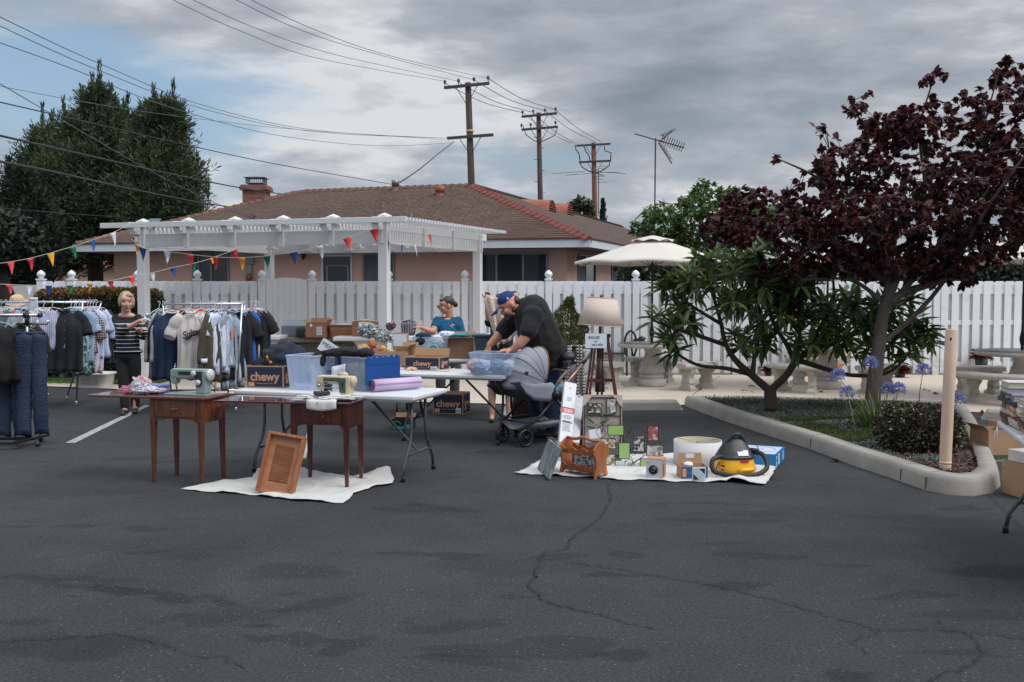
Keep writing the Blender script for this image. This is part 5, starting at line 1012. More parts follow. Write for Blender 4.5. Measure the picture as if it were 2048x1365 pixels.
def garment(label,px,Y,yaw,mat,kind='short',L=.78,sw=.23,zr=1.455,hc='w',group=None,collar=None,cuff=None,cat='shirt',name='hanging_shirt',drop=.0,open_=False,thick=.048):
 if group=='clothes on the left rack':Y=13.55+max(0,px-120)*.011 if px>80 else Y
 if group=='clothes on the middle rack':
  Y=13.12+(px-425)*.0085 if px>426 else(13.30+(345-px)*.013 if px<346 else Y)
 if group=='clothes on the middle rack':L*=1.07
 GN[0]+=1;rs=random.Random(GN[0]*17);x=AT(px,600,Y).x;L*=rs.uniform(.93,1.07);sw*=rs.uniform(.92,1.06);t=thing(name,label,cat,(x,Y,zr),R_(yaw),group)
 zs=-.085-drop;ph=rs.uniform(0,6);rs_k=rs.uniform(8,14);n=40;K=16;rows=[]
 for k in range(K+1):
  v=k/K;w=sw*(.93+.07*v)if v>.16 else sw*(.52+.41*(v/.16)**.6)
  if v<.001:w=sw*.34
  tk=thick*(.35+.75*min(1,v*4))*(1+.12*math.sin(v*7+ph));row=[]
  for i in range(n):
   a=2*PI*i/n;cx_=math.cos(a);fold=(.016+.036*v)*math.sin(cx_*rs_k+ph+v*1.3+(1 if math.sin(a)>0 else 0))*(1 if abs(cx_)<.93 else .3)+.018*noise.noise(Vector((cx_*3,v*5,ph)))
   X=w*cx_+.012*math.sin(v*6+ph)*v;Yy=tk*math.sin(a)*abs(math.sin(a))**-.35 if abs(math.sin(a))>1e-3 else 0;Yy+=fold*(.4+.6*v)
   row.append((X,Yy,zs-.015-L*v-(sw*.36)*(abs(cx_)*w/sw)*(1-v)**3*.9+.014*math.sin(cx_*7+ph)*(v>.97)))
  rows.append(row)
 m=MB();m.grid([[rows[k][i]for k in range(K+1)]for i in range(n)],True,True)
 if kind!='none':
  sl={'short':.27,'tee':.23,'long':.60,'half':.34}[kind];sr={'short':.078,'tee':.072,'long':.062,'half':.08}[kind]
  for s_ in(-1,1):
   a0=Vector((s_*sw*.62,0,zs-.055));out_=rs.uniform(.06,.11)if kind!='long' else rs.uniform(.04,.1)
   pts=[];rad=[];Ks=10
   for k in range(Ks+1):
    u=k/Ks;pts.append(a0+Vector((s_*(sw*.30*min(1,u*3)+out_*u),.02*math.sin(u*5+ph)+rs.uniform(-.004,.004),-sl*u-.03*min(1,u*3))));rad.append(sr*(.75+.25*min(1,u*3))*(1-.22*u if kind=='long' else 1+.05*u)*(1+.08*math.sin(u*13+ph)))
   o0=len(m.v);m.tube(pts,rad,12,cap=False)
   for q in range(o0,len(m.v)):
    vx=m.v[q];m.v[q]=(vx[0],vx[1]*.5,vx[2])
 m.build('fabric',mat,t,solid=.003)
 if collar is None and kind in('short','long','half')and GN[0]%3:collar=mat
 if collar is not None:
  m=MB();pts=[(sw*.30*math.cos(a*PI/10),.055*math.sin(a*PI/10)-.01,zs-.012-.02*(math.sin(a*PI/10)<0)*abs(math.sin(a*PI/10)))for a in range(20)];m.tube(pts,.013,6,closed=True);m.build('collar',collar,t)
 if cuff is not None:
  for s_ in(-1,1):m=MB();m.tube([tuple(pts_)for pts_ in[(s_*(sw*.92+.1*sw),0,zs-.62),(s_*(sw*.92+.1*sw),0,zs-.68)]],.055,10,cap=False);m.build('cuff',cuff,t,solid=.003)
 m=MB();m.tube([(-.012,0,.012),(-.016,0,.026),(0,0,.036),(.018,0,.024),(.016,0,0),(.0,0,-.03),(0,0,-.06)],.004,5);m.tube([(0,0,-.06),(-sw*.45,0,zs+.0),(-sw*.86,0,zs-.075),(sw*.86,0,zs-.075),(sw*.45,0,zs),(0,0,-.06)],.0045,5);m.build('hanger',hang[hc],t)
 return t
def rack(name,label,posts,rails,feet,zr,mat=chrome,r=.013,group='wheeled clothes racks'):
 o=Vector((sum(p[0]for p in posts)/len(posts),sum(p[1]for p in posts)/len(posts),0));t=thing(name,label,'clothes rack',o,group=group)
 for a,b_ in rails:m=MB();m.tube([Vector((a[0],a[1],a[2]))-o,Vector((b_[0],b_[1],b_[2]))-o],r,10);m.build('rail',mat,t)
 for(x,y),(fx_,fy_)in zip(posts,feet):
  m=MB();m.tube([Vector((x,y,zr))-o,Vector((fx_,fy_,.06))-o],r*.95,10);lg=m.build('leg',mat,t);m=MB();m.lathe([(.016,.0),(.018,.02),(.014,.05),(.013,.07)],Vector((fx_,fy_,0))-o,10);m.build('foot',mat,lg)
 return t
aL=AT(326,609,13.3);bL=AT(331,606,13.95);aR=AT(484,605,13.3);bR=AT(490,603,13.95);zc_=1.455
fl=[G(345,822),G(357,812),G(472,825),G(453,811)]
rack('clothes_rack','chrome double clothes rack in the middle, full of shirts and jerseys',[(aL.x,13.3),(bL.x,13.95),(aR.x,13.3),(bR.x,13.95)],[((aL.x,13.3,zc_),(aR.x,13.3,zc_)),((bL.x,13.95,zc_),(bR.x,13.95,zc_)),((aL.x,13.3,zc_),(bL.x,13.95,zc_)),((aR.x,13.3,zc_),(bR.x,13.95,zc_)),((aL.x,13.3,.3),(aR.x,13.3,.3))],[(p.x,p.y)for p in fl],zc_)
GC='clothes on the middle rack'
navy=cl('navy',(28,48,76));cream=cl('cream',(200,192,180));greyc=cl('grey',(150,152,160));blackc=cl('black',(20,21,25));whitec=cl('white',(206,214,228));lblue=cl('light_blue',(150,176,206));redc=cl('red',(186,44,50));beige=cl('beige',(168,160,154));olive=cl('olive',(62,60,50));royal=cl('royal',(10,96,176));haw=Mprint('print_hawaii',S(40,84,116),[S(200,214,224),S(90,150,170),S(24,50,84)],34);tealp=Mprint('print_teal',S(70,104,118),[S(150,180,190),S(50,80,96),S(180,190,170)],30)
stripeg=Mband('stripe_grey',S(150,160,176),S(110,120,138),.03,.3,'X');stripeb=Mband('stripe_blue',S(170,186,214),S(120,140,180),.02,.4,'X');plaid=Mband('plaid_brown',S(176,164,160),S(96,66,62),.034,.5,'Z',axis2='X',colC=S(60,44,50),duty2=.35);plaidr=Mband('plaid_red',S(180,80,84),S(120,30,40),.04,.5,'Z',axis2='X',colC=S(220,190,190),duty2=.15);plaidg=Mband('plaid_green',S(150,170,160),S(70,90,96),.045,.5,'Z',axis2='X',colC=S(60,66,60),duty2=.3)
def gc(label,px,Y,yaw,mat,kind,**k):return garment(label,px,Y,yaw,mat,kind,group=GC,**k)
gc('blue shirt with white flower print at the left end of the middle rack',318,13.45,58,haw,'short',L=.52,drop=.02)
gc('pale beige long sleeved jacket beside the flower print shirt',327,13.55,62,beige,'long',L=.84,collar=beige)
gc('grey long sleeved top behind the beige jacket',334,13.8,60,greyc,'long',L=.84)
gc('navy sweatshirt with cream striped neckband facing the camera',345,13.28,8,navy,'long',L=.82,sw=.26,hc='k',collar=cream,thick=.10)
gc('red and white plaid shirt on the rear rail',366,13.95,48,plaidr,'short',hc='r')
gc('dark navy jacket with striped shoulder behind the white jersey',374,13.6,40,cl('dark_navy',(30,36,50)),'long',L=.80)
jr=gc('off white baseball jersey with black script across the chest',381,13.12,10,cl('jersey',(206,200,196)),'short',L=.78,sw=.195,collar=None)
jb=M('ink_black',(.015,.016,.02),.7);text('script','Sultan',.13,jb,(.02,-.094,-.38),jr,(PI/2,-.28,0),off=.004,shear=.35,sx=.8);m=MB();m.grid([[(x*.03-.06,-.100-.002*math.cos(x),-.475+.02*x*.9-.01*math.sin(x)),(x*.03-.06,-.100,-.44+.02*x*.85)]for x in range(7)]);m.build('underline',jb,jr)
m=MB();m.box((-.005,-.045,-.145),(.09,.004,.012));m.build('neck_label',M('paper',S(214,218,226),.6),jr)
gc('bright red shirt on the rear rail beside the jersey',398,13.9,40,redc,'none',L=.30,hc='r',drop=-.02)
gc('light grey long shirt just right of the white jersey',402,13.5,66,cl('pale_grey',(170,178,192)),'long',L=.80)
gc('olive track jacket with white cuff bands, left one of three',419,13.42,70,olive,'long',L=.84,cuff=whitec)
gc('olive track jacket with white cuff bands, middle one of three',424,13.36,66,cl('olive_dark',(50,48,42)),'long',L=.84,cuff=whitec)
gc('dark olive track jacket with white cuff bands, right one of three',429,13.32,62,cl('olive_brown',(70,64,52)),'long',L=.88,cuff=whitec)
gc('pale blue grey t shirt facing half left near the rack centre',442,13.25,56,cl('bluegrey',(158,172,196)),'tee',L=.72,hc='b')
ot=gc('white t shirt with an orange print on its sleeve',441,13.3,62,whitec,'tee',L=.66)
m=MB();m.grid([[(.10+.02*x,-.085-.004*x,-.34-.04*y+.01*x)for y in range(4)]for x in range(3)]);m.build('orange_print',M('ink_orange',S(220,140,90),.7),ot)
gc('white shirt with faint blue pattern hanging low',449,13.25,66,Mprint('print_paleblue',S(196,206,224),[S(180,192,216),S(150,168,204)],60),'short',L=.82)
gc('black t shirt right of the white patterned shirt',458,13.4,62,blackc,'tee',L=.80,hc='k')
gc('grey striped shirt hanging lowest on the middle rack',463,13.2,68,stripeg,'short',L=.92)
gc('black polo shirt with small white badge near the right end',472,13.35,38,cl('black_navy',(26,28,38)),'short',L=.84,sw=.24,collar=blackc)
gc('pale grey long sleeved jersey under the black polo',479,13.5,58,cl('ice',(178,190,208)),'long',L=.86)
gc('bright royal blue t shirt near the right end of the middle rack',487,13.7,48,royal,'tee',L=.76)
gl_=gc('black t shirt with gold chest emblem at the right end',501,13.35,24,blackc,'tee',L=.82,sw=.22,hc='w')
m=MB();m.lathe([(.0,0),(.016,.002),(.03,0)],(0,0,0),10,Matrix.Translation((-.07,-.085,-.32))@Matrix.Rotation(PI/2,4,'X'));m.build('gold_emblem',M('gold_ink',S(180,140,60),.5),gl_)
gc('red t shirt edge showing right of the black emblem shirt',505,13.6,50,redc,'tee',L=.56,hc='r');gc('cream t shirt edge beside the red one',509,13.7,54,cl('cream2',(206,196,160)),'tee',L=.60);gc('dark brown t shirt at the far right end of the middle rack',512,13.85,50,cl('brown_dark',(48,36,34)),'tee',L=.84);gc('navy blue shirt, hindmost at the right end of the middle rack',516,13.95,54,navy,'tee',L=.62)
yA=14.0;yA2=14.6;xa0=AT(-70,600,yA).x;xa1=AT(165,600,yA).x;za=1.47
rack('clothes_rack','chrome double clothes rack on the left with short sleeved shirts',[(xa0,yA),(xa0,yA2),(xa1,yA),(xa1+.02,yA2)],[((xa0,yA,za),(xa1,yA,za)),((xa0,yA2,za),(xa1+.02,yA2,za)),((xa0,yA,za),(xa0,yA2,za)),((xa1,yA,za),(xa1+.02,yA2,za))],[(xa0-.1,yA-.1),(xa0-.1,yA2),(G(153,812).x,G(153,812).y),(G(134,801).x,G(134,801).y)],za)
GA='clothes on the left rack'
def ga(label,px,Y,yaw,mat,kind='short',**k):return garment(label,px,Y,yaw,mat,kind,group=GA,zr=za,**k)
ga('cream vertically striped shirt right of the paper sign',87,13.95,50,Mband('stripe_cream',S(196,190,168),S(170,162,140),.03,.4,'X'),L=.86,sw=.22,collar=cream)
ga('pale lilac striped shirt behind the cream one',104,14.6,30,Mband('stripe_lilac',S(176,178,204),S(120,124,160),.025,.4,'X'),L=.5)
ga('black button shirt with collar facing the camera',127,13.92,16,cl('jet',(20,22,28),col2=S(26,29,38)),'short',L=.84,sw=.24,hc='k',collar=blackc,thick=.09)
m=MB();[m.sph((.0+.02,-.108,-.25-k*.12),.006,6)for k in range(4)];m.build('buttons',M('button',S(150,140,130),.4),bpy.data.objects[[o.name for o in C.objects if o.get('label')=='black button shirt with collar facing the camera'][0]])
ga('grey blue shirt right behind the black one',142,14.15,52,cl('slate',(120,138,164)),L=.66);ga('teal patterned shirt hanging low beside the black one',149,14.0,56,tealp,L=.90);ga('muted blue shirt half hidden on the left rack',152,14.5,50,lblue,L=.7)
ga('brown and white plaid shirt on the left rack',161,13.95,46,plaid,'half',L=.62,hc='b');ga('green and white plaid shirt hem below the brown plaid',158,14.25,55,plaidg,L=.86);ga('light blue shirt with pink hem on the left rack',166,14.1,50,cl('sky',(146,176,214)),L=.80)
ga('pale pink shirt shoulder on the left rack',171,14.3,52,cl('pink',(206,184,196)),L=.86,hc='r');ga('white shirt near the right end of the left rack',175,14.05,54,whitec,L=.84);ga('blue and white striped shirt near the right end of the left rack',180,14.2,52,stripeb,L=.74);ga('pale blue shirt with wide sleeve at the right end of the left rack',186,14.1,50,cl('pale_blue',(176,192,224)),'half',L=.70,sw=.24)
ga('dark green shirt, hindmost at the right end of the left rack',192,14.6,48,cl('dark_green',(30,38,40)),'half',L=.78,sw=.24)
LA=[('mint green shirt',(150,186,180),'g'),('mauve checked shirt',(150,110,124),'w'),('dusty pink shirt',(180,120,118),'w'),('pale grey shirt',(180,186,196),'w'),('dark slate shirt',(70,78,92),'w'),('salmon shirt',(190,130,120),'b'),('grey striped shirt',(140,144,156),'w'),('pale turquoise shirt',(140,186,204),'w')]
for i,(nm,c_,h_)in enumerate(LA):
 px=2+i*9.5;ga(nm+' on the left rack, '+['first','second','third','fourth','fifth','sixth','seventh','eighth'][i]+' from the picture edge',px,13.95+.3*(i%2),52+5*(i%3),cl('la%d'%i,c_),hc=h_,L=.62 if i<7 else .56)
t=thing('paper_sign','sheet of white paper hanging over the left clothes rack rail','sign',AT(67,600,13.9));s_=13.9/FPX;m=MB();m.grid([[(-9*s_+x*4.6*s_,-.01+.006*math.sin(x+y),(5-y*5.4)*s_)for y in range(7)]for x in range(5)]);m.build('sheet',pap,t,solid=.001)
ink=M('ink_pen',S(90,100,120),.7);text('writing','SHIRTS',.035,ink,(0,-.02,.0),t)
yB=10.45;xb=AT(54,640,yB).x;xb0=xb-1.3;zb=AT(50,631,yB).z
t=thing('clothes_rack','black wheeled clothes rack with chrome bar cut off by the left edge','clothes rack',(xb,yB,0),group='wheeled clothes racks');s_=yB/FPX
m=MB();m.tube([(-1.3,0,zb),(.14,0,zb)],.016,12);m.build('rail',chrome,t);m=MB();m.tube([(.12,0,zb),(.155,0,zb)],.024,12);m.build('end_cap',blackp,t)
m=MB();m.tube([(-.03,0,zb),(.03,0,zb)],.032,12);m.tube([(0,0,zb-.1),(0,0,zb)],.024,12);m.build('joint',blackp,t)
m=MB();m.tube([(0,0,.72),(0,0,zb-.06)],.013,10);m.build('upper_post',chrome,t);m=MB();m.tube([(0,0,.06),(0,0,.76)],.018,10);m.build('lower_post',blackm,t)
m=MB();m.tube([(0.0,.02,zb-.09),(.20,.02,zb-.09),(.215,.02,zb-.05)],.014,8);m.build('side_arm',chrome,t)
m=MB();m.bar((-1.35,0,.085),(.06,0,.075),.05,.03);m.bar((-.02,-.28,.075),(.06,.28,.075),.05,.03);m.bar((-1.3,-.3,.06),(-.02,-.28,.07),.03,.02);m.build('base',blackm,t,bevel=.006)
for x,y in((.12,-.08),(-.02,.28),(-1.3,.25),(-1.3,-.25),(-.62,-.28)):
 m=MB();m.lathe([(.0,-.014),(.028,-.014),(.030,0),(.028,.014),(0,.014)],(0,0,0),14,Matrix.Translation((x,y,.03))@Matrix.Rotation(PI/2,4,'Y'));m.build('caster',blackp,t)
t=thing('rack_post','thin chrome upright with black foot clamp beside the padded trousers','post',(AT(75,640,10.9).x,10.9,0));m=MB();m.tube([(0,0,.12),(0,0,1.32)],.016,10);m.build('tube',chrome,t);m=MB();m.box((.0,0,.11),(.06,.05,.10));m.tube([(0,0,.0),(0,0,.1)],.012,8);m.build('clamp',blackm,t,bevel=.006)
def trousers(label,px,Y,w,ztop,zbot,mat,split=.32,yaw=0,name='hanging_trousers',flare=.0):
 x=AT(px,700,Y).x;t=thing(name,label,'trousers',(x,Y,zb),R_(yaw),'clothes on the black rack');m=MB();n=28
 for s_ in(-1,1):
  rows=[]
  for k in range(19):
   v=k/18;z=ztop-(ztop-zbot)*v-zb;cx_=s_*w*(.24+.07*v+flare*v);r=w*(.30-.05*v);row=[]
   for i in range(n):
    a=2*PI*i/n;q=r*(1+.06*math.sin(v*34+a)+.05*math.sin(v*70)+.06*noise.noise(Vector((math.cos(a)*2,math.sin(a)*2,v*7+px))));row.append((cx_+q*math.cos(a),q*.55*math.sin(a)+.02*math.sin(v*5+s_),z+.01*math.sin(a*3)))
   rows.append(row)
  m.grid([[rows[k][i]for k in range(19)]for i in range(n)],True,True)
 m.build('fabric',mat,t,solid=.004);m=MB();m.tube([(-w*.5,0,ztop-zb+.01),(w*.5,0,ztop-zb+.01)],.02,8);m.build('waistband',mat,t)
 m=MB();m.tube([(-.012,0,.01),(0,0,.028),(.014,0,.012),(0,0,-.03),(0,0,ztop-zb+.06),(-w*.42,0,ztop-zb+.0),(w*.42,0,ztop-zb),(0,0,ztop-zb+.06)],.004,5);m.build('hanger',hang['c'],t)
pnav=M('padded_navy',S(30,44,66),.75,var=.15,scale=4,bump=.8,bscale=26,stretch=(1,1,2.2))
trousers('padded navy trousers on the black rack, left pair',22,10.5,.30,1.20,.10,pnav);trousers('padded navy trousers on the black rack, right pair beside the post',62,10.42,.27,1.18,.13,M('padded_navy2',S(26,42,68),.75,var=.15,scale=4,bump=.8,bscale=26,stretch=(1,1,2.2)),yaw=20)
garment('black jacket on the black rack cut by the left edge',-8,10.35,25,cl('jet2',(16,16,18)),'long',L=.62,sw=.24,zr=zb,hc='g',group='clothes on the black rack',cat='jacket',name='hanging_jacket',thick=.1)
trousers('light blue jeans low at the left picture edge',-4,10.6,.26,1.1,.25,cl('jeans',(96,136,190)))
garment('black jacket hanging high right behind the padded trousers',44,10.6,55,cl('jet3',(22,22,26)),'short',L=.34,sw=.2,zr=zb,hc='c',group='clothes on the black rack',cat='jacket',name='hanging_jacket')
bkt=M('white_basket',S(214,214,210),.4,var=.03);o=G(184,777);t=thing('laundry_basket','white plastic laundry basket with slotted sides on the asphalt','basket',(o.x,o.y+.1,.005));s_=o.y/FPX
def sup(w,d,n=40,e_=.45):return[(w*math.copysign(abs(math.cos(2*PI*i/n))**e_,math.cos(2*PI*i/n)),d*math.copysign(abs(math.sin(2*PI*i/n))**e_,math.sin(2*PI*i/n)))for i in range(n)]
h=.255;m=MB();rows=[[(x,y,z)for x,y in sup(w,d)]for w,d,z in((.26,.17,0),(.275,.18,.02),(.305,.205,h-.03),(.335,.235,h-.03),(.345,.24,h),(.30,.20,h),(.27,.175,.02))]
m.grid([[r[i]for r in rows]for i in range(40)],True,True);m.add(rows[0],[tuple(range(40))]);m.build('shell',bkt,t)
m=MB();sd_=M('slot_grey',S(120,122,118),.6)
for g_ in(-1,0,1):
 for k in range(5):
  for z in(.07,.13):m.box((g_*.10-.035+k*.018,-.198-(z-.07)*.11,z+.02),(.009,.006,.045))
m.build('slots',sd_,t)
card=M('cardboard',S(172,136,106),.9,var=.06,scale=5,stretch=(1,1,6));cardd=M('cardboard_inside',S(140,108,84),.9,var=.08);chew=M('chewy_navy',S(30,38,62),.8,var=.06);tan_ink=M('tan_ink',S(186,140,110),.8);papw=M('paper_white',S(216,222,232),.6,var=.02);inkd=M('marker_ink',S(40,44,60),.7)
def folding_table(label,o,yaw,w,d,h=.745,legs=((-.8,1),(.8,1)),group='white plastic folding tables',legmat=None,splay=.16):
 legmat=legmat or leg_g;t=thing('folding_table',label,'folding table',o,yaw,group);m=MB();m.box((0,0,h-.021),(w,d,.042));m.build('top',WT,t,bevel=.014,seg=3);m=MB();m.box((0,0,h-.05),(w-.09,d-.09,.02));m.build('apron',WT,t)
 for x,k in legs:
  x*=w/2;m=MB();s_=d*.20;zk=h*.50
  for sy in(-1,1):m.tube([(x,sy*s_,h-.045),(x,sy*s_,zk+.05),(x,sy*(s_+.03),zk-.06),(x,sy*(s_+splay),.13),(x,sy*(s_+splay+.015),.02)],.0145,8)
  m.bar((x,-s_-.085,zk-.16),(x,s_+.085,zk-.16),.035,.02);fr=m.build('leg_frame',legmat,t)
  for sy in(-1,1):m=MB();m.lathe([(.02,0),(.02,.045),(.016,.05)],(x,sy*(s_+splay+.016),0),10);m.build('foot',blackp,fr)
  m=MB();sg=-1 if x>0 else 1;m.bar((x,0,zk-.16),(x+sg*w*.28,0,h-.05),.028,.016);m.build('brace',legmat,t)
 return t
class Fr:
 def __init__(s,o,yaw):s.o=Vector(o);s.yaw=yaw;s.m=Matrix.Translation(s.o)@Matrix.Rotation(yaw,4,'Z')
 def __call__(s,x,y,z=0):return s.m@Vector((x,y,z))
yawA=R_(-19);R0=Vector((-.83,8.36,0));wA,dA=1.78,.74;cA=R0+Vector((math.cos(yawA),math.sin(yawA),0))*(-wA/2)+Vector((-math.sin(yawA),math.cos(yawA),0))*(dA/2)
folding_table('nearest white folding table holding storage bins and the lilac mat',cA,yawA,wA,dA,legs=((-.80,1),(.86,1)));A_=Fr(cA,yawA)
yawB=R_(-17);R1=G(1010,752,.745);R1 .z=0;wB,dB=1.83,.74;cB=R1+Vector((math.cos(yawB),math.sin(yawB),0))*(-wB/2)+Vector((-math.sin(yawB),math.cos(yawB),0))*(dB/2)
folding_table('second white folding table where the man leans over a bin',cB,yawB,wB,dB,legs=((-.28,1),(.9,1)),legmat=leg_d);B_=Fr(cB,yawB)
cC=Vector((-.72,13.2,0));folding_table('rear white folding table in front of the woman in teal',cC,R_(-6),1.9,.74,legmat=leg_d);C_=Fr(cC,R_(-6))
def box_open(name,label,cat,o,yaw,w,d,h,mat=card,flaps='',group=None,inner=None,flapmat=None,lid=False):
 t=thing(name,label,cat,o,yaw,group);m=MB();th=.005
 m.box((0,-d/2+th/2,h/2),(w,th,h));m.box((0,d/2-th/2,h/2),(w,th,h));m.box((-w/2+th/2,0,h/2),(th,d-2*th,h));m.box((w/2-th/2,0,h/2),(th,d-2*th,h));m.box((0,0,th/2+.001),(w-2*th,d-2*th,th));m.build('walls',mat,t)
 fm=flapmat or card
 for f in flaps:
  m=MB();hh=min(w,d)*.3
  if f=='b':m.bar((0,d/2,h),(0,d/2+.25*hh,h+.85*hh),w*.97,th,up=(1,0,0))if 0 else m.add([(-w/2,d/2,h),(w/2,d/2,h),(w/2,d/2+hh*.3,h+hh*.9),(-w/2,d/2+hh*.3,h+hh*.9)],[(0,1,2,3)])
  if f=='f':m.add([(-w/2,-d/2,h),(w/2,-d/2,h),(w/2,-d/2-hh*.8,h-hh*.35),(-w/2,-d/2-hh*.8,h-hh*.35)],[(0,1,2,3)])
  if f=='l':m.add([(-w/2,-d/2,h),(-w/2,d/2,h),(-w/2-hh*.6,d/2,h+hh*.6),(-w/2-hh*.6,-d/2,h+hh*.6)],[(0,1,2,3)])
  if f=='r':m.add([(w/2,-d/2,h),(w/2,d/2,h),(w/2+hh*.5,d/2,h+hh*.7),(w/2+hh*.5,-d/2,h+hh*.7)],[(0,1,2,3)])
  if f=='t':m.box((0,0,h+.003),(w,d,.005))
  m.build('flap',fm,t,solid=.004 if f!='t' else 0)
 return t
def chewy(label,o,yaw,w,d,h,flaps='',tagx=None,group='navy cardboard boxes with tan lettering'):
 t=box_open('printed_box',label,'box',o,yaw,w,d,h,card,flaps,group);m=MB();e_=.012
 m.box((0,-d/2-.0012,h/2),(w-2*e_,.0022,h-2*e_));m.box((w/2+.0012,0,h/2),(.0022,d-2*e_,h-2*e_));m.box((-w/2-.0012,0,h/2),(.0022,d-2*e_,h-2*e_));m.build('navy_print',chew,t)
 s_=min(w*.30,h*.55);text('lettering','chewy',s_,tan_ink,(0,-d/2-.0035,h*.50),t,off=s_*.028);text('tagline','where pet lovers shop',s_*.16,tan_ink,(0,-d/2-.0035,h*.50-s_*.55),t)
 text('side_lettering','chewy',min(d*.3,h*.5),tan_ink,(w/2+.0035,0,h*.55),t,(PI/2,0,PI/2),off=.003)
 m=MB();m.box((-w*.36,-d/2-.003,h*.17),(w*.16,.002,h*.18));m.box((w/2+.003,-d*.2,h*.3),(.002,d*.22,h*.22));m.build('tan_patch',tan_ink,t)
 if tagx is not None:
  m=MB();m.box((tagx*w,-d/2-.0035,h*.18),(w*.17,.002,h*.24));m.build('barcode_label',papw,t);m=MB()
  for k in range(9):m.box((tagx*w-w*.07+k*w*.0165,-d/2-.0048,h*.17),(w*.008,.001,h*.13))
  m.build('barcode',inkd,t)
 return t
clearm=M('clear_plastic',S(196,212,232),.18,alpha=.38,var=.03);clearb=M('clear_blue_plastic',S(176,198,226),.2,alpha=.45,var=.04);frost=M('frosted_plastic',S(186,204,232),.3,alpha=.62,var=.04)
def tote(name,label,o,yaw,w,d,h,mat,taper=.86,group='plastic storage bins',ribs=True,rim=None):
 t=thing(name,label,'storage bin',o,yaw,group);n=32;m=MB();ww=lambda k:(w/2*(taper+(1-taper)*k),d/2*(taper+(1-taper)*k));rows=[]
 for k,z in((0,.004),(.02,0.012),(.5,h*.5),(.93,h*.93),(.97,h-.02),(1.06,h-.02),(1.08,h),(1.0,h),(.92,h*.9),(.03,.016)):
  a,b_=ww(k);rows.append([(x,y,z)for x,y in sup(a,b_,n,.22)])
 m.grid([[r[i]for r in rows[:8]]for i in range(n)],False,True);m.add(rows[0],[tuple(range(n))]);m.build('tub',mat,t)
 if ribs:
  m=MB()
  for x in(-.25,0.05,.3):m.bar((x*w*taper,-d/2*taper-.002,.03),(x*w,-d/2-.002,h-.03),.006,.004)
  m.build('ribs',mat,t)
 m=MB();a,b_=ww(1.07);m.tube([(x,y,h-.004)for x,y in sup(a,b_,n,.22)],.006,6,closed=True);m.build('rim',rim or mat,t);return t
H=.746
chewy('open navy cardboard box with dark clothes at the left end of the nearest table',A_(-.72,-.03,H),yawA+R_(10),.36,.26,.205)
lump('clothes_heap',cl('pile_navy',(34,40,58)),A_(-.62,.04,H+.25),(.19,.13,.17),.25,1.8,1);tag(bpy.data.objects['clothes_heap'],'dark navy clothes heaped in the navy cardboard box','clothes');
o=lump('clothes_heap',M('yellow_cloth',S(226,180,40),.8),A_(-.72,.0,H+.25),(.035,.10,.09),.3,3,5,rot=Matrix.Rotation(-.4,3,'Y'));tag(o,'bright yellow cloth edge tucked into the navy clothes','cloth')
o=lump('clothes_heap',cl('pile_navy2',(30,34,48)),A_(-.82,-.03,H+.20),(.09,.08,.07),.35,3,8);tag(o,'small dark cap on the left corner of the navy box','clothes')
tote('storage_bin','empty looking frosted clear bin between the navy box and the black cloth',A_(-.28,-.05,H),yawA-R_(6),.31,.38,.31,frost)
o=lump('clothes_heap',cl('pile_blue',(90,120,160)),A_(-.22,.0,H+.10),(.12,.12,.09),.3,2.5,11);tag(o,'blue cloth lying in the bottom of the frosted clear bin','cloth')
tb=tote('lidded_bin','clear bin with folded down blue lid beside the lilac mat',A_(.24,.06,H),yawA-R_(22),.36,.38,.30,M('clear_grey_plastic',S(150,166,180),.2,alpha=.6),taper=.9)
bl_=M('bin_lid_blue',S(16,72,142),.4,var=.06)
def lidhalf(x,w,nm='lid_flap'):
 m=MB();n=9;poly=[(-w/2,.30),(w/2,.30),(w/2,.10),(w*.30,.06),(w*.2,.12),(-w*.2,.12),(-w*.28,.05),(-w/2,.05)];m.prism(poly,'x',x-.008,x+.008)
 for k in range(6):m.box((x,-w/2+w*(k+.5)/6,.307),(.014,w*.08,.014))
 m.box((x+.011,0,.245),(.004,w*.9,.006));m.build(nm,bl_,tb,bevel=.003)
lidhalf(.205,.40);lidhalf(-.20,.37)
o=lump('black_cloth',cl('pile_black',(22,22,26)),A_(-.02,.02,H+.335),(.21,.12,.05),.15,1.6,21);tag(o,'black knitted cloth draped across the two bins','cloth');o=lump('black_cloth',cl('pile_black',(22,22,26)),A_(-.17,-.10,H+.27),(.07,.05,.075),.15,1.6,22);tag(o,'end of black cloth hanging over the frosted bin rim','cloth');o=lump('black_cloth',cl('pile_black',(22,22,26)),A_(.20,.10,H+.325),(.08,.09,.05),.12,1.6,23);tag(o,'black cap lump on the rim of the blue lidded bin','cap')
o=lump('clothes_heap',cl('pile_grey',(110,114,124)),A_(.16,.08,H+.14),(.17,.13,.12),.3,2.2,27);tag(o,'grey clothes filling the blue lidded bin','clothes')
p=AT(657,697,8.95);t=thing('mens_sign','white card reading MENS on a stick, tilted in the bins','sign',p);rm=Matrix.Rotation(R_(33),4,'Y');m=MB();m.box((0,0,0),(.17,.003,.115),rm);m.build('card',papw,t);m=MB();m.bar((-.02,.005,-.02),(-.11,.012,-.22),.007);m.build('stick',M('stick_wood',S(190,160,120),.8),t);tx=text('writing',"MEN'S",.052,inkd,(.005,-.003,.012),t,(PI/2,R_(33),0));tx.rotation_euler=(rm.to_3x3()@Euler((PI/2,0,0)).to_matrix()).to_euler()
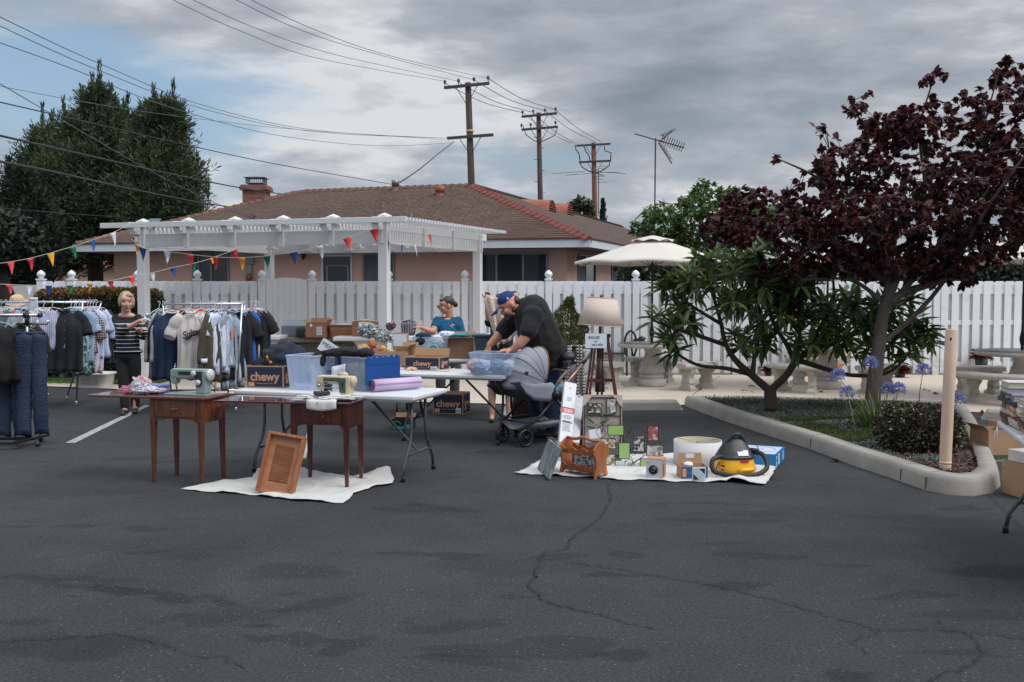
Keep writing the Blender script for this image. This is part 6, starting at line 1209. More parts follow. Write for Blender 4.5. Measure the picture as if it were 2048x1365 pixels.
p=A_(.11,-.26,H+.13);t=thing('paper_note','curled white paper note leaning on the bin behind the cream sewing machine','note',p,yawA);m=MB();m.grid([[(-.07+.14*x/6,.02*math.sin(x*.6)+.02*y/4,-.11+.2*y/4+.03*x/6)for y in range(5)]for x in range(7)]);m.build('sheet',pap,t,solid=.0012)
ym=M('yoga_lilac',S(196,176,208),.8,var=.06,scale=6);yme=M('yoga_lilac_edge',S(96,76,120),.8);a=G(745,785,H);a.z=H+.056;b_=a+Vector((.50*math.cos(R_(40)),.50*math.sin(R_(40)),0));ax=(b_-a).normalized();t=thing('yoga_mat','rolled lilac yoga mat lying across the nearest table','yoga mat',a,math.atan2(ax.y,ax.x));ln=(b_-a).length
m=MB();rows=[]
for k in range(86):
 th=k*.33;r=.056-.0018*(27.7-th)*.95 if 0 else .010+.0455*k/85;rows.append([(x,r*math.cos(th),r*math.sin(th))for x in(0,ln)])
m.grid(rows);m.build('roll',ym,t,solid=.0042);m=MB();m.tube([(-.003,(.0055+.0455*k/85)*math.cos(k*.33),(.0055+.0455*k/85)*math.sin(k*.33))for k in range(84)],.0024,4);m.build('spiral_edge',yme,t)
m=MB();m.tube([(0,.045,.040),(ln,.045,.040)],.0022,4);m.build('mat_edge_line',yme,t)
w1=Mwood('cabinet_wood',S(112,68,50),S(78,44,34),2.2,(9,9,1.1),.35,.05,.4);w1t=Mwood('cabinet_top_wood',S(118,72,58),S(84,48,40),2.0,(1.1,9,9),.25,.03,.6);burl=Mwood('cabinet_burl',S(128,72,46),S(66,32,22),4.5,(2,2,2),.35,.05,.4);w2=Mwood('dark_cabinet_wood',S(86,40,32),S(56,24,20),2.2,(9,9,1.1),.32,.05,.4);w2t=Mwood('dark_cabinet_top',S(96,44,42),S(64,28,28),2.0,(1.1,9,9),.22,.03,.7);brass=M('brass',S(150,120,70),.35,.8)
def cabinet(label,o,yaw,w,d,h,leaf,wood,topw,side,curved,round_=0):
 t=thing('sewing_table',label,'sewing table',o,yaw,'wooden sewing machine tables');ah=.20;zt=h-.024;zb=zt-ah
 m=MB();m.box((0,0,h-.012),(w+.05,d+.05,.022));m.build('top',topw,t,bevel=.008 if round_ else .004)
 m=MB();m.box((-w/2-.03-leaf/2,0,h-.014),(leaf,d+.04,.018));m.build('leaf',topw,t,bevel=.004)
 lw=.045
 for sx in(-1,1):
  for sy in(-1,1):
   m=MB();x=sx*(w/2-lw/2);y=sy*(d/2-lw/2);a_=lw/2;b2=lw*.30;vs=[(x+i*(b2 if k==0 else a_)+(0 if k else sx*(a_-b2)*.5),y+j_*(b2 if k==0 else a_)+(0 if k else sy*(a_-b2)*.5),0 if k==0 else zb+.02)for k in(0,1)for j_ in(-1,1)for i in(-1,1)]
   m.add(vs,[(0,2,3,1),(4,5,7,6),(0,1,5,4),(2,6,7,3),(0,4,6,2),(1,3,7,5)]);m.box((x,y,(zb+.02+zt)/2),(lw,lw,zt-zb-.02));m.build('leg',wood,t,bevel=.003,weld=True)
 def apron(x0,x1,y,axis,nm,mt_):
  m=MB();K=12;top=[(x0,zt),(x1,zt)];bot=[]
  for k in range(K+1):
   u=k/K;bot.append((x1+(x0-x1)*u,zb+(.035*(math.sin(PI*u)**.5)if curved else(.03 if .08<u<.92 else 0))));
  m.prism(top+bot,axis,y-.008,y+.008);return m.build(nm,mt_,t)
 fy=-d/2+.012;fr=apron(-w/2+lw,w/2-lw,fy,'y','front_apron',wood);apron(-w/2+lw,w/2-lw,d/2-.012,'y','back_apron',wood)
 for sx in(-1,1):m=MB();m.box((sx*(w/2-.010),0,(zt+zb)/2),(.014,d-2*lw,ah));m.build('side_panel',side,t)
 m=MB();m.box((0,fy-.011,zt-ah*.42),(w-2*lw-.012,.008,ah*.66));dw=m.build('drawer',wood,t,bevel=.002);m=MB()
 if curved:m.tube([(-.035,fy-.035,zt-.075),(-.012,fy-.03,zt-.085),(0,fy-.02,zt-.08),(.012,fy-.03,zt-.085),(.035,fy-.035,zt-.075)],.0045,6);m.tube([(-.02,fy-.02,zt-.082),(.02,fy-.02,zt-.082)],.006,6)
 else:m.tube([(-.05,fy-.02,zt-.075),(.04,fy-.028,zt-.078),(.046,fy-.028,zt-.10),(.03,fy-.03,zt-.105)],.004,6)
 m.build('handle',brass,dw);return t
yS1=R_(-15);cS1=Vector((-2.80,8.56,0));h1=.742;cabinet('left wooden sewing table with burl side panel and sage machine',cS1,yS1,.50,.37,h1,.58,w1,w1t,burl,True);S1=Fr(cS1,yS1)
yS2=R_(-10);cS2=Vector((-1.56,8.37,0));h2=.722;cabinet('darker sewing table standing on the drop cloth, cream machine on top',cS2,yS2,.50,.40,h2,.64,w2,w2t,w2,False,1);S2=Fr(cS2,yS2)
sage=M('machine_sage',S(132,152,146),.35,var=.04,coat=.3);sagel=M('machine_ivory',S(196,202,196),.3);darkp=M('machine_panel',S(44,48,52),.4);steel=M('steel',S(150,156,162),.25,.8);mcream=M('machine_cream',S(206,190,160),.4,var=.04);mgreen=M('machine_green',S(66,92,80),.45)
def machine(label,o,yaw,body,panel,s=1.0,sage_=True):
 t=thing('sewing_machine',label,'sewing machine',o,yaw,'vintage sewing machines');X=lambda*v:tuple(q*s for q in v)
 m=MB();m.box((.0,0,.006),(.40*s,.17*s,.012));m.build('bed',body,t,bevel=.003)
 m=MB();m.prism([(.07*s,.012),(.165*s,.012),(.172*s,.17*s),(.165*s,.205*s),(.06*s,.205*s),(.075*s,.15*s)],'y',-.045*s,.045*s);m.build('pillar',body,t,bevel=.012*s,seg=3)
 m=MB();m.prism([(-.165*s,.15*s),(-.10*s,.135*s),(.08*s,.135*s),(.165*s,.16*s),(.165*s,.212*s),(-.15*s,.215*s),(-.17*s,.195*s)],'y',-.042*s,.042*s);m.build('arm',body,t,bevel=.012*s,seg=3)
 m=MB();m.prism([(-.175*s,.20*s),(-.175*s,.115*s),(-.155*s,.085*s),(-.125*s,.085*s),(-.11*s,.14*s),(-.115*s,.20*s)],'y',-.035*s,.035*s);m.build('head',body,t,bevel=.010*s,seg=3)
 m=MB();m.tube([X(-.14,0,.10),X(-.14,0,.02)],.004*s,6);m.tube([X(-.13,-.01,.09),X(-.13,-.01,.035)],.003*s,6);m.box(X(-.135,-.01,.02),(.02*s,.02*s,.004*s));m.build('needle_bar',steel,t)
 m=MB();m.tube([X(-.15,0,.21),X(-.15,0,.235)],.006*s,8);m.tube([X(-.145,0,.235),X(-.145,0,.25)],.003*s,6);m.build('thread_post',steel,t)
 wh=MB();wh.lathe([(0,-.016),(.036,-.016),(.048,-.010),(.050,.004),(.045,.014),(.030,.016),(.022,.024),(0,.026)],(0,0,0),24,Matrix.Translation(X(.185,0,.165))@Matrix.Rotation(PI/2,4,'Y')@Matrix.Scale(s,4));wh.build('handwheel',sagel if sage_ else body,t)
 if sage_:
  m=MB();m.box(X(-.0,-.0435,.178),(.17*s,.004*s,.028*s));m.prism([(.065*s,.195*s),(.135*s,.195*s),(.14*s,.10*s),(.12*s,.065*s),(.085*s,.075*s)],'y',-.049*s,-.044*s);m.build('dark_panel',panel,t)
  for x,z,r in((.062,.178,.024),(.105,.105,.023)):
   m=MB();m.lathe([(r,0),(r*.95,.012),(r*.8,.018),(0,.019)],(0,0,0),18,Matrix.Translation(X(x,-.046,z))@Matrix.Rotation(PI/2,4,'X')@Matrix.Scale(s,4));d_=m.build('dial',sagel,t)
  m=MB();m.tube([X(.17,.03,.10),X(.20,.04,.06),X(.19,.05,.04),X(.17,.06,.03),X(.20,.05,.02)],.004,5);m.build('cord',blackp,t)
 else:
  m=MB();m.prism([(-.095*s,.195*s),(.125*s,.195*s),(.125*s,.06*s),(.065*s,.06*s),(.055*s,.15*s),(.03*s,.165*s),(-.095*s,.165*s)],'y',-.048*s,-.044*s);m.build('green_panel',panel,t);text('lettering','SINGER',.016*s,M('gold_dim',S(110,116,90),.5),X(-.04,-.050,.181),t,off=.0004)
  m=MB();m.box(X(.095,-.051,.13),(.006*s,.006*s,.05*s));m.box(X(.095,-.051,.145),(.02*s,.006*s,.005*s));m.build('stitch_lever',blackp,t)
  m=MB();m.lathe([(.016,0),(.016,.01),(.010,.012),(.010,.022),(0,.023)],(0,0,0),12,Matrix.Translation(X(-.145,-.035,.125))@Matrix.Rotation(PI/2,4,'X')@Matrix.Scale(s,4));m.build('tension_dial',steel,t)
 return t
machine('sage green sewing machine with dark dial panel on the left table',S1(.03,0,h1),yS1-R_(2),sage,darkp,1.05)
machine('cream sewing machine with green panel among crumpled cloth',S2(.06,.03,h2),yS2-R_(6),mcream,mgreen,.93,False)
o=lump('thread_bundle',M('cream_rope',S(206,192,176),.9),S2(.13,.03,h2+.205),(.045,.022,.024),.4,6,3);tag(o,'knotted cream cord sitting on top of the cream sewing machine','cord')
o=lump('cotton_cloth',M('cotton_white',S(204,204,202),.9,var=.06,scale=8,bump=.3),S2(.02,-.09,h2+.018),(.26,.12,.03),.55,2.6,31,flat=True,sub=5);tag(o,'crumpled white cotton cloth spread under the cream machine','cloth')
t=thing('hanging_cloth','corner of white cloth hanging over the front of the dark sewing table','cloth',S2(.03,-.232,h2),yS2);m=MB();m.grid([[(-.12+.26*x/10,-.002-.012*abs(math.sin(x*.9))-.012*(y>0),.022-y*.018-(.02*y/4)*math.sin(x/3.2))for y in range(5)]for x in range(11)]);m.build('cloth',M('cotton_white',S(204,204,202)),t,solid=.002)
t=thing('foot_pedal','black foot pedal with coiled cord on the white cloth','foot pedal',S2(.0,-.13,h2+.055),yS2+R_(35));m=MB();m.box((0,0,.012),(.12,.075,.03),taper=1.1);m.build('pedal',blackp,t,bevel=.006);m=MB()
pts=[(.06+.035*math.cos(k*.5)*(1+.1*math.sin(k)),.02+.035*math.sin(k*.5),.02+.0012*k+.012*math.sin(k*.23))for k in range(60)];m.tube(pts,.0045,5);m.tube([(-.02,-.03,.02),(-.05,-.07,-.01),(-.06,-.10,-.05),(-.07,-.11,-.07)],.003,5);m.build('cord',blackp,t)
t=thing('fabric_box','low blue violet box with pink print behind the plastic bags','box',S1(-.42,.08,h1+.0),yS1);m=MB();m.box((0,0,.035),(.27,.16,.07));m.build('body',M('violet_box',S(98,104,160),.7),t,bevel=.006);m=MB();m.box((0,0,.062),(.28,.17,.02));m.build('lid',M('violet_lid',S(110,116,172),.6),t,bevel=.004);m=MB();m.box((.08,-.082,.026),(.10,.004,.034));m.build('pink_print',Mprint('pink_print',S(190,110,150),[S(220,160,190),S(120,90,140)],90),t)
bagw=M('plastic_bag_white',S(214,210,222),.3,alpha=.82,var=.04);bagp=M('plastic_bag_pink',S(220,130,156),.35,alpha=.85,var=.08)
o=lump('plastic_bag',bagw,S1(-.42,-.06,h1+.065),(.085,.05,.075),.55,3.4,41,sub=5);tag(o,'crumpled white plastic bag standing up with a pink edge','bag');o=lump('plastic_bag',bagp,S1(-.535,-.03,h1+.03),(.10,.06,.035),.5,3.4,43,sub=5);tag(o,'pink plastic bag lying flat left of the white one','bag');o=lump('plastic_bag',bagw,S1(-.30,-.09,h1+.03),(.11,.05,.035),.55,3.6,45,flat=True,sub=5);tag(o,'flat white plastic bag beside the sage sewing machine','bag')
o=lump('plastic_bag',bagp,S1(-.40,-.045,h1+.125),(.05,.04,.02),.5,3.4,47,rot=Matrix.Rotation(.5,3,'Y'));tag(o,'pink rim of bag on top of the standing white bag','bag')
swd=Mwood('shutter_wood',S(176,112,72),S(142,84,52),2.5,(8,8,1),.5,.08,.15);swl=Mwood('louvre_wood',S(172,118,84),S(146,96,66),2.5,(1,3,3),.5,.05,.1)
pB=G(549,989,.01);t=thing('louvred_frame','orange wooden box frame with louvres leaning against the dark sewing table','shutter',pB);t.rotation_euler=(Matrix.Rotation(R_(-16),3,'X')@Matrix.Rotation(R_(-9),3,'Z')@Matrix.Rotation(R_(10.5),3,'Y')).to_euler()
fw_,fh_,fd_=.315,.49,.065
for c_,d_ in(((0,0,.012),(fw_,fd_,.024)),((0,0,fh_-.012),(fw_,fd_,.024)),((-fw_/2+.012,0,fh_/2),(.024,fd_,fh_-.048)),((fw_/2-.012,0,fh_/2),(.024,fd_,fh_-.048))):m=MB();m.box(c_,d_);m.build('frame_side',swd,t,bevel=.003)
m=MB();y=.01;iw=fw_-.048;m.box((0,y,.06),(iw,.014,.075));m.box((0,y,fh_-.06),(iw,.014,.075));m.box((-iw/2+.025,y,fh_/2),(.05,.014,fh_-.195));m.box((iw/2-.025,y,fh_/2),(.05,.014,fh_-.195));m.build('inner_panel',swl,t);m=MB()
for k in range(15):m.box((0,0,0),(iw-.102,.005,.0165),Matrix.Translation((0,y,.112+k*.0195))@Matrix.Rotation(R_(24),4,'X'))
m.build('louvres',swl,t);m=MB();m.box((0,y+.012,fh_/2),(iw,.002,fh_-.06));m.build('backing',M('shutter_dark',(.10,.05,.03),.9),t)
canvas=M('drop_cloth',S(206,204,200),.9,var=.06,scale=3,bump=.5,bscale=22,col2=S(186,186,184))
def drop_cloth(label,px,hump=.02,mat=canvas,seed=0,folds=(),edge_roll=.012):
 P=[G(*p)for p in px];Q=[]
 for i,p in enumerate(P):
  q=P[(i+1)%len(P)];k=max(2,int((q-p).length/.05))
  for j_ in range(k):Q.append(p.lerp(q,j_/k)+Vector((random.gauss(0,.004),random.gauss(0,.008),0)))
 c_=sum(Q,Vector())/len(Q);t=thing('drop_cloth',label,'cloth',c_,group='white cloths spread on the asphalt');rows=[]
 for q in Q:
  row=[]
  for k in range(29):
   u=k/28;p=c_.lerp(q,u);n_=noise.noise(Vector((p.x*3+seed,p.y*3,0)));z=.010+hump*max(0,1-abs(n_)*6)*.8+.007*noise.noise(Vector((p.x*9,p.y*9,seed)))+.004
   for fx0,fy0,fr_,fh0 in folds:
    z+=fh0*math.exp(-((p.x-fx0)**2+(p.y-fy0)**2)/fr_**2)
   if u>.96:z+=edge_roll*(noise.noise(Vector((p.x*7,p.y*7,3)))+.15)-(.006 if k==28 else 0)
   row.append(Vector((p.x,p.y,max(.008,z)))-c_)
  rows.append(row)
 m=MB();m.grid(rows,True,True);m.build('fabric',mat,t,solid=.003);return t
e1=G(770,952);drop_cloth('crumpled white drop cloth under the dark sewing table',[(360,980),(430,966),(505,957),(515,942),(600,940),(650,948),(700,955),(735,962),(765,949),(778,947),(788,962),(785,970),(752,975),(706,990),(700,1000),(686,1009),(640,1006),(590,1003),(548,998),(512,993),(460,988),(415,986)],.016,seed=2,folds=((e1 .x,e1 .y,.10,.07),(G(545,993).x,G(545,993).y,.10,.02)))
drop_cloth('white drop cloth under the framed photos, lampshade and vacuum',[(1028,949),(1060,935),(1088,918),(1160,916),(1240,912),(1340,910),(1440,912),(1530,916),(1553,932),(1546,950),(1530,973),(1500,970),(1465,966),(1400,966),(1340,965),(1280,962),(1235,962),(1190,956),(1140,955),(1085,952)],.014,seed=6,folds=((G(1478,965).x,G(1478,965).y,.09,.035),))
mw=Mwood('rack_wood',S(176,104,58),S(142,78,42),2.2,(7,7,1),.4,.06,.3);pF=(G(1118,949)+G(1186,963)+G(1217,956))/3;oM=(G(1118,949)+G(1217,956))/2;yM=R_(-42);t=thing('magazine_rack','orange brown wooden magazine rack with wavy rails','magazine rack',oM,yM);wM,dM,hM=.38,.22,.33
for sx in(-1,1):
 prof=[(-.09,0),(-.065,0),(-.05,.035),(0,.045),(.05,.035),(.065,0),(.09,0),(.085,.05),(.07,.11),(.075,.16),(.105,.22),(.10,.26),(.06,.30),(.02,.325),(-.02,.325),(-.06,.30),(-.10,.26),(-.105,.22),(-.075,.16),(-.07,.11),(-.085,.05)]
 m=MB();m.prism([(y*1.05,z)for y,z in prof],'x',sx*wM/2-.009,sx*wM/2+.009);m.build('end_panel',mw,t,bevel=.004)
def wavy(y,z0,z1,nm='rail',tilt=0):
 m=MB();K=28;top=[(-wM/2+.01+(wM-.02)*k/K,z1+.012*math.cos(k/K*6*PI))for k in range(K+1)];m.prism(top+[(wM/2-.01,z0),(-wM/2+.01,z0)],'y',y-.006,y+.006);m.build(nm,mw,t)
for y in(-.068,.068):wavy(y,.06,.105)
for y in(-.092,.092):wavy(y,.205,.255)
m=MB();m.tube([(-wM/2+(wM)*k/24,0,.318+.018*math.sin(k/24*PI*1.0)+.008*math.cos(k/24*4*PI))for k in range(25)],.014,8);m.build('handle',mw,t);m=MB();m.box((0,0,.055),(wM-.02,.13,.01));m.build('bottom',mw,t)
t2=thing('magazines','floral printed magazines standing inside the wooden rack','magazines',oM+Vector((0,0,.062)),yM);m=MB();m.box((.02,.0,.07),(.26,.05,.14));m.build('covers',Mprint('magazine_print',S(170,176,180),[S(90,120,140),S(200,200,196),S(120,60,60),S(70,80,90)],60),t2,bevel=.003)
mb_=M('marbled_canvas',S(58,64,70),.7,scale=9,col2=S(150,158,166),stretch=(2,2,.5));a=G(1080,941);b_=G(1101,962);up_=Vector((.10,.02,.265));nv=Vector((b_-a).cross(up_)).normalized()*.028;t=thing('marbled_canvas','dark grey marbled canvas leaning against the magazine rack','canvas',a);m=MB();z0=Vector((0,0,.012));q=[z0,b_-a+z0,b_-a+up_+z0,up_+z0];m.add(q+[p+nv for p in q],[(0,1,2,3),(7,6,5,4),(0,4,5,1),(1,5,6,2),(2,6,7,3),(3,7,4,0)]);m.build('canvas',mb_,t,bevel=.002)
m=MB();q0=(b_-a)*.35+z0;q=[q0+up_*.2-nv*.04+(b_-a)*.0,q0+(b_-a)*.22+up_*.2-nv*.04,q0+(b_-a)*.22+up_*.42-nv*.04,q0+up_*.42-nv*.04];q=[p-nv*.06 for p in q];m.add(q,[(0,1,2,3)]);m.build('price_label',papw,t)
rw=Mwood('lamp_red_wood',S(96,34,32),S(66,22,22),2.5,(8,8,1),.35,.04,.4);YL=9.95;oL=G(1200,915);oL=Vector((AT(1200,700,YL).x,YL,0));t=thing('floor_lamp','tripod floor lamp with dark red wooden legs and beige shade','floor lamp',oL);sL=YL/FPX;zj=AT(1200,690,YL).z
feet_=[(-.20,-.16),(.24,-.10),(.02,.24)]
for fx_,fy_ in feet_:
 m=MB();a_=Vector((fx_*.28,fy_*.28,zj+.08));b_=Vector((fx_,fy_,0));off=Vector((-fy_,fx_,0)).normalized()*.022
 m.bar(a_+off,b_+off,.022,.03);m.bar(a_-off,b_-off,.022,.03);m.build('leg',rw,t,bevel=.003)
zb_=AT(1200,760,YL).z;m=MB();P3=[Vector((fx_*(.28+.72*(1-zb_/(zj+.08))),fy_*(.28+.72*(1-zb_/(zj+.08))),zb_))for fx_,fy_ in feet_]
for i in range(3):m.bar(P3[i],P3[(i+1)%3],.02,.03)
m.build('stretcher',rw,t);m=MB();m.lathe([(.10,zj+.07),(.11,zj+.09),(.10,zj+.11),(.0,zj+.11)],n=20);m.build('top_plate',rw,t)
zs0=AT(1200,650,YL).z;zs1=AT(1200,597,YL).z;m=MB();m.tube([(0,0,zb_-.1),(0,0,zs0+.12)],.014,10);m.lathe([(.05,zb_-.12),(.035,zb_+.1),(.02,zb_+.22)],n=14);m.build('stem',M('lamp_stem',S(84,66,60),.4,.4),t)
shm=M('lampshade_beige',S(204,188,176),.85,var=.03,scale=2,stretch=(14,14,.2));m=MB();tl_=Matrix.Translation((-.02,0,0))@Matrix.Rotation(R_(-5),4,'Y')@Matrix.Translation((0,0,0));m.lathe([(.225,zs0-.005),(.15,zs1+.005)],n=40,cap=False,mat=Matrix.Translation((0,0,zs0))@Matrix.Rotation(R_(4),4,'Y')@Matrix.Translation((0,0,-zs0)));sh=m.build('shade',shm,t,solid=.002)
sh.data.polygons.foreach_set('use_smooth',[True]*len(sh.data.polygons))
m=MB();R4=Matrix.Translation((0,0,zs0))@Matrix.Rotation(R_(4),4,'Y')@Matrix.Translation((0,0,-zs0));m.tube([R4@Vector((.15*math.cos(k*PI/20),.15*math.sin(k*PI/20),zs1+.005))for k in range(40)],.004,6,closed=True);m.tube([R4@Vector((.225*math.cos(k*PI/20),.225*math.sin(k*PI/20),zs0-.005))for k in range(40)],.004,6,closed=True)
for k in range(3):m.tube([R4@Vector((.15*math.cos(k*2.1),.15*math.sin(k*2.1),zs1)),R4@Vector((0,0,zs1-.01))],.0025,4)
m.build('shade_trim',M('shade_trim',S(190,168,156),.8),sh);m=MB();m.sph(R4@Vector((-.01,0,zs1+.02)),.016,10);m.build('finial',M('finial_red',S(110,50,50),.4),sh)
for k in range(8):
 pass
t=thing('price_card','white price card taped to the lamp legs','price card',AT(1192,682,YL-.22));wz_=(YL-.22)/FPX;m=MB();m.box((0,0,0),(43*wz_,.002,29*wz_));m.build('card',papw,t);text('price','$40.00',.040,inkd,(-.02,-.003,.032),t);text('writing','or',.028,inkd,(0,-.003,-.003),t);text('writing','best offer',.030,inkd,(.015,-.003,-.038),t)
t=thing('dark_tub','dark tub on a red base behind the stroller handle','tub',G(1148,748,PZ));m=MB();m.box((0,0,.30),(.40,.3,.30),taper=.85);m.build('tub',M('tub_dark',S(60,66,74),.5),t,bevel=.02);m=MB();m.box((0,0,.08),(.44,.3,.10));m.build('base',M('brick_red',S(130,70,60),.8),t)
def leaning(name,label,cat,bx,by,tx_,ty_,Yb,Yt,wpx,depth,mat,group=None):
 """upright long box: bottom centre / top centre pixels"""
 a=AT(bx,by,Yb);b_=AT(tx_,ty_,Yt);d=b_-a;t=thing(name,label,cat,a,group=group);zc2=d.normalized();xc=Vector((1,.25,0));xc=(xc-zc2*xc.dot(zc2)).normalized();yc=zc2 .cross(xc);t.rotation_euler=Matrix((xc,yc,zc2)).transposed().to_euler();w=wpx*Yb/FPX;m=MB();m.box((0,0,d.length/2),(w,depth,d.length));m.build('body',mat,t,bevel=.002);return t,w,d.length
bxw=M('blind_box_white',S(206,208,214),.5,var=.03);t,w,ln=leaning('window_blind_box','tall narrow white carton with red band leaning beside the lamp','box',1129,889,1140,769,9.35,9.75,26,.07,bxw);ry=-.0365
m=MB();m.box((0,ry,ln*.52),(w-.002,.002,ln*.08));m.build('red_band',M('red_print',S(206,52,54),.5),t);m=MB();m.box((0,ry,ln*.565),(w-.002,.002,ln*.012));m.build('black_band',blackp,t);text('lettering','PROJECT',.022,papw,(0,ry-.002,ln*.53),t,off=.0006);text('lettering','SOURCE',.022,papw,(0,ry-.002,ln*.50),t,off=.0006)
m=MB();[m.box((-w*.05,ry,ln*(.44-.018*k)),(w*(.7 if k%3 else .5),.0015,.003))for k in(0,1,2,3,8,9,10,11,12,13,14)];m.build('fine_print',M('print_grey',S(120,124,130),.6),t);m=MB();m.box((0,ry,ln*.335),(w*.8,.002,ln*.035));m.build('picture',darkp,t);m=MB();m.box((w*.3,ry-.001,ln*.335),(w*.12,.002,ln*.028));m.box((0,ry,ln*.72),(w*.35,.002,ln*.06));m.build('window_cut',M('print_pale',S(160,170,180),.5),t);m=MB();m.box((0,ry,ln*.90),(w*.16,.002,w*.16));m.build('orange_mark',M('print_orange',S(220,160,90),.5),t)
t,w,ln=leaning('wrapped_roll','clear plastic wrapped roll standing next to the white carton','roll',1150,888,1158,795,9.42,9.8,16,.05,M('plastic_wrap',S(170,176,186),.15,alpha=.8,var=.2,scale=9,stretch=(1,1,3)));m=MB();m.lathe([(.03,-.02),(.034,0),(.03,.015)],(0,0,ln),14);m.build('end_cap',clearm,t)
tp=M('taupe_board',S(160,148,140),.8,var=.04);crd=M('corner_card',S(188,172,160),.9);photo=[Mprint('photo_a',S(90,88,88),[S(150,150,150),S(190,190,190),S(50,50,50)],45),Mprint('photo_b',S(170,160,160),[S(196,190,190),S(110,104,110),S(140,130,134)],40),Mprint('photo_c',S(150,90,84),[S(190,170,160),S(170,60,60),S(90,80,80)],50),Mprint('photo_d',S(170,160,130),[S(130,110,90),S(200,200,180),S(90,100,90)],45)]
YF=9.42;a=AT(1205,922,YF);t=thing('framed_display','flat display pack with two photos, metal leaves and cardboard corners','picture frame',a,R_(-3));t.rotation_euler=(R_(-9),0,R_(-4));s_=YF/FPX;wf=79*s_;hf=133*s_
m=MB();m.box((0,.012,hf/2),(wf,.02,hf));m.build('board',tp,t);m=MB();z_=[(0,hf-.01),(0,.01)]
for(c_,d_)in(((0,-.004,hf-.028),(wf-.07,.012,.007)),((0,-.004,hf*.68),(wf-.02,.012,.005)),((-wf/2+.016,-.004,hf*.45),(.007,.012,hf*.8)),((wf/2-.016,-.004,hf*.45),(.007,.012,hf*.8)),((0,-.004,.05),(wf-.03,.012,.007))):m.box(c_,d_)
m.build('dark_frame',blackm,t);m=MB();m.box((0,.0005,hf*.14),(wf*.92,.004,hf*.26));m.build('lower_board',M('grey_board',S(96,94,96),.8),t)
for sx in(-1,1):m=MB();m.prism([(sx*wf/2,hf),(sx*(wf/2-.10),hf),(sx*wf/2,hf-.12)],'y',-.014,-.004);m.build('card_corner',crd,t)
def small_photo(t,x,z,w,h,mat,y=-.012,frame=blackm):
 m=MB();m.box((x,y,z),(w,.012,h));f=m.build('photo_frame',frame,t);m=MB();m.box((x,y-.0065,z),(w-.016,.002,h-.016));m.build('picture',mat,f)
small_photo(t,-.075,hf*.79,.145,.098,photo[0]);small_photo(t,.085,hf*.83,.095,.145,photo[1]);lfm=M('painted_leaf',S(74,96,76),.5,.2)
m=MB()
for x0,z0,x1,z1,b2 in((0,.27,-.03,.44,.02),(0,.27,.04,.43,-.02),(-.01,.27,-.10,.36,.03),(.0,.29,.11,.37,-.03)):m.tube([(x0,-.015,z0),((x0+x1)/2+b2,-.02,(z0+z1)/2),(x1,-.018,z1)],.0025,5)
m.build('wire_stem',blackm,t);
for x,z,a_ in((.05,.445,.1),(-.12,.39,-.7),(.02,.38,.5),(-.11,.32,-.1),(.12,.325,.1)):
 m=MB();m.sph((0,0,0),(.05,.006,.015),10,Matrix.Translation((x,-.022,z))@Matrix.Rotation(-a_,4,'Y'));m.build('metal_leaf',lfm,t)
t=thing('note_paper','blank white note propped against the display pack','note',AT(1190,868,9.3));m=MB();m.box((0,0,0),(.11,.002,.085),Matrix.Rotation(R_(-8),4,'Y')@Matrix.Rotation(R_(-8),4,'X'));m.build('paper',papw,t)
grn=M('green_card',S(150,186,110),.6,var=.03);YW=9.12;o=AT(1250,938,YW);t=thing('wire_photo_tree','black wire scroll stand holding small photos and green cards','picture frame',o);sw_=YW/FPX
def fp(px,py):return((px-1250)*sw_,(938-py)*sw_*.10,(938-py)*sw_)
for x0,y0,x1,y1,mt_ in((1215,850,1248,871,grn),(1201,877,1232,898,photo[3]),(1237,885,1260,918,grn),(1266,872,1289,904,photo[0]),(1296,851,1318,882,photo[2]),(1293,890,1327,913,photo[1]),(1211,908,1231,939,photo[3]),(1280,917,1298,939,grn)):
 c_=fp((x0+x1)/2,(y0+y1)/2);m=MB();m.box((c_[0],c_[1]-.006,c_[2]),((x1-x0)*sw_,.010,(y1-y0)*sw_));f=m.build('photo_frame',blackm,t);m=MB();m.box((c_[0],c_[1]-.012,c_[2]),((x1-x0)*sw_-.012,.002,(y1-y0)*sw_-.012));m.build('picture',mt_,f)
m=MB();c_=fp(1247,893);m.box((c_[0],c_[1]-.014,c_[2]),(.06,.001,.04));m.build('price_tag',papw,t)
def spiral(cx_,cy_,r,turns,a0,dirn=1,r1=.12):
 return[fp(cx_+r*(1-(1-r1)*k/30)*math.cos(a0+dirn*2*PI*turns*k/30),cy_-r*(1-(1-r1)*k/30)*math.sin(a0+dirn*2*PI*turns*k/30))for k in range(31)]
m=MB()
for a_ in((1205,866,17,1.4,0,1),(1256,858,10,1.3,3,-1),(1320,878,12,1.4,2,-1),(1250,920,22,.9,3.4,1,.35),(1277,930,12,1.3,0,1),(1260,928,10,1.3,3,-1),(1268,905,9,1.4,1,1),(1225,870,10,1.2,2,1),(1262,868,8,1.3,4,1)):m.tube(spiral(*a_),.0028,5)
m.tube([fp(*p)for p in((1252,878),(1262,858),(1278,852),(1292,866),(1296,892),(1285,915),(1266,928))],.0028,5);m.tube([fp(*p)for p in((1290,880),(1300,888),(1318,886),(1328,876))],.0028,5);m.tube([fp(*p)for p in((1232,888),(1240,880),(1244,870))],.0028,5);m.tube([fp(*p)for p in((1250,917),(1250,936),(1300,905))],.0028,5);m.build('wire_scroll',blackm,t)
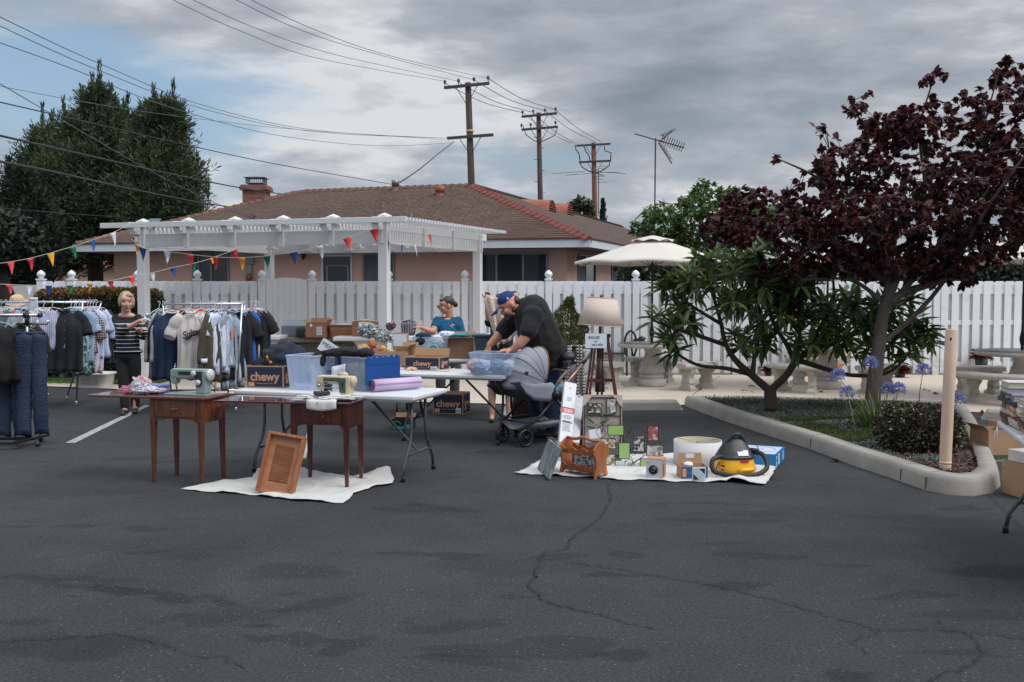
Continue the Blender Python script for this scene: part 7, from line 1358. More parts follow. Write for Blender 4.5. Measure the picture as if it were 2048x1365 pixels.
t=box_open('speaker_carton','small white carton with a round black lens picture','box',G(1314,960,.012)+Vector((0,.07,0)),R_(-22),.14,.14,.175,M('white_carton',S(206,208,216),.5,var=.03),'t');m=MB();m.lathe([(.0,0),(.033,0),(.036,.003)],(0,0,0),24,Matrix.Translation((-.005,-.071,.085))@Matrix.Rotation(PI/2,4,'X'));m.build('lens_picture',blackp,t);m=MB();m.tube([(-.005+.040*math.cos(k*PI/16),-.072,.085+.040*math.sin(k*PI/16))for k in range(32)],.003,4,closed=True);m.tube([(-.005+.014*math.cos(k*PI/8),-.076,.085+.014*math.sin(k*PI/8))for k in range(16)],.003,4,closed=True);m.build('lens_ring',M('lens_ring',S(120,122,128),.4),t);m=MB();m.box((.0715,0,.0875),(.002,.136,.17));m.build('kraft_side',card,t);m=MB();m.box((.073,-.02,.08),(.002,.03,.11));m.build('side_print',M('print_dark',S(90,70,60),.7),t);m=MB();m.box((-.052,-.0715,.152),(.018,.002,.018),Matrix.Identity(4));m.build('yellow_mark',M('yellow_print',S(220,196,70),.5),t)
o=G(1395,928,.012);t=thing('drum_lampshade','large white drum lampshade standing on the cloth','lampshade',o);m=MB();rL=.222;m.lathe([(rL,0),(rL,.225)],n=56,cap=False);m.build('shade',M('white_shade',S(208,206,210),.8,var=.02),t,solid=.003);m=MB();m.lathe([(rL-.004,.002),(rL-.004,.223)],n=56,cap=False);m.build('lining',M('shade_lining',S(206,198,172),.8),t);m=MB();zf=.205
for k in range(3):m.tube([(0,0,zf),((rL-.004)*math.cos(k*2.09+.3),(rL-.004)*math.sin(k*2.09+.3),.222)],.002,4)
m.lathe([(.014,zf-.006),(.014,zf+.006)],n=10);m.build('spider_fitting',steel,t)
t=box_open('blue_carton','small open carton with blue front and a raised kraft flap','box',G(1388,959,.012)+Vector((0,.09,0)),R_(4),.235,.17,.11,card);m=MB();m.box((0,-.0862,.056),(.228,.002,.10));m.build('blue_print',M('carton_blue',S(36,92,140),.5),t);m=MB();m.add([(-.11,.085,.11),(.11,.085,.11),(.105,.10,.20),(-.105,.10,.20)],[(0,1,2,3)]);m.build('raised_flap',card,t,solid=.004);m=MB();m.box((-.09,-.088,.056),(.032,.002,.07));m.build('orange_window',M('print_orange',S(220,160,90)),t);text('lettering','SONIC',.022,M('blue_dim',S(110,150,180),.6),(-.035,-.0885,.056),t)
m=MB();m.sph((-.03,.02,.11),(.045,.04,.025),14);m.build('white_dome',papw,t);m=MB();m.box((.0,.088,.175),(.075,.002,.04),Matrix.Identity(4));m.build('note',papw,t)
t2=thing('white_picture','small square white framed print with dark corners leaning on the blue carton','picture',G(1398,962,.014)+Vector((.0,.005,0)),R_(2));m=MB();m.box((0,0,.058),(.115,.010,.112));m.build('frame',papw,t2,bevel=.002);m=MB();m.box((0,-.0056,.058),(.10,.002,.097));m.build('print',M('print_pale2',S(190,204,212),.5),t2);m=MB();m.prism([(.0,.106),(.05,.106),(.05,.055)],'y',-.0075,-.0066);m.prism([(-.05,.060),(-.05,.010),(.0,.010)],'y',-.0075,-.0066);m.build('dark_corners',M('print_black',S(50,50,54),.6),t2)
vy=M('vacuum_yellow',S(236,176,30),.35,var=.03,coat=.2);vk=M('vacuum_black',S(40,42,46),.45,var=.05);vd=M('hose_black',S(34,34,36),.55,bump=.3,bscale=80);oV=G(1478,955,.012)+Vector((0,.17,0));t=thing('shop_vacuum','yellow and black shop vacuum with its hose wrapped round','vacuum cleaner',oV,R_(6))
m=MB();n=40
def ring(w,d,z,e_=.7):return[(x,y,z)for x,y in sup(w,d,n,e_)]
rows=[ring(.165,.15,0),ring(.172,.157,.012),ring(.168,.152,.07),ring(.155,.142,.14),ring(.150,.138,.15)];m.grid([[r[i]for r in rows]for i in range(n)],True,True);m.add(rows[0],[tuple(range(n))]);m.build('drum',vy,t);m=MB();m.tube([(-.02,-.150,.045),(.02,-.160,.06),(.10,-.150,.06),(.155,-.08,.06)],.018,8);m.build('drum_ridge',vy,t)
m=MB();rows=[ring(.158,.146,.146),ring(.165,.152,.153),ring(.165,.152,.168),ring(.155,.143,.173),ring(.150,.138,.19),ring(.128,.113,.228),ring(.10,.082,.27),ring(.075,.052,.31),ring(.06,.04,.33),ring(.02,.01,.335)];m.grid([[r[i]for r in rows]for i in range(n)],True,True);m.build('motor_head',vk,t)
m=MB();m.tube([(.075*math.cos(a*PI/12),-.055+.02*abs(math.cos(a*PI/12)),.250+.110*math.sin(a*PI/12))for a in range(13)],.017,10);m.build('handle',vk,t);m=MB();[m.box((0,-.115+k*.006,.20+k*.012),(.08-.004*k,.006,.005))for k in range(5)];m.build('vent_slots',blackp,t)
m=MB();m.box((.04,-.147,.134),(.075,.012,.020));m.build('latch',M('latch_red',S(190,40,44),.4),t,bevel=.004);m=MB();m.prism([(-.135,.10),(-.08,.10),(-.08,.06),(-.107,.04),(-.135,.06)],'y',-.142,-.128,Matrix.Rotation(R_(-12),4,'Z'));m.build('badge',M('badge_red',S(176,44,40),.4),t);text('lettering','Shop-Vac',.015,papw,(-.135,-.118,.075),t,(PI/2,0,R_(-14)),off=.0006)
m=MB();m.tube([(.12,-.05,.22),(.17,-.06,.215),(.18,-.07,.212)],.020,10);m.build('hose_port',vk,t)
pts=[(-.14,-.07,.165),(-.19,-.09,.165),(-.235,-.11,.145),(-.25,-.13,.10),(-.235,-.15,.055),(-.18,-.175,.035),(-.09,-.205,.022),(.0,-.215,.021),(.10,-.205,.022),(.18,-.17,.035),(.24,-.14,.07),(.255,-.10,.12),(.24,-.06,.17),(.20,-.03,.19),(.14,-.0,.19)];Q=[]
for i in range(len(pts)-1):
 P4=[Vector(pts[max(i-1,0)]),Vector(pts[i]),Vector(pts[i+1]),Vector(pts[min(i+2,len(pts)-1)])]
 for k in range(6):u=k/6;Q.append(.5*((2*P4[1])+(P4[2]-P4[0])*u+(2*P4[0]-5*P4[1]+4*P4[2]-P4[3])*u*u+(-P4[0]+3*P4[1]-3*P4[2]+P4[3])*u**3))
m=MB();m.tube(Q,[.0205+.0012*(i%2)for i in range(len(Q))],12);m.build('hose',vd,t);m=MB();m.tube([(.12,.05,.22),(.17,.12,.27),(.24,.12,.24),(.26,.08,.17),(.21,.05,.12),(.16,0,.10)],.0045,6);m.tube([(-.12,-.04,.15),(-.17,-.06,.10),(-.20,-.05,.02)],.0045,6);m.build('power_cord',blackp,t);m=MB();m.box((0,0,0),(.095,.002,.055),Matrix.Translation((.03,-.128,.205))@Matrix.Rotation(R_(-38),4,'X'));m.build('note',papw,t)
t=thing('flat_fan_box','flat blue and white printed carton lying at the end of the cloth','box',G(1557,938)+Vector((-.02,.02,0)),R_(-24));w,d,h=.42,.52,.125;fb_=M('fan_box_blue',S(24,116,180),.5,var=.05);m=MB();m.box((-w/2,d/2,h/2),(w,d,h));m.build('carton',fb_,t,bevel=.003);m=MB();m.box((-w/2,d/2-.01,h+.001),(w-.03,d-.07,.002));m.build('top_picture',M('fan_box_white',S(196,206,222),.5,var=.04),t);m=MB();[m.tube([(-w/2+r*math.cos(a*PI/16),d/2+r*math.sin(a*PI/16),h+.003)for a in range(32)],.0025,4,closed=True)for r in(.05,.16,.17)];m.build('fan_rings',M('fan_ring',S(160,176,200),.5),t)
m=MB();m.box((.001,d*.32,h/2),(.002,.07,h*.8));m.box((.001,d*.07,h*.25),(.002,.03,h*.4));m.box((.001,d*.07,h*.72),(.002,.03,h*.25));[m.box((.001,d*.8,h*.2+k*.018),(.002,.08,.006))for k in range(5)];m.box((-.30,-.001,.07),(.022,.002,.04));m.box((-.30,-.001,.035),(.05,.002,.012));m.build('white_print',papw,t)
def onB(px,py,back=0):p=G(px,py,H);p.z=H;return p+Vector((0,back,0))
chewy('flat navy cardboard box with torn open lid on the second table',onB(852,741,.13),R_(-17),.42,.30,.15,'b',.33)
sfm=M('starfish',S(206,176,136),.9,var=.1,bump=.5);t=thing('starfish','tan dried starfish on the corner of the second table','starfish',onB(824,741));m=MB()
for k in range(5):a=k*1.257+.2;m.tube([(0,0,.018),(.05*math.cos(a),.05*math.sin(a),.014),(.095*math.cos(a),.095*math.sin(a),.006)],[.024,.016,.004],8)
m.build('arms',sfm,t)
t=thing('antler_piece','pale curved antler like ornament in front of the flat navy box','ornament',onB(888,744));bonem=M('bone',S(210,200,184),.7);m=MB();m.tube([(-.10,0,.03),(-.05,0,.012),(0,0,.01),(.06,0,.012),(.12,.02,.04)],[.004,.008,.012,.008,.004],8);m.tube([(-.06,0,.02),(-.09,.02,.06)],[.007,.003],6);m.tube([(.05,0,.015),(.07,.02,.06)],[.007,.003],6);m.build('branches',bonem,t)
tote('storage_bin','clear bin full of folded clothes that the man reaches into',onB(990,752,.20)+Vector((0,0,0)),R_(-15),.50,.38,.235,clearb)
for i,(dx,dy,c_,n_)in enumerate(((-.14,0,(170,184,214),'pale blue'),(.02,.02,(110,130,170),'mid blue'),(.16,-.02,(188,196,214),'whitish'),(-.20,.04,(206,170,176),'pink'))):o=lump('folded_clothes',cl('fold%d'%i,c_),onB(990,752,.20)+Vector((dx,dy,.085)),(.11,.13,.075),.35,3,60+i);tag(o,n_+' cloth folded inside the clear bin on the second table','clothes')
chewy('closed navy cardboard box on the asphalt under the second table',G(902,829)+Vector((0,.15,.003)),R_(-14),.42,.32,.27,'t',.34)
o_=G(806,860)+Vector((0,.1,.003));t=box_open('snack_carton','small black and green carton under the nearest white table','box',o_,R_(-6),.24,.20,.12,M('carton_black',S(28,30,32),.6),'b');m=MB();m.box((0,-.1012,.022),(.23,.002,.035));m.tube([(-.06+.04*math.cos(k*.4),-.103,.06+.035*math.sin(k*.4))for k in range(13)],.006,5);m.build('green_print',M('print_green',S(40,170,140),.5),t);text('lettering','SMI',.04,papw,(.06,-.104,.045),t,off=.001);text('lettering','MINI',.02,papw,(.06,-.104,.085),t)
def onC(px,back=0,Y=13.0):p=AT(px,600,Y);return Vector((p.x,Y+back,H))
t=tote('storage_bin','blue tinted clear bin printed with turquoise waves on the rear table',onC(862,.05,12.95),R_(-4),.46,.36,.29,clearb);m=MB();m.tube([(.05+.06*math.cos(k*.35)*(1-k*.02),-.175,.13+.06*math.sin(k*.35)*(1-k*.02))for k in range(20)],.011,6);[m.tube([(-.16+k*.035,-.172,.03),(-.155+k*.035,-.175,.06+.03*random.random())],.009,5)for k in range(10)];m.build('turquoise_print',M('turquoise',S(60,190,196),.5),t)
o=lump('dark_garment',cl('pile_teal_dark',(22,44,58)),onC(846,0)+Vector((0,0,.30)),(.10,.08,.045),.35,3,71);tag(o,'dark navy garment draped over the turquoise printed bin','garment');o=lump('dark_garment',cl('pile_teal_dark',(22,44,58)),onC(843,-.2)+Vector((0,0,.24)),(.06,.02,.05),.3,3,72);tag(o,'fold of the dark navy garment hanging down the bin front','garment')
o=lump('white_garment',cl('pile_white',(208,212,226)),onC(892,0)+Vector((0,0,.31)),(.11,.09,.055),.4,3,73);tag(o,'white lace garment bunched on the rear bin','garment');o=lump('white_garment',cl('pile_white',(208,212,226)),onC(876,-.1)+Vector((0,0,.22)),(.08,.05,.09),.35,3,74);tag(o,'white cloth hanging down beside the turquoise bin','garment')
o=lump('teal_garment',cl('pile_teal',(40,140,150)),onC(922,0)+Vector((0,0,.305)),(.19,.10,.022),.4,3,75);tag(o,'teal garment lying flat behind the brown box','garment')
box_open('brown_box','larger brown cardboard box behind the plastic wrapped one','box',onC(918,.12),R_(-5),.40,.28,.27,cardd,'b');box_open('brown_box','brown cardboard box with crinkled plastic on top at the rear table','box',onB(910,722,.2)+Vector((0,.6,.02)),R_(-12),.36,.26,.21,card,'r')
o=lump('plastic_wrap',clearm,onB(900,722,.2)+Vector((0,.55,.25)),(.15,.09,.05),.6,4,76,sub=5);tag(o,'crinkled clear plastic on the brown box','plastic wrap')
tl=M('tote_teal',S(62,92,106),.5,var=.06);t=thing('lidded_tote','dark teal storage tote with lid behind the man\'s arms','storage bin',onC(985,.1,12.7),R_(-8),'plastic storage bins');m=MB();m.box((0,0,.15),(.44,.32,.30),taper=.88);m.build('tub',tl,t,bevel=.02);m=MB();m.box((0,0,.315),(.48,.36,.035));m.build('lid',tl,t,bevel=.01);m=MB();m.prism([(-.07,.19),(-.055,.23),(.055,.23),(.07,.19),(.07,.06),(-.07,.06)],'y',-.164,-.150);m.build('handle_recess',M('tote_dark',S(44,66,78),.5),t);m=MB();m.box((.0,-.02,.336),(.16,.2,.004));m.build('paper',papw,t)
def crafts():
 o=AT(762,705,12.2);box_open('craft_carton','orange brown open carton of autumn ornaments','box',Vector((AT(775,600,12.0).x,12.0,H)),R_(-8),.52,.36,.17,card,'lr')
 t=box_open('note_carton','tall narrow carton with a white sheet taped on','box',Vector((AT(802,600,12.5).x,12.5,H)),R_(-4),.17,.14,.36,card);m=MB();m.box((0,-.073,.27),(.165,.003,.15));m.build('white_sheet',papw,t)
 box_open('brown_box','tall brown carton end beside the flat navy box','box',Vector((AT(812,600,11.95).x,12.1,H)),R_(-8),.2,.3,.2,cardd,'b')
 for i,(px,py,c_,nm)in enumerate(((728,698,(214,160,90),'amber jar'),(745,690,(190,110,60),'rust coloured leaf'),(765,700,(206,150,80),'orange ornament'),(782,708,(180,190,160),'green tipped flower'))):
  o=lump('ornament',cl('orn%d'%i,c_),AT(px,py,12.0),(.045,.04,.05),.6,4,80+i);tag(o,nm+' poking out of the craft carton','ornament')
crafts()
for i,(px,py,r,c_,nm)in enumerate(((738,662,.13,(150,160,170),'silver grey plastic bag bundle on the long white table'),(770,672,.12,(180,186,190),'white and grey artificial flowers hanging off the white table'),(782,652,.06,(110,80,100),'purple artificial flower sprig by the pergola post'))):
 o=lump('bag_bundle' if i==0 else 'artificial_flowers',Mprint('flowers%d'%i,S(*c_),[S(90,96,100),S(200,204,206),S(120,140,110)]if i<2 else[S(80,50,70),S(150,120,140)],40),AT(px,py,15.6),(r*1.3,r*.8,r*.8),.6,3.6,90+i,sub=5);tag(o,nm,'bundle' if i==0 else 'flowers')
def at_tab(px,Y,z):return Vector((AT(px,600,Y).x,Y,z))
box_open('brown_box','kraft box at the left on the side table behind the middle rack','box',at_tab(541,16.5,z1),R_(-14),.42,.32,.22,card,'b')
t=thing('boombox','grey box shaped stereo with silver lid on the concrete table','stereo',at_tab(588,17.0,CT));m=MB();m.box((0,0,.09),(.40,.22,.18));m.build('body',M('stereo_grey',S(110,112,122),.5),t,bevel=.01);m=MB();m.box((0,.1,.22),(.40,.02,.12));m.build('lid',clearm,t)
t=thing('black_speaker','rounded black speaker on the concrete table','speaker',at_tab(606,16.8,CT));m=MB();m.box((0,0,.08),(.22,.18,.16),taper=1.1);m.build('body',blackp,t,bevel=.04,seg=3)
t=box_open('printed_carton','small teal patterned carton beside the black speaker','box',at_tab(618,16.75,CT),0,.13,.12,.17,Mprint('carton_teal',S(50,70,80),[S(190,200,200),S(60,110,120)],50))
t=box_open('shipping_box','reddish brown shipping box with a white label and open flaps','box',at_tab(636,16.75,CT),R_(-6),.34,.28,.24,M('card_red',S(150,106,84),.9),'blr');m=MB();m.box((.06,-.142,.11),(.09,.002,.14));m.box((-.08,-.142,.2),(.04,.002,.05));m.build('label',papw,t);m=MB();[m.box((.06,-.1435,.06+.02*k),(.07,.001,.006))for k in range(6)];m.build('label_print',inkd,t)
o=at_tab(684,16.75,CT);t=thing('wicker_basket','brown wicker basket on the concrete table','basket',o,0);m=MB();n=40
wick=Mband('wicker',S(156,112,80),S(116,78,54),.022,.4,'Z',axis2='X',colC=S(130,90,62),duty2=.4);rows=[[(x,y,z)for x,y in sup(.20*k,.14*k,n,.35)]for k,z in((.92,0),(1,.1),(1.04,.20),(1.0,.20),(.9,.02))];m.grid([[r[i]for r in rows]for i in range(n)],True,True);m.add(rows[0],[tuple(range(n))]);m.build('weave',wick,t);m=MB();m.tube([(x,y,.20)for x,y in sup(.208,.148,n,.35)],.012,6,closed=True);m.build('rim',wick,t)
o=lump('tissue_lining',pap,o+Vector((0,0,.19)),(.19,.12,.035),.5,4,95);tag(o,'white tissue showing at the rim of the wicker basket','tissue')
t=box_open('brown_box','brown box with a white notice next to the wicker basket','box',at_tab(735,16.4,z2),R_(-4),.46,.3,.24,M('card_red',S(150,106,84)),'r');m=MB();m.box((-.02,-.153,.17),(.20,.002,.14));m.build('notice',papw,t);text('writing','as is',.03,ink,(-.02,-.156,.19),t);m=MB();m.box((-.02,-.16,.05),(.19,.03,.09));m.build('black_strip',blackp,t)
o=lump('bread_rolls',cl('rolls',(206,180,140)),at_tab(728,16.4,z2+.25),(.16,.07,.03),.5,5,97);tag(o,'row of tan knobs along the top of the noticed box','goods')
for px,py,w,nm in((455,782,.42,'flat brown box with a white label under the middle clothes rack'),(268,765,.40,'long brown box on the patio edge by the woman\'s feet'),(660,706,.28,'brown box on the ground in front of the concrete table'),(575,760,.2,'small brown box behind the navy printed box')):
 o=G(px,py,PZ);t=box_open('brown_box',nm,'box',o+Vector((0,.15,0)),R_(-5),w,.3,.16,card,'t');
 if px==455:m=MB();m.box((-.12,-.152,.09),(.10,.002,.07));m.build('label',papw,t)
dB=Vector((-.30,-.954,0));e0=Vector((3.33,6.80,0));nB=Vector((.954,-.30,0));cT=e0+dB*.92+nB*.38;yT=math.atan2(dB.y,dB.x)
folding_table('white folding table of books at the right picture edge',cT,yT,1.84,.76,legs=((-.86,1),(.8,1)))
cols=[('teal',(60,130,150)),('black',(34,34,38)),('dark green',(40,62,52)),('maroon',(96,44,48)),('grey',(120,122,126)),('tan',(160,132,98)),('navy',(36,46,78)),('white',(206,204,198)),('purple',(120,110,160)),('brown',(96,70,52)),('red',(160,52,48)),('orange',(190,120,60))]
bmt=[M('book_'+c[0].replace(' ','_'),S(*c[1]),.45,var=.15,scale=9)for c in cols];page=M('book_pages',S(196,186,166),.9,var=.08,stretch=(1,1,40));ordn=['bottom','second','third','fourth','fifth','sixth','seventh','eighth','ninth','top'];rk=random.Random(5)
stk=[(.12,.10,8,'far corner'),(.12,.36,9,'far inner'),(.37,.11,7,'second front edge'),(.37,.40,8,'second inner'),(.62,.12,6,'third front edge'),(.62,.40,7,'third inner'),(.12,.60,7,'far outer'),(.90,.13,6,'fourth front edge'),(.90,.40,7,'fourth inner'),(1.20,.14,5,'fifth front edge'),(1.20,.42,6,'fifth inner')]
for u,v,k,nm in stk:
 z=.747
 for i in range(k):
  ci=rk.randrange(len(cols));th=rk.uniform(.024,.044);w=rk.uniform(.20,.24);d=rk.uniform(.145,.165);p=e0+dB*(u+rk.uniform(-.012,.012))+nB*(v+rk.uniform(-.015,.015));t=thing('book','%s book, %s in the %s book stack'%(cols[ci][0],ordn[i]if i<k-1 else 'topmost',nm),'book',(p.x,p.y,z),yT+rk.uniform(-.12,.12)+(PI if rk.random()<.4 else 0),'books piled on the right hand table')
  m=MB();m.box((0,0,.0015),(w,d,.003));m.box((0,0,th-.0015),(w,d,.003));m.box((0,-d/2+.0015,th/2),(w,.003,th-.006));m.build('cover',bmt[ci],t);m=MB();m.box((0,.002,th/2),(w-.01,d-.008,th-.0065));m.build('pages',page,t);z+=th+.001
p=e0+dB*.10+nB*.52;p.z=.745;p=e0+dB*.14+nB*.42;t=thing('wicker_tray','small orange brown wicker basket on top of the book piles','basket',(p.x,p.y,z+.12),yT);m=MB();m.lathe([(.10,0),(.12,.09),(.115,.09),(.095,.01)],n=24);m.build('weave',M('wicker_orange',S(180,112,72),.8,var=.2,scale=30),t)
for k,(u,L0)in enumerate(((.22,.22),(.34,.26))):
 p=e0+dB*u;t=thing('hanging_paper',['narrow','wider'][k]+' white sheet of paper taped over the edge of the book table','paper',(p.x,p.y,.70),yT);m=MB();m.grid([[(-.05+.1*x/4,-.02-.02*math.sin(y*.5+k)-.003*x,.03-L0*y/8)for y in range(9)]for x in range(5)]);m.build('sheet',papw,t,solid=.001)
for px,py,w,d,h,nm,fl in((1998,925,.26,.3,.30,'tall open brown box between the kerb and the book table','l'),(2040,912,.34,.3,.32,'brown box with green edge behind the hanging papers','r'),(2052,1000,.30,.3,.27,'plain brown box nearest the camera under the book table','')):
 t=box_open('brown_box',nm,'box',G(px,py)+Vector((.12 if px>2040 else 0,.16,.003)),R_(8),w,d,h,card,fl)
 if px==1998:m=MB();m.box((0,-d/2-.0012,.045),(w-.01,.002,.04));m.build('green_band',M('print_dark_green',S(50,84,64),.7),t)
t=box_open('paper_ream_box','white copier paper carton with red lettering on the brown box','box',G(2052,1000)+Vector((.13,.16,.275)),R_(14),.28,.22,.09,M('xerox_white',S(206,200,196),.6));text('lettering','XEROX',.055,M('ink_maroon',S(130,50,60),.6),(0,-.1125,.05),t,off=.001)
oSt=Vector((AT(1028,600,10.5).x,10.5,0));t=thing('stroller','grey and black baby stroller with copper coloured handle tubes','stroller',oSt,R_(38));sgrey=M('stroller_grey',S(142,144,156),.9,var=.07,scale=10,bump=.3,bscale=60);copper=M('copper_tube',S(176,134,112),.35,.5)
for x,y,r in((0,-.20,.095),(0,.20,.095),(.66,-.26,.135),(.66,.26,.135)):
 Mx=Matrix.Translation((x,y,r))@Matrix.Rotation(PI/2,4,'X');m=MB();m.tube([Mx@Vector((r*.86*math.cos(k*PI/14),r*.86*math.sin(k*PI/14),0))for k in range(28)],r*.15,8,closed=True);w_=m.build('wheel',blackp,t);m=MB();[m.bar(Mx@Vector((0,0,0)),Mx@Vector((r*.8*math.cos(k*PI/4),r*.8*math.sin(k*PI/4),0)),.012)for k in range(8)];m.lathe([(0,-.02),(.022,-.02),(.022,.02),(0,.02)],(0,0,0),12,Mx);m.build('spokes',blackm,w_)
for s_ in(-1,1):
 y=s_*.24;m=MB();m.tube([(0,s_*.20,.10),(.02,s_*.2,.22),(.10,y,.27),(.38,y,.50)],.014,8);m.tube([(.66,y,.135),(.36,y,.52)],.014,8);m.sph((.38,y,.53),.05,12);m.build('side_frame',blackm,t);m=MB();m.tube([(.40,y,.54),(.76,y,.84)],.014,8);m.build('copper_bar',copper,t);m=MB();m.tube([(.76,y,.84),(.86,y,.93)],.018,8);m.build('grip_joint',blackp,t)
m=MB();m.tube([(.86,-.24,.93),(.93,-.22,.99),(.95,-.15,1.01),(.95,.15,1.01),(.93,.22,.99),(.86,.24,.93)],.018,8);m.build('handle_bar',M('handle_leather',S(110,98,90),.6),t)
m=MB();m.tube([(.36,-.22,.58),(.46,-.22,.70),(.58,-.18,.76),(.60,0,.77),(.58,.18,.76),(.46,.22,.70),(.36,.22,.58)],.017,8);m.build('bumper_bar',M('handle_leather',S(110,98,90)),t)
bs=Blob();seat=[(-.20,.84),(-.12,.72),(.0,.60),(.14,.52),(.32,.50),(.44,.56)]
K=14;rows=[]
for k in range(K+1):
 a=R_(190-112*k/K);row=[]
 for j_ in range(17):
  b_=PI*j_/16;rr=.365+.016*math.sin(k*1.9);wy=.21*math.cos(b_)*(1 if abs(math.cos(b_))<.95 else 1);ll=rr*(abs(math.sin(b_))**.55);row.append((.27+ll*math.cos(a),wy,.66+ll*math.sin(a)))
 rows.append(row)
m=MB();m.grid(rows);m.build('hood',sgrey,t,solid=.006);m=MB();[m.tube(rows[k],.006,5)for k in(4,7,9,11)];m.build('hood_seam',M('stroller_seam',S(96,98,110),.9),t);m=MB();m.tube(rows[-1],.010,6);m.build('hood_edge',M('brown_trim',S(120,76,52),.8),t)
m=MB();m.grid([[(x,y,z+.02*(abs(y)/.21)**2)for y in(-.225,-.18,-.09,0,.09,.18,.225)]for x,z in((-.09,.67),(-.02,.57),(.09,.49),(.30,.46),(.44,.52),(.56,.50),(.60,.42))]);m.build('seat',M('seat_dark',S(60,62,72),.9),t,solid=.02)
m=MB();[m.grid([[(x,s_*.228,z0+(z1-z0)*q/4)for q in range(5)]for x,z0,z1 in((-.09,.66,.70),(-.02,.57,.68),(.09,.49,.66),(.3,.46,.66),(.42,.50,.60))])for s_ in(-1,1)];m.build('side_panel',sgrey,t,solid=.006);m=MB();m.box((-.02,-.236,.78),(.05,.01,.035),Matrix.Identity(4));m.build('hood_clip',blackp,t,bevel=.006)
m=MB();m.grid([[(x,y*.22,z-.09*(1-(y/1.0)**2))for y in(-1,-.7,-.35,0,.35,.7,1)]for x,z in((-.02,.26),(.1,.24),(.3,.23),(.5,.24),(.7,.27))]);m.build('basket',sgrey,t,solid=.006);m=MB();m.tube([(-.03,-.22,.26),(.72,-.22,.28),(.72,.22,.28),(-.03,.22,.26)],.010,6,closed=True);m.build('basket_rim',blackm,t)
for dx,z,r,c_,nm in((.40,.60,.05,(96,170,214),'light blue knitted toy ball in the stroller seat'),(.52,.57,.055,(60,160,214),'bright blue plush toy at the stroller seat edge'),(.34,.57,.05,(150,92,54),'brown plush toy in the stroller')):
 q=oSt+Matrix.Rotation(R_(38),3,'Z')@Vector((dx,-.12,z));o=lump('plush_toy',cl('toy'+nm[:5].replace(' ','_'),c_),q,(r,r,r),.1,3,5);tag(o,nm,'toy')
q=AT(1150,745,10.95);t=thing('tote_bag','grey bag with black and white checked trim hanging on the stroller handle','bag',q);chk=Mband('checks',S(206,204,200),S(28,28,30),.034,.5,'Z',axis2='X',colC=S(110,108,108),duty2=.5);m=MB();m.grid([[(-.10+.2*x/6,-.03-.03*math.sin(x*.5),.10-.42*y/6-.02*math.sin(x))for y in range(7)]for x in range(7)]);m.build('bag',sgrey,t,solid=.012);m=MB()
for x0,x1 in((-.06,-.13),(.04,.02),(.05,.10)):m.grid([[(x0+(x1-x0)*y/6+w_,-.065-.004*y,.30-.62*y/6)for y in range(7)]for w_ in(-.022,0,.022)])
m.build('checked_strap',chk,t,solid=.004);q=AT(1136,715,10.9);t=thing('baseball_cap','black cap hanging behind the stroller handle','cap',q);b_=Blob();b_.ell((0,0,0),(.09,.08,.06));b_.ell((-.02,-.08,-.05),(.07,.06,.012));b_.fuse('cap',blackp,t,.008)
t=thing('red_brown_crate','dark red brown crate standing behind the stroller','crate',Vector((AT(1070,600,11.5).x,11.55,0)),R_(-10));m=MB();m.box((0,0,.23),(.46,.3,.44));m.build('body',w2,t,bevel=.005);m=MB();m.box((0,0,.47),(.50,.33,.03));m.build('lid',w2,t)
t=thing('white_grate','white grille panel leaning on the ground left of the stroller','grille',G(1020,832),R_(-40));m=MB();m.box((0,0,.0),(.26,.01,.16),Matrix.Translation((0,0,.06))@Matrix.Rotation(R_(-50),4,'X'));m.build('panel',papw,t)
def skin(n,c):return M('skin_'+n,S(*c),.5,var=.05,scale=12)
def frame(f,u=(0,0,1)):
 f=Vector(f).normalized();u=Vector(u);r=f.cross(u).normalized();u=r.cross(f);return Matrix((r,f,u)).transposed()
def head(b,c,F,s=1.0,w=1.0):
 P=lambda x,y,z:Vector(c)+F@Vector((x*s*w,y*s,z*s));b.ell(P(0,-.015,.03),(.074*s*w,.094*s,.092*s),F);b.ell(P(0,.035,-.03),(.056*s*w,.058*s,.072*s),F);b.ell(P(0,.055,-.085),(.030*s*w,.026*s,.022*s),F);b.ell(P(0,.045,.045),(.058*s,.045*s,.045*s),F)
 b.ell(P(0,.103,-.012),(.013*s,.018*s,.024*s),F,10);b.ell(P(0,.108,-.024),(.018*s,.013*s,.010*s),F,10)
 for sx in(-1,1):b.ell(P(sx*.038,.070,-.018),(.024*s,.022*s,.022*s),F,10);b.ell(P(sx*.076,-.012,-.005),(.010*s,.020*s,.032*s),F,10)
 return P
def face(P,F,t,s,sk,lip=(160,90,88),brow=(110,90,70),shut=False,specs=None):
 m=MB()
 for sx in(-1,1):m.sph((0,0,0),(.013*s,.007*s,.0055*s),8,Matrix.Translation(P(sx*.032,.086,.012))@F.to_4x4())
 m.build('eyes',M('eye_dark',(.03,.025,.02),.3),t);m=MB()
 for sx in(-1,1):m.tube([P(sx*.018,.093,.030),P(sx*.034,.092,.035),P(sx*.050,.082,.030)],.0035*s,5)
 m.build('eyebrows',M('brow%d'%brow[0],S(*brow),.8),t);m=MB();m.tube([P(-.022,.088,-.056),P(-.008,.096,-.052),P(0,.097,-.054),P(.008,.096,-.052),P(.022,.088,-.056)],[.002,.005,.0055,.005,.002],6);m.build('lips',M('lips',S(*lip),.5),t)
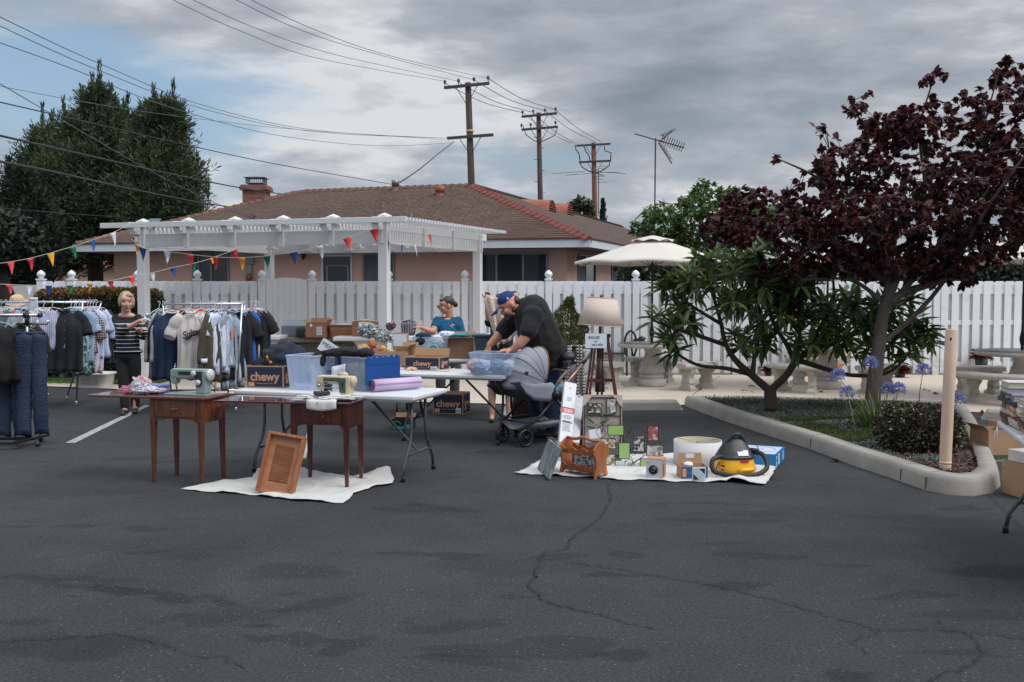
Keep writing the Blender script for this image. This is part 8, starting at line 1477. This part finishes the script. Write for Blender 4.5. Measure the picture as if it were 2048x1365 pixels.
def hand(b,wr,d,pn,side,curl=.5,s=1.0):
 """wrist, direction of fingers, palm normal; side +1/-1 says where the thumb leaves"""
 d=Vector(d).normalized();pn=Vector(pn);pn=(pn-d*pn.dot(d)).normalized();x=d.cross(pn)*side;wr=Vector(wr)
 b.cap(wr,.024*s,wr+d*.03*s,.026*s)
 for k in range(4):b.cap(wr+d*.03*s+x*(k-1.5)*.010*s,.014*s,wr+d*.085*s+x*(k-1.5)*.020*s,.0115*s,8)
 for k,L0 in enumerate((.068,.078,.072,.056)):
  p=wr+d*.088*s+x*(1.5-k)*.0205*s;dd=d
  for j_,fr in enumerate((.45,.32,.23)):
   a=curl*(.5+.5*j_);dd=(dd*math.cos(a)+pn*math.sin(a)).normalized();q=p+dd*L0*fr*s;b.cap(p,(.0095-.001*j_)*s,q,(.0088-.001*j_)*s,8);p=q
 p=wr+d*.028*s+x*.026*s
 for j_,(a,L0)in enumerate(((.9,.042),(.6,.032),(.4,.024))):dd=(d*math.cos(a)+x*math.sin(a)*.9+pn*.45).normalized();q=p+dd*L0*s;b.cap(p,(.0125-.0015*j_)*s,q,(.011-.0015*j_)*s,8);p=q
def person(label,o):return thing('person',label,'person',o)
L_=lambda v,o:Vector(v)-Vector(o)
Y=13.15;s_=Y/FPX;o=Vector((AT(258,822,Y).x,Y,0));t=person('woman in black and white striped top reaching for the middle clothes rack',o)
def W(px,py,dy=0):return AT(px,py,Y+dy)-o
F=frame((.42,-.9,-.10));sk=skin('fair',(206,160,144));b=Blob();hc_=W(253,605,-.02);P=head(b,hc_,F,1.13);nk=W(252,624,.02)
b.cap(hc_+F@Vector((0,-.02,-.06)),.058,nk,.062);b.ell(W(253,632,.03),(.12,.07,.045));shL=W(232,638,.02);shR=W(276,637,.04)
elL=W(243,662,-.16);wrL=W(280,642,-.28);elR=W(285,664,-.04);wrR=W(274,659,-.26)
b.chain([(shL,.05),(elL,.042),(W(262,653,-.23),.036),(wrL,.025)]);hand(b,wrL,(.9,-.1,.25),(.2,.2,-.9),-1,.55,.92);b.chain([(shR,.05),(elR+Vector((.02,0,-.02)),.04),(wrR,.025)]);hand(b,wrR,(.75,-.2,.15),(.2,.2,-.9),1,.6,.92)
hpL=W(246,722,.03);hpR=W(268,722,.03);ftL=Vector((-.015,-.10,.07));ftR=Vector((.04,.10,.07));b.cap(W(252,655,.03),.09,W(256,700,.03),.10);b.chain([(hpL,.07),((hpL+ftL)/2,.055),(ftL,.035)]);b.chain([(hpR,.07),((hpR+ftR)/2,.055),(ftR,.035)])
for f_,dx in((ftL,.03),(ftR,.05)):b.cap(f_+Vector((0,.02,-.03)),.030,f_+Vector((dx,-.13,-.045)),.022)
b.fuse('body',sk,t,.0075,3);face(P,F,t,1.1,sk)
stp_=Mband('striped_knit',S(22,24,30),S(200,204,212),.052,.17,'Z');blk=cl('black_knit',(22,23,28))
b=Blob();b.ell(W(254,655,.03),(.165,.115,.14));b.cap(W(236,641,.03),.055,W(272,640,.03),.055);b.cap(W(254,665,.04),.15,W(256,690,.04),.155);b.ell(W(257,703,.03),(.195,.14,.045));b.chain([(shL+Vector((0,0,0)),.062),(elL,.060),(W(255,656,-.21),.048)]);b.chain([(shR,.060),(elR+Vector((.02,0,-.02)),.055),((elR+wrR)/2,.046)])
zt_=W(252,641).z;tp_=b.fuse('top',stp_,t,.011,3,fold=.008,fscale=5,cut=lambda v:(v-W(253,622,.0)).length<.092)
tp_.data.materials.append(blk);[setattr(p_,'material_index',1)for p_ in tp_.data.polygons if p_.center.z>zt_]
b=Blob();b.ell(W(257,712,.03),(.165,.12,.10));b.chain([(hpL,.095),((hpL+ftL)/2+Vector((-.01,0,.02)),.068),(ftL+Vector((0,.02,.05)),.062)]);b.chain([(hpR,.095),((hpR+ftR)/2+Vector((.01,0,.02)),.068),(ftR+Vector((0,.02,.05)),.062)]);b.fuse('trousers',cl('black_trousers',(18,19,22)),t,.011,3,fold=.006)
for f_,dx in((ftL,.03),(ftR,.05)):b=Blob();b.cap(f_+Vector((.0,.035,-.030)),.038,f_+Vector((dx,-.15,-.038)),.032);b.fuse('shoe',blackp,t,.008,2)
hair=M('hair_blond',S(168,146,116),.7,var=.22,scale=30,stretch=(5,5,1),bump=.6,bscale=60);b=Blob();b.ell(P(0,-.035,.055),(.090,.098,.085),F);b.ell(P(-.062,-.02,.0),(.038,.07,.085),F);b.ell(P(.065,-.025,.005),(.032,.06,.075),F);b.ell(P(-.03,.055,.085),(.055,.035,.028),F);b.ell(P(0,-.07,-.01),(.08,.05,.08),F)
b.fuse('hair',hair,t,.007,2,fold=.006,fscale=22,cut=lambda v,Pf=P(0,.0,0),Ff=F:(lambda q:q.y>.040 and q.z<.062 and abs(q.x)<.062)(Ff.transposed()@(v-Pf)))
Y=14.1;o=Vector((AT(895,700,Y).x,Y,0));t=person('woman with dark bun and sunglasses in a teal t shirt behind the rear table',o)
F=frame((-.93,-.36,-.22));sk2=skin('tan',(190,140,116));b=Blob();hc_=W(893,612);P=head(b,hc_,F,1.06);b.cap(hc_+F@Vector((0,-.03,-.06)),.050,W(899,632,.03),.056);b.ell(W(897,641,.02),(.11,.06,.04))
shL=W(875,642);shR=W(916,643,.02);elL=W(866,664,-.12);wrL=W(842,655,-.22);elR=W(925,676,-.02);wrR=W(905,690,-.22);b.chain([(shL,.055),(elL,.045),(W(855,661,-.17),.038),(wrL,.026)]);hand(b,wrL,(-.9,-.1,.1),(0,.3,-.9),1,.5,.92);b.chain([(shR,.058),(elR,.046),(wrR,.028)]);hand(b,wrR,(-.6,-.4,-.3),(0,.3,-.9),-1,.4,.92)
b.cap(W(897,657),.10,W(897,700),.12);
for dx in(-.10,.10):b.chain([(W(897,708)+Vector((dx*.8,0,0)),.085),(Vector((dx,0,.45)),.06),(Vector((dx,.02,.08)),.04)]);b.cap(Vector((dx,.02,.04)),.035,Vector((dx,-.14,.03)),.028)
b.fuse('body',sk2,t,.0075,3);face(P,F,t,.98,sk2,brow=(60,44,36));b=Blob();b.cap(W(882,650),.09,W(912,651),.09);b.cap(W(896,664),.155,W(897,706),.15);b.cap(W(880,641),.055,W(913,642,.02),.055);b.chain([(shL,.068),((shL*.55+elL*.45),.066)]);b.chain([(shR,.070),(shR.lerp(elR,.72),.068)])
ts_=b.fuse('t_shirt',cl('teal_shirt',(0,78,112)),t,.009,3,fold=.008,fscale=6,cut=lambda v:(v-W(895,629,-.06)).length<.078);m=MB();[m.sph(W(905+dx,651+dy,-.125),(.008,.004,.012),6)for dx,dy in((-3,1),(0,-2),(3,0),(-1,3))];m.build('chest_print',papw,t)
b=Blob();[b.chain([(W(897,700)+Vector((dx*.7,0,0)),.125),(Vector((dx,0,.48)),.080),(Vector((dx,.01,.12)),.066)])for dx in(-.10,.10)];b.fuse('trousers',cl('grey_trousers',(74,70,70)),t,.011,3);[Blob().cap(Vector((dx,.03,.035)),.04,Vector((dx,-.15,.03)),.032).fuse('shoe',blackp,t,.009,2)for dx in(-.10,.10)]
hd=M('hair_dark',S(52,38,36),.45,var=.2,scale=30,stretch=(5,5,1),bump=.4,bscale=60);b=Blob();b.ell(P(0,-.030,.045),(.085,.098,.088),F);b.ell(P(0,-.125,-.01),(.042,.038,.045),F);b.ell(P(0,.045,.085),(.055,.04,.024),F);b.fuse('hair',hd,t,.007,2,cut=lambda v,Pf=P(0,0,0),Ff=F:(lambda q:q.y>.030 and q.z<.070)(Ff.transposed()@(v-Pf)))
m=MB();[m.sph((0,0,0),(.027,.006,.022),14,Matrix.Translation(P(sx*.032,.112,.012))@F.to_4x4())for sx in(-1,1)];m.tube([P(-.01,.115,.018),P(.01,.115,.018)],.003,5);[m.tube([P(sx*.058,.105,.018),P(sx*.082,.0,.015)],.003,5)for sx in(-1,1)];m.build('sunglasses',M('sunglass',S(60,36,30),.15),t)
q=AT(818,657,13.9);tp2=thing('grey_handbag','small grey pleated handbag held up by the woman in teal','handbag',q);m=MB();rows=[[(w*x,-.03+.012*math.sin(x*16),z)for x in[i/8-1 for i in range(17)]]for w,z in((.06,-.10),(.085,-.04),(.095,.04),(.10,.085))];m.grid(rows);m.build('bag',M('bag_grey',S(120,116,130),.7,var=.1),tp2,solid=.03);m=MB();m.tube([(-.09,-.03,.085),(0,-.04,.11),(.09,-.03,.085)],.014,8);m.build('gathered_top',M('bag_trim',S(84,86,100),.7),tp2)
Y=12.35;o=Vector((AT(1006,760,Y).x,Y,0));t=person('person in black skirt, bare calves, mostly hidden behind the raised beige shawl',o);sk3=skin('legs',(196,152,134));b=Blob();F=frame((-.1,-1,-.05));hc_=W(1003,607,.08);P=head(b,hc_,F,.95);b.cap(hc_+Vector((0,.02,-.06)),.048,W(1003,632,.1),.055)
for sx,hx,hy in((-1,974,590),(1,1029,588)):
 sh_=W(1003+sx*24,643,.1);el_=W(1001+sx*25,622,.04);wr_=W(hx,hy+11,-.06);b.chain([(sh_,.05),(el_,.042),(wr_,.027)]);hand(b,wr_,(sx*-.1,-.25,.9),(0,-1,-.2),sx,.9,.9)
b.cap(W(1003,650,.1),.12,W(1004,720,.1),.13);fx2=((984,865),(1018,858))
for fx_,fy_ in fx2:f_=W(fx_,fy_-8,.02);f_.z=.06;b.chain([(Vector((f_.x*.8,.1,.80)),.08),(Vector((f_.x,.06,.47)),.055),(Vector((f_.x,.05,.30)),.050),(f_,.032)]);b.cap(f_,.03,f_+Vector((0,-.13,-.03)),.024)
b.fuse('body',sk3,t,.0075,3);face(P,F,t,.95,sk3);b=Blob();b.cap(W(1003,645,.1),.14,W(1004,700,.1),.15);b.cap(W(978,645,.1),.06,W(1028,645,.1),.06);b.fuse('blouse',cl('black_blouse',(30,30,34)),t,.01,3)
b=Blob();b.cap(Vector((0,.1,.92)),.15,Vector((0,.08,.50)),.185);b.ell((0,.08,.45),(.21,.17,.06));b.fuse('skirt',cl('black_skirt',(18,18,20)),t,.011,3,fold=.01);b=Blob();b.ell(P(0,-.03,.04),(.088,.10,.09),F);b.fuse('hair',hd,t,.008,2,cut=lambda v,Pf=P(0,0,0),Ff=F:(lambda q:q.y>.03 and q.z<.06)(Ff.transposed()@(v-Pf)))
for fx_,fy_ in fx2:f_=W(fx_,fy_-8,.02);f_.z=.03;Blob().cap(f_+Vector((0,.03,0)),.034,f_+Vector((0,-.14,-.002)),.028).fuse('sandal',blackp,t,.009,2)
shw=M('crochet_shawl',S(236,216,200),.95,scale=40,col2=S(196,170,154),bump=1,bscale=90);t=thing('shawl','beige crocheted shawl held up by two hands in front of the fence','shawl',AT(1000,600,12.2));oo=AT(1000,600,12.2);rows=[]
for i in range(25):
 u=i/24;row=[];xt=966+u*70;yt=590+(6 if .12<u<.88 else 0)*math.sin((u-.12)*4)+(8 if u<.08 else 0)-4*math.exp(-((u-.9)/.1)**2)
 for k in range(15):v=k/14;xx=xt+(30-u*14)*v*(1-u)*1.0;row.append(AT(xx,yt+v*(100-18*u),12.2+.03*math.sin(u*22+v*3)*min(1,v*3+.2))-oo)
 rows.append(row)
m=MB();m.grid(rows);m.build('knit',shw,t,solid=.006)
Y=11.0;o=Vector((AT(1090,850,Y).x,Y+.15,0));t=person('large bearded man in black t shirt, jeans and blue cap bending over the clear bin',o);o_m=o
F=frame((-.80,-.22,-.62),(-.45,0,.9));sk4=skin('man',(196,138,112));b=Blob();hc_=W(1019,612,-.02);P=head(b,hc_,F,1.12,1.1);nk=W(1043,614,.05);b.cap(hc_+F@Vector((0,-.05,-.04)),.075,nk,.085);b.ell(P(0,.03,-.07),(.065,.065,.05),F)
shN=W(1066,632,-.20);elN=W(1056,668,-.34);wrN=W(1025,700,-.32);shF=W(1030,640,.22);elF=W(1003,665,.26);wrF=W(979,690,.14)
b.chain([(shN,.085),(elN,.062),(W(1040,688,-.34),.055),(wrN,.036)]);hand(b,wrN,(-.93,0,-.05),(0,.2,-.9),1,.45,1.1);b.chain([(shF,.085),(elF,.060),(W(990,680,.20),.052),(wrF,.036)]);hand(b,wrF,(-.35,-.1,-.9),(-.3,-.3,0),-1,.4,1.1)
b.cap(W(1058,640),.13,W(1080,690,.05),.20);hp=W(1098,715,.1);kneeN=Vector((.06,-.10,.52));ftN=Vector((.09,-.06,.08));kneeF=Vector((-.10,.2,.52));ftF=Vector((-.06,.25,.08))
for k_,f_ in((kneeN,ftN),(kneeF,ftF)):b.chain([(Vector((hp.x,k_.y*.7,.88)),.13),(k_,.09),(f_,.05)]);b.cap(f_+Vector((0,0,-.03)),.045,f_+Vector((-.18,-.05,-.045)),.035)
b.fuse('body',sk4,t,.008,3);face(P,F,t,1.1,sk4,brow=(50,36,30));bt=cl('black_tee',(17,18,22),bump=.9)
b=Blob();b.ell(W(1064,624,.02),(.195,.23,.195));b.cap(W(1064,632),.21,W(1084,690,.03),.245);b.cap(W(1072,660,.1),.20,W(1098,708,.1),.225);b.ell(W(1076,716,.06),(.23,.23,.14));b.ell(W(1092,728,.08),(.20,.21,.09));b.cap(W(1046,618,.05),.098,W(1062,616,.08),.14)
b.chain([(shN,.115),(shN.lerp(elN,.9),.098)]);b.chain([(shF,.115),(shF.lerp(elF,.85),.095)]);b.fuse('t_shirt',bt,t,.012,4,fold=.016,fscale=4.5)
b=Blob();b.ell(Vector((hp.x,.05,.90)),(.20,.22,.14));[b.chain([(Vector((hp.x,k_.y*.7,.86)),.150),(k_,.110),(f_+Vector((0,0,.03)),.085)])for k_,f_ in((kneeN,ftN),(kneeF,ftF))];b.fuse('jeans',cl('jeans_dark',(34,56,86),bump=.8),t,.012,3,fold=.010);[Blob().cap(f_+Vector((.05,0,-.035)),.050,f_+Vector((-.20,-.05,-.045)),.040).fuse('shoe',M('shoe_grey',S(70,72,78),.7),t,.009,2)for f_ in(ftN,ftF)]
b=Blob();b.ell(P(0,.055,-.075),(.068,.06,.05),F);b.ell(P(0,-.0,-.055),(.088,.05,.04),F);b.ell(P(0,.092,-.043),(.03,.02,.008),F,10);b.fuse('beard',hd,t,.008,2,fold=.004,fscale=40,cut=lambda v,Pf=P(0,0,0),Ff=F:(lambda q:q.y>.13)(Ff.transposed()@(v-Pf)));b=Blob();b.ell(P(0,-.075,.0),(.09,.055,.07),F);b.fuse('hair',hd,t,.008,2)
capm=M('cap_blue',S(18,50,112),.8,var=.06,bump=.3);b=Blob();b.ell(P(0,-.012,.075),(.092,.110,.082),F);cp_=b.fuse('cap',capm,t,.008,2,cut=lambda v,Pf=P(0,0,0),Ff=F:(Ff.transposed()@(v-Pf)).z<.048);m=MB();rows=[]
for i in range(9):
 a=-1.15+2.3*i/8;rows.append([P(.075*math.sin(a),.070+.02*math.cos(a),.052),P(.085*math.sin(a),.12+.04*math.cos(a),.046-.006*abs(math.sin(a))),P(.080*math.sin(a),.135+.07*math.cos(a),.034-.018*abs(math.sin(a)))])
m.grid(rows);m.build('cap_brim',capm,t,solid=.004);m=MB();m.box((0,0,0),(.004,.018,.020),Matrix.Translation(P(-.092,-.01,.075))@F.to_4x4());m.box((0,0,0),(.004,.018,.020),Matrix.Translation(P(.092,-.01,.075))@F.to_4x4());m.build('cap_badge',papw,t)
Y=14.9;o=Vector((AT(40,780,Y).x,Y,0));t=person('person in a straw hat mostly hidden behind the left clothes rack',o);F=frame((.2,-1,-.35));b=Blob();hc_=W(35,612);P=head(b,hc_,F,.95);b.cap(hc_+Vector((0,.03,-.06)),.05,W(36,634,.05),.055);b.cap(W(36,655,.05),.13,W(38,710,.05),.14)
for sx in(-1,1):b.chain([(W(36+sx*20,645,.05),.055),(W(36+sx*26,675,0),.045),(W(36+sx*16,680,-.22),.028)]);hand(b,W(36+sx*16,680,-.22),(0,-1,0),(0,0,-1),sx,.4,.9);b.chain([(Vector((sx*.09,.05,.82)),.09),(Vector((sx*.10,.02,.45)),.06),(Vector((sx*.10,.02,.08)),.04)]);b.cap(Vector((sx*.10,.02,.04)),.035,Vector((sx*.10+.05,-.14,.03)),.03)
b.fuse('body',sk2,t,.009,3);face(P,F,t,.95,sk2);b=Blob();b.cap(W(36,655,.05),.145,W(38,712,.05),.15);b.cap(W(16,646,.05),.065,W(56,646,.05),.065);b.fuse('shirt',cl('pink_shirt',(176,136,130)),t,.012,3);b=Blob();[b.chain([(Vector((sx*.08,.05,.84)),.12),(Vector((sx*.10,.02,.45)),.08),(Vector((sx*.10,.02,.12)),.07)])for sx in(-1,1)];b.fuse('trousers',blk,t,.012,3)
[Blob().cap(Vector((sx*.10,.03,.04)),.04,Vector((sx*.10+.06,-.16,.035)),.034).fuse('shoe',blackp,t,.01,2)for sx in(-1,1)]
m=MB();Mx=Matrix.Translation(P(0,-.01,.06))@F.to_4x4();m.lathe([(.16,-.015),(.155,-.005),(.10,.0),(.098,.05),(.085,.085),(.05,.105),(0,.11)],n=28,mat=Mx);m.build('straw_hat',M('straw',S(206,176,140),.9,var=.08,scale=30,bump=.5),t)
t=thing('black_shoe','black shoe with white sole poking out under the left rack','shoe',G(82,790));b=Blob();b.cap((-.10,0,.045),.042,(.06,-.02,.038),.034);b.fuse('upper',blackp,t,.008,2);m=MB();m.box((-.02,-.01,.010),(.26,.085,.018));m.build('sole',papw,t,bevel=.006)
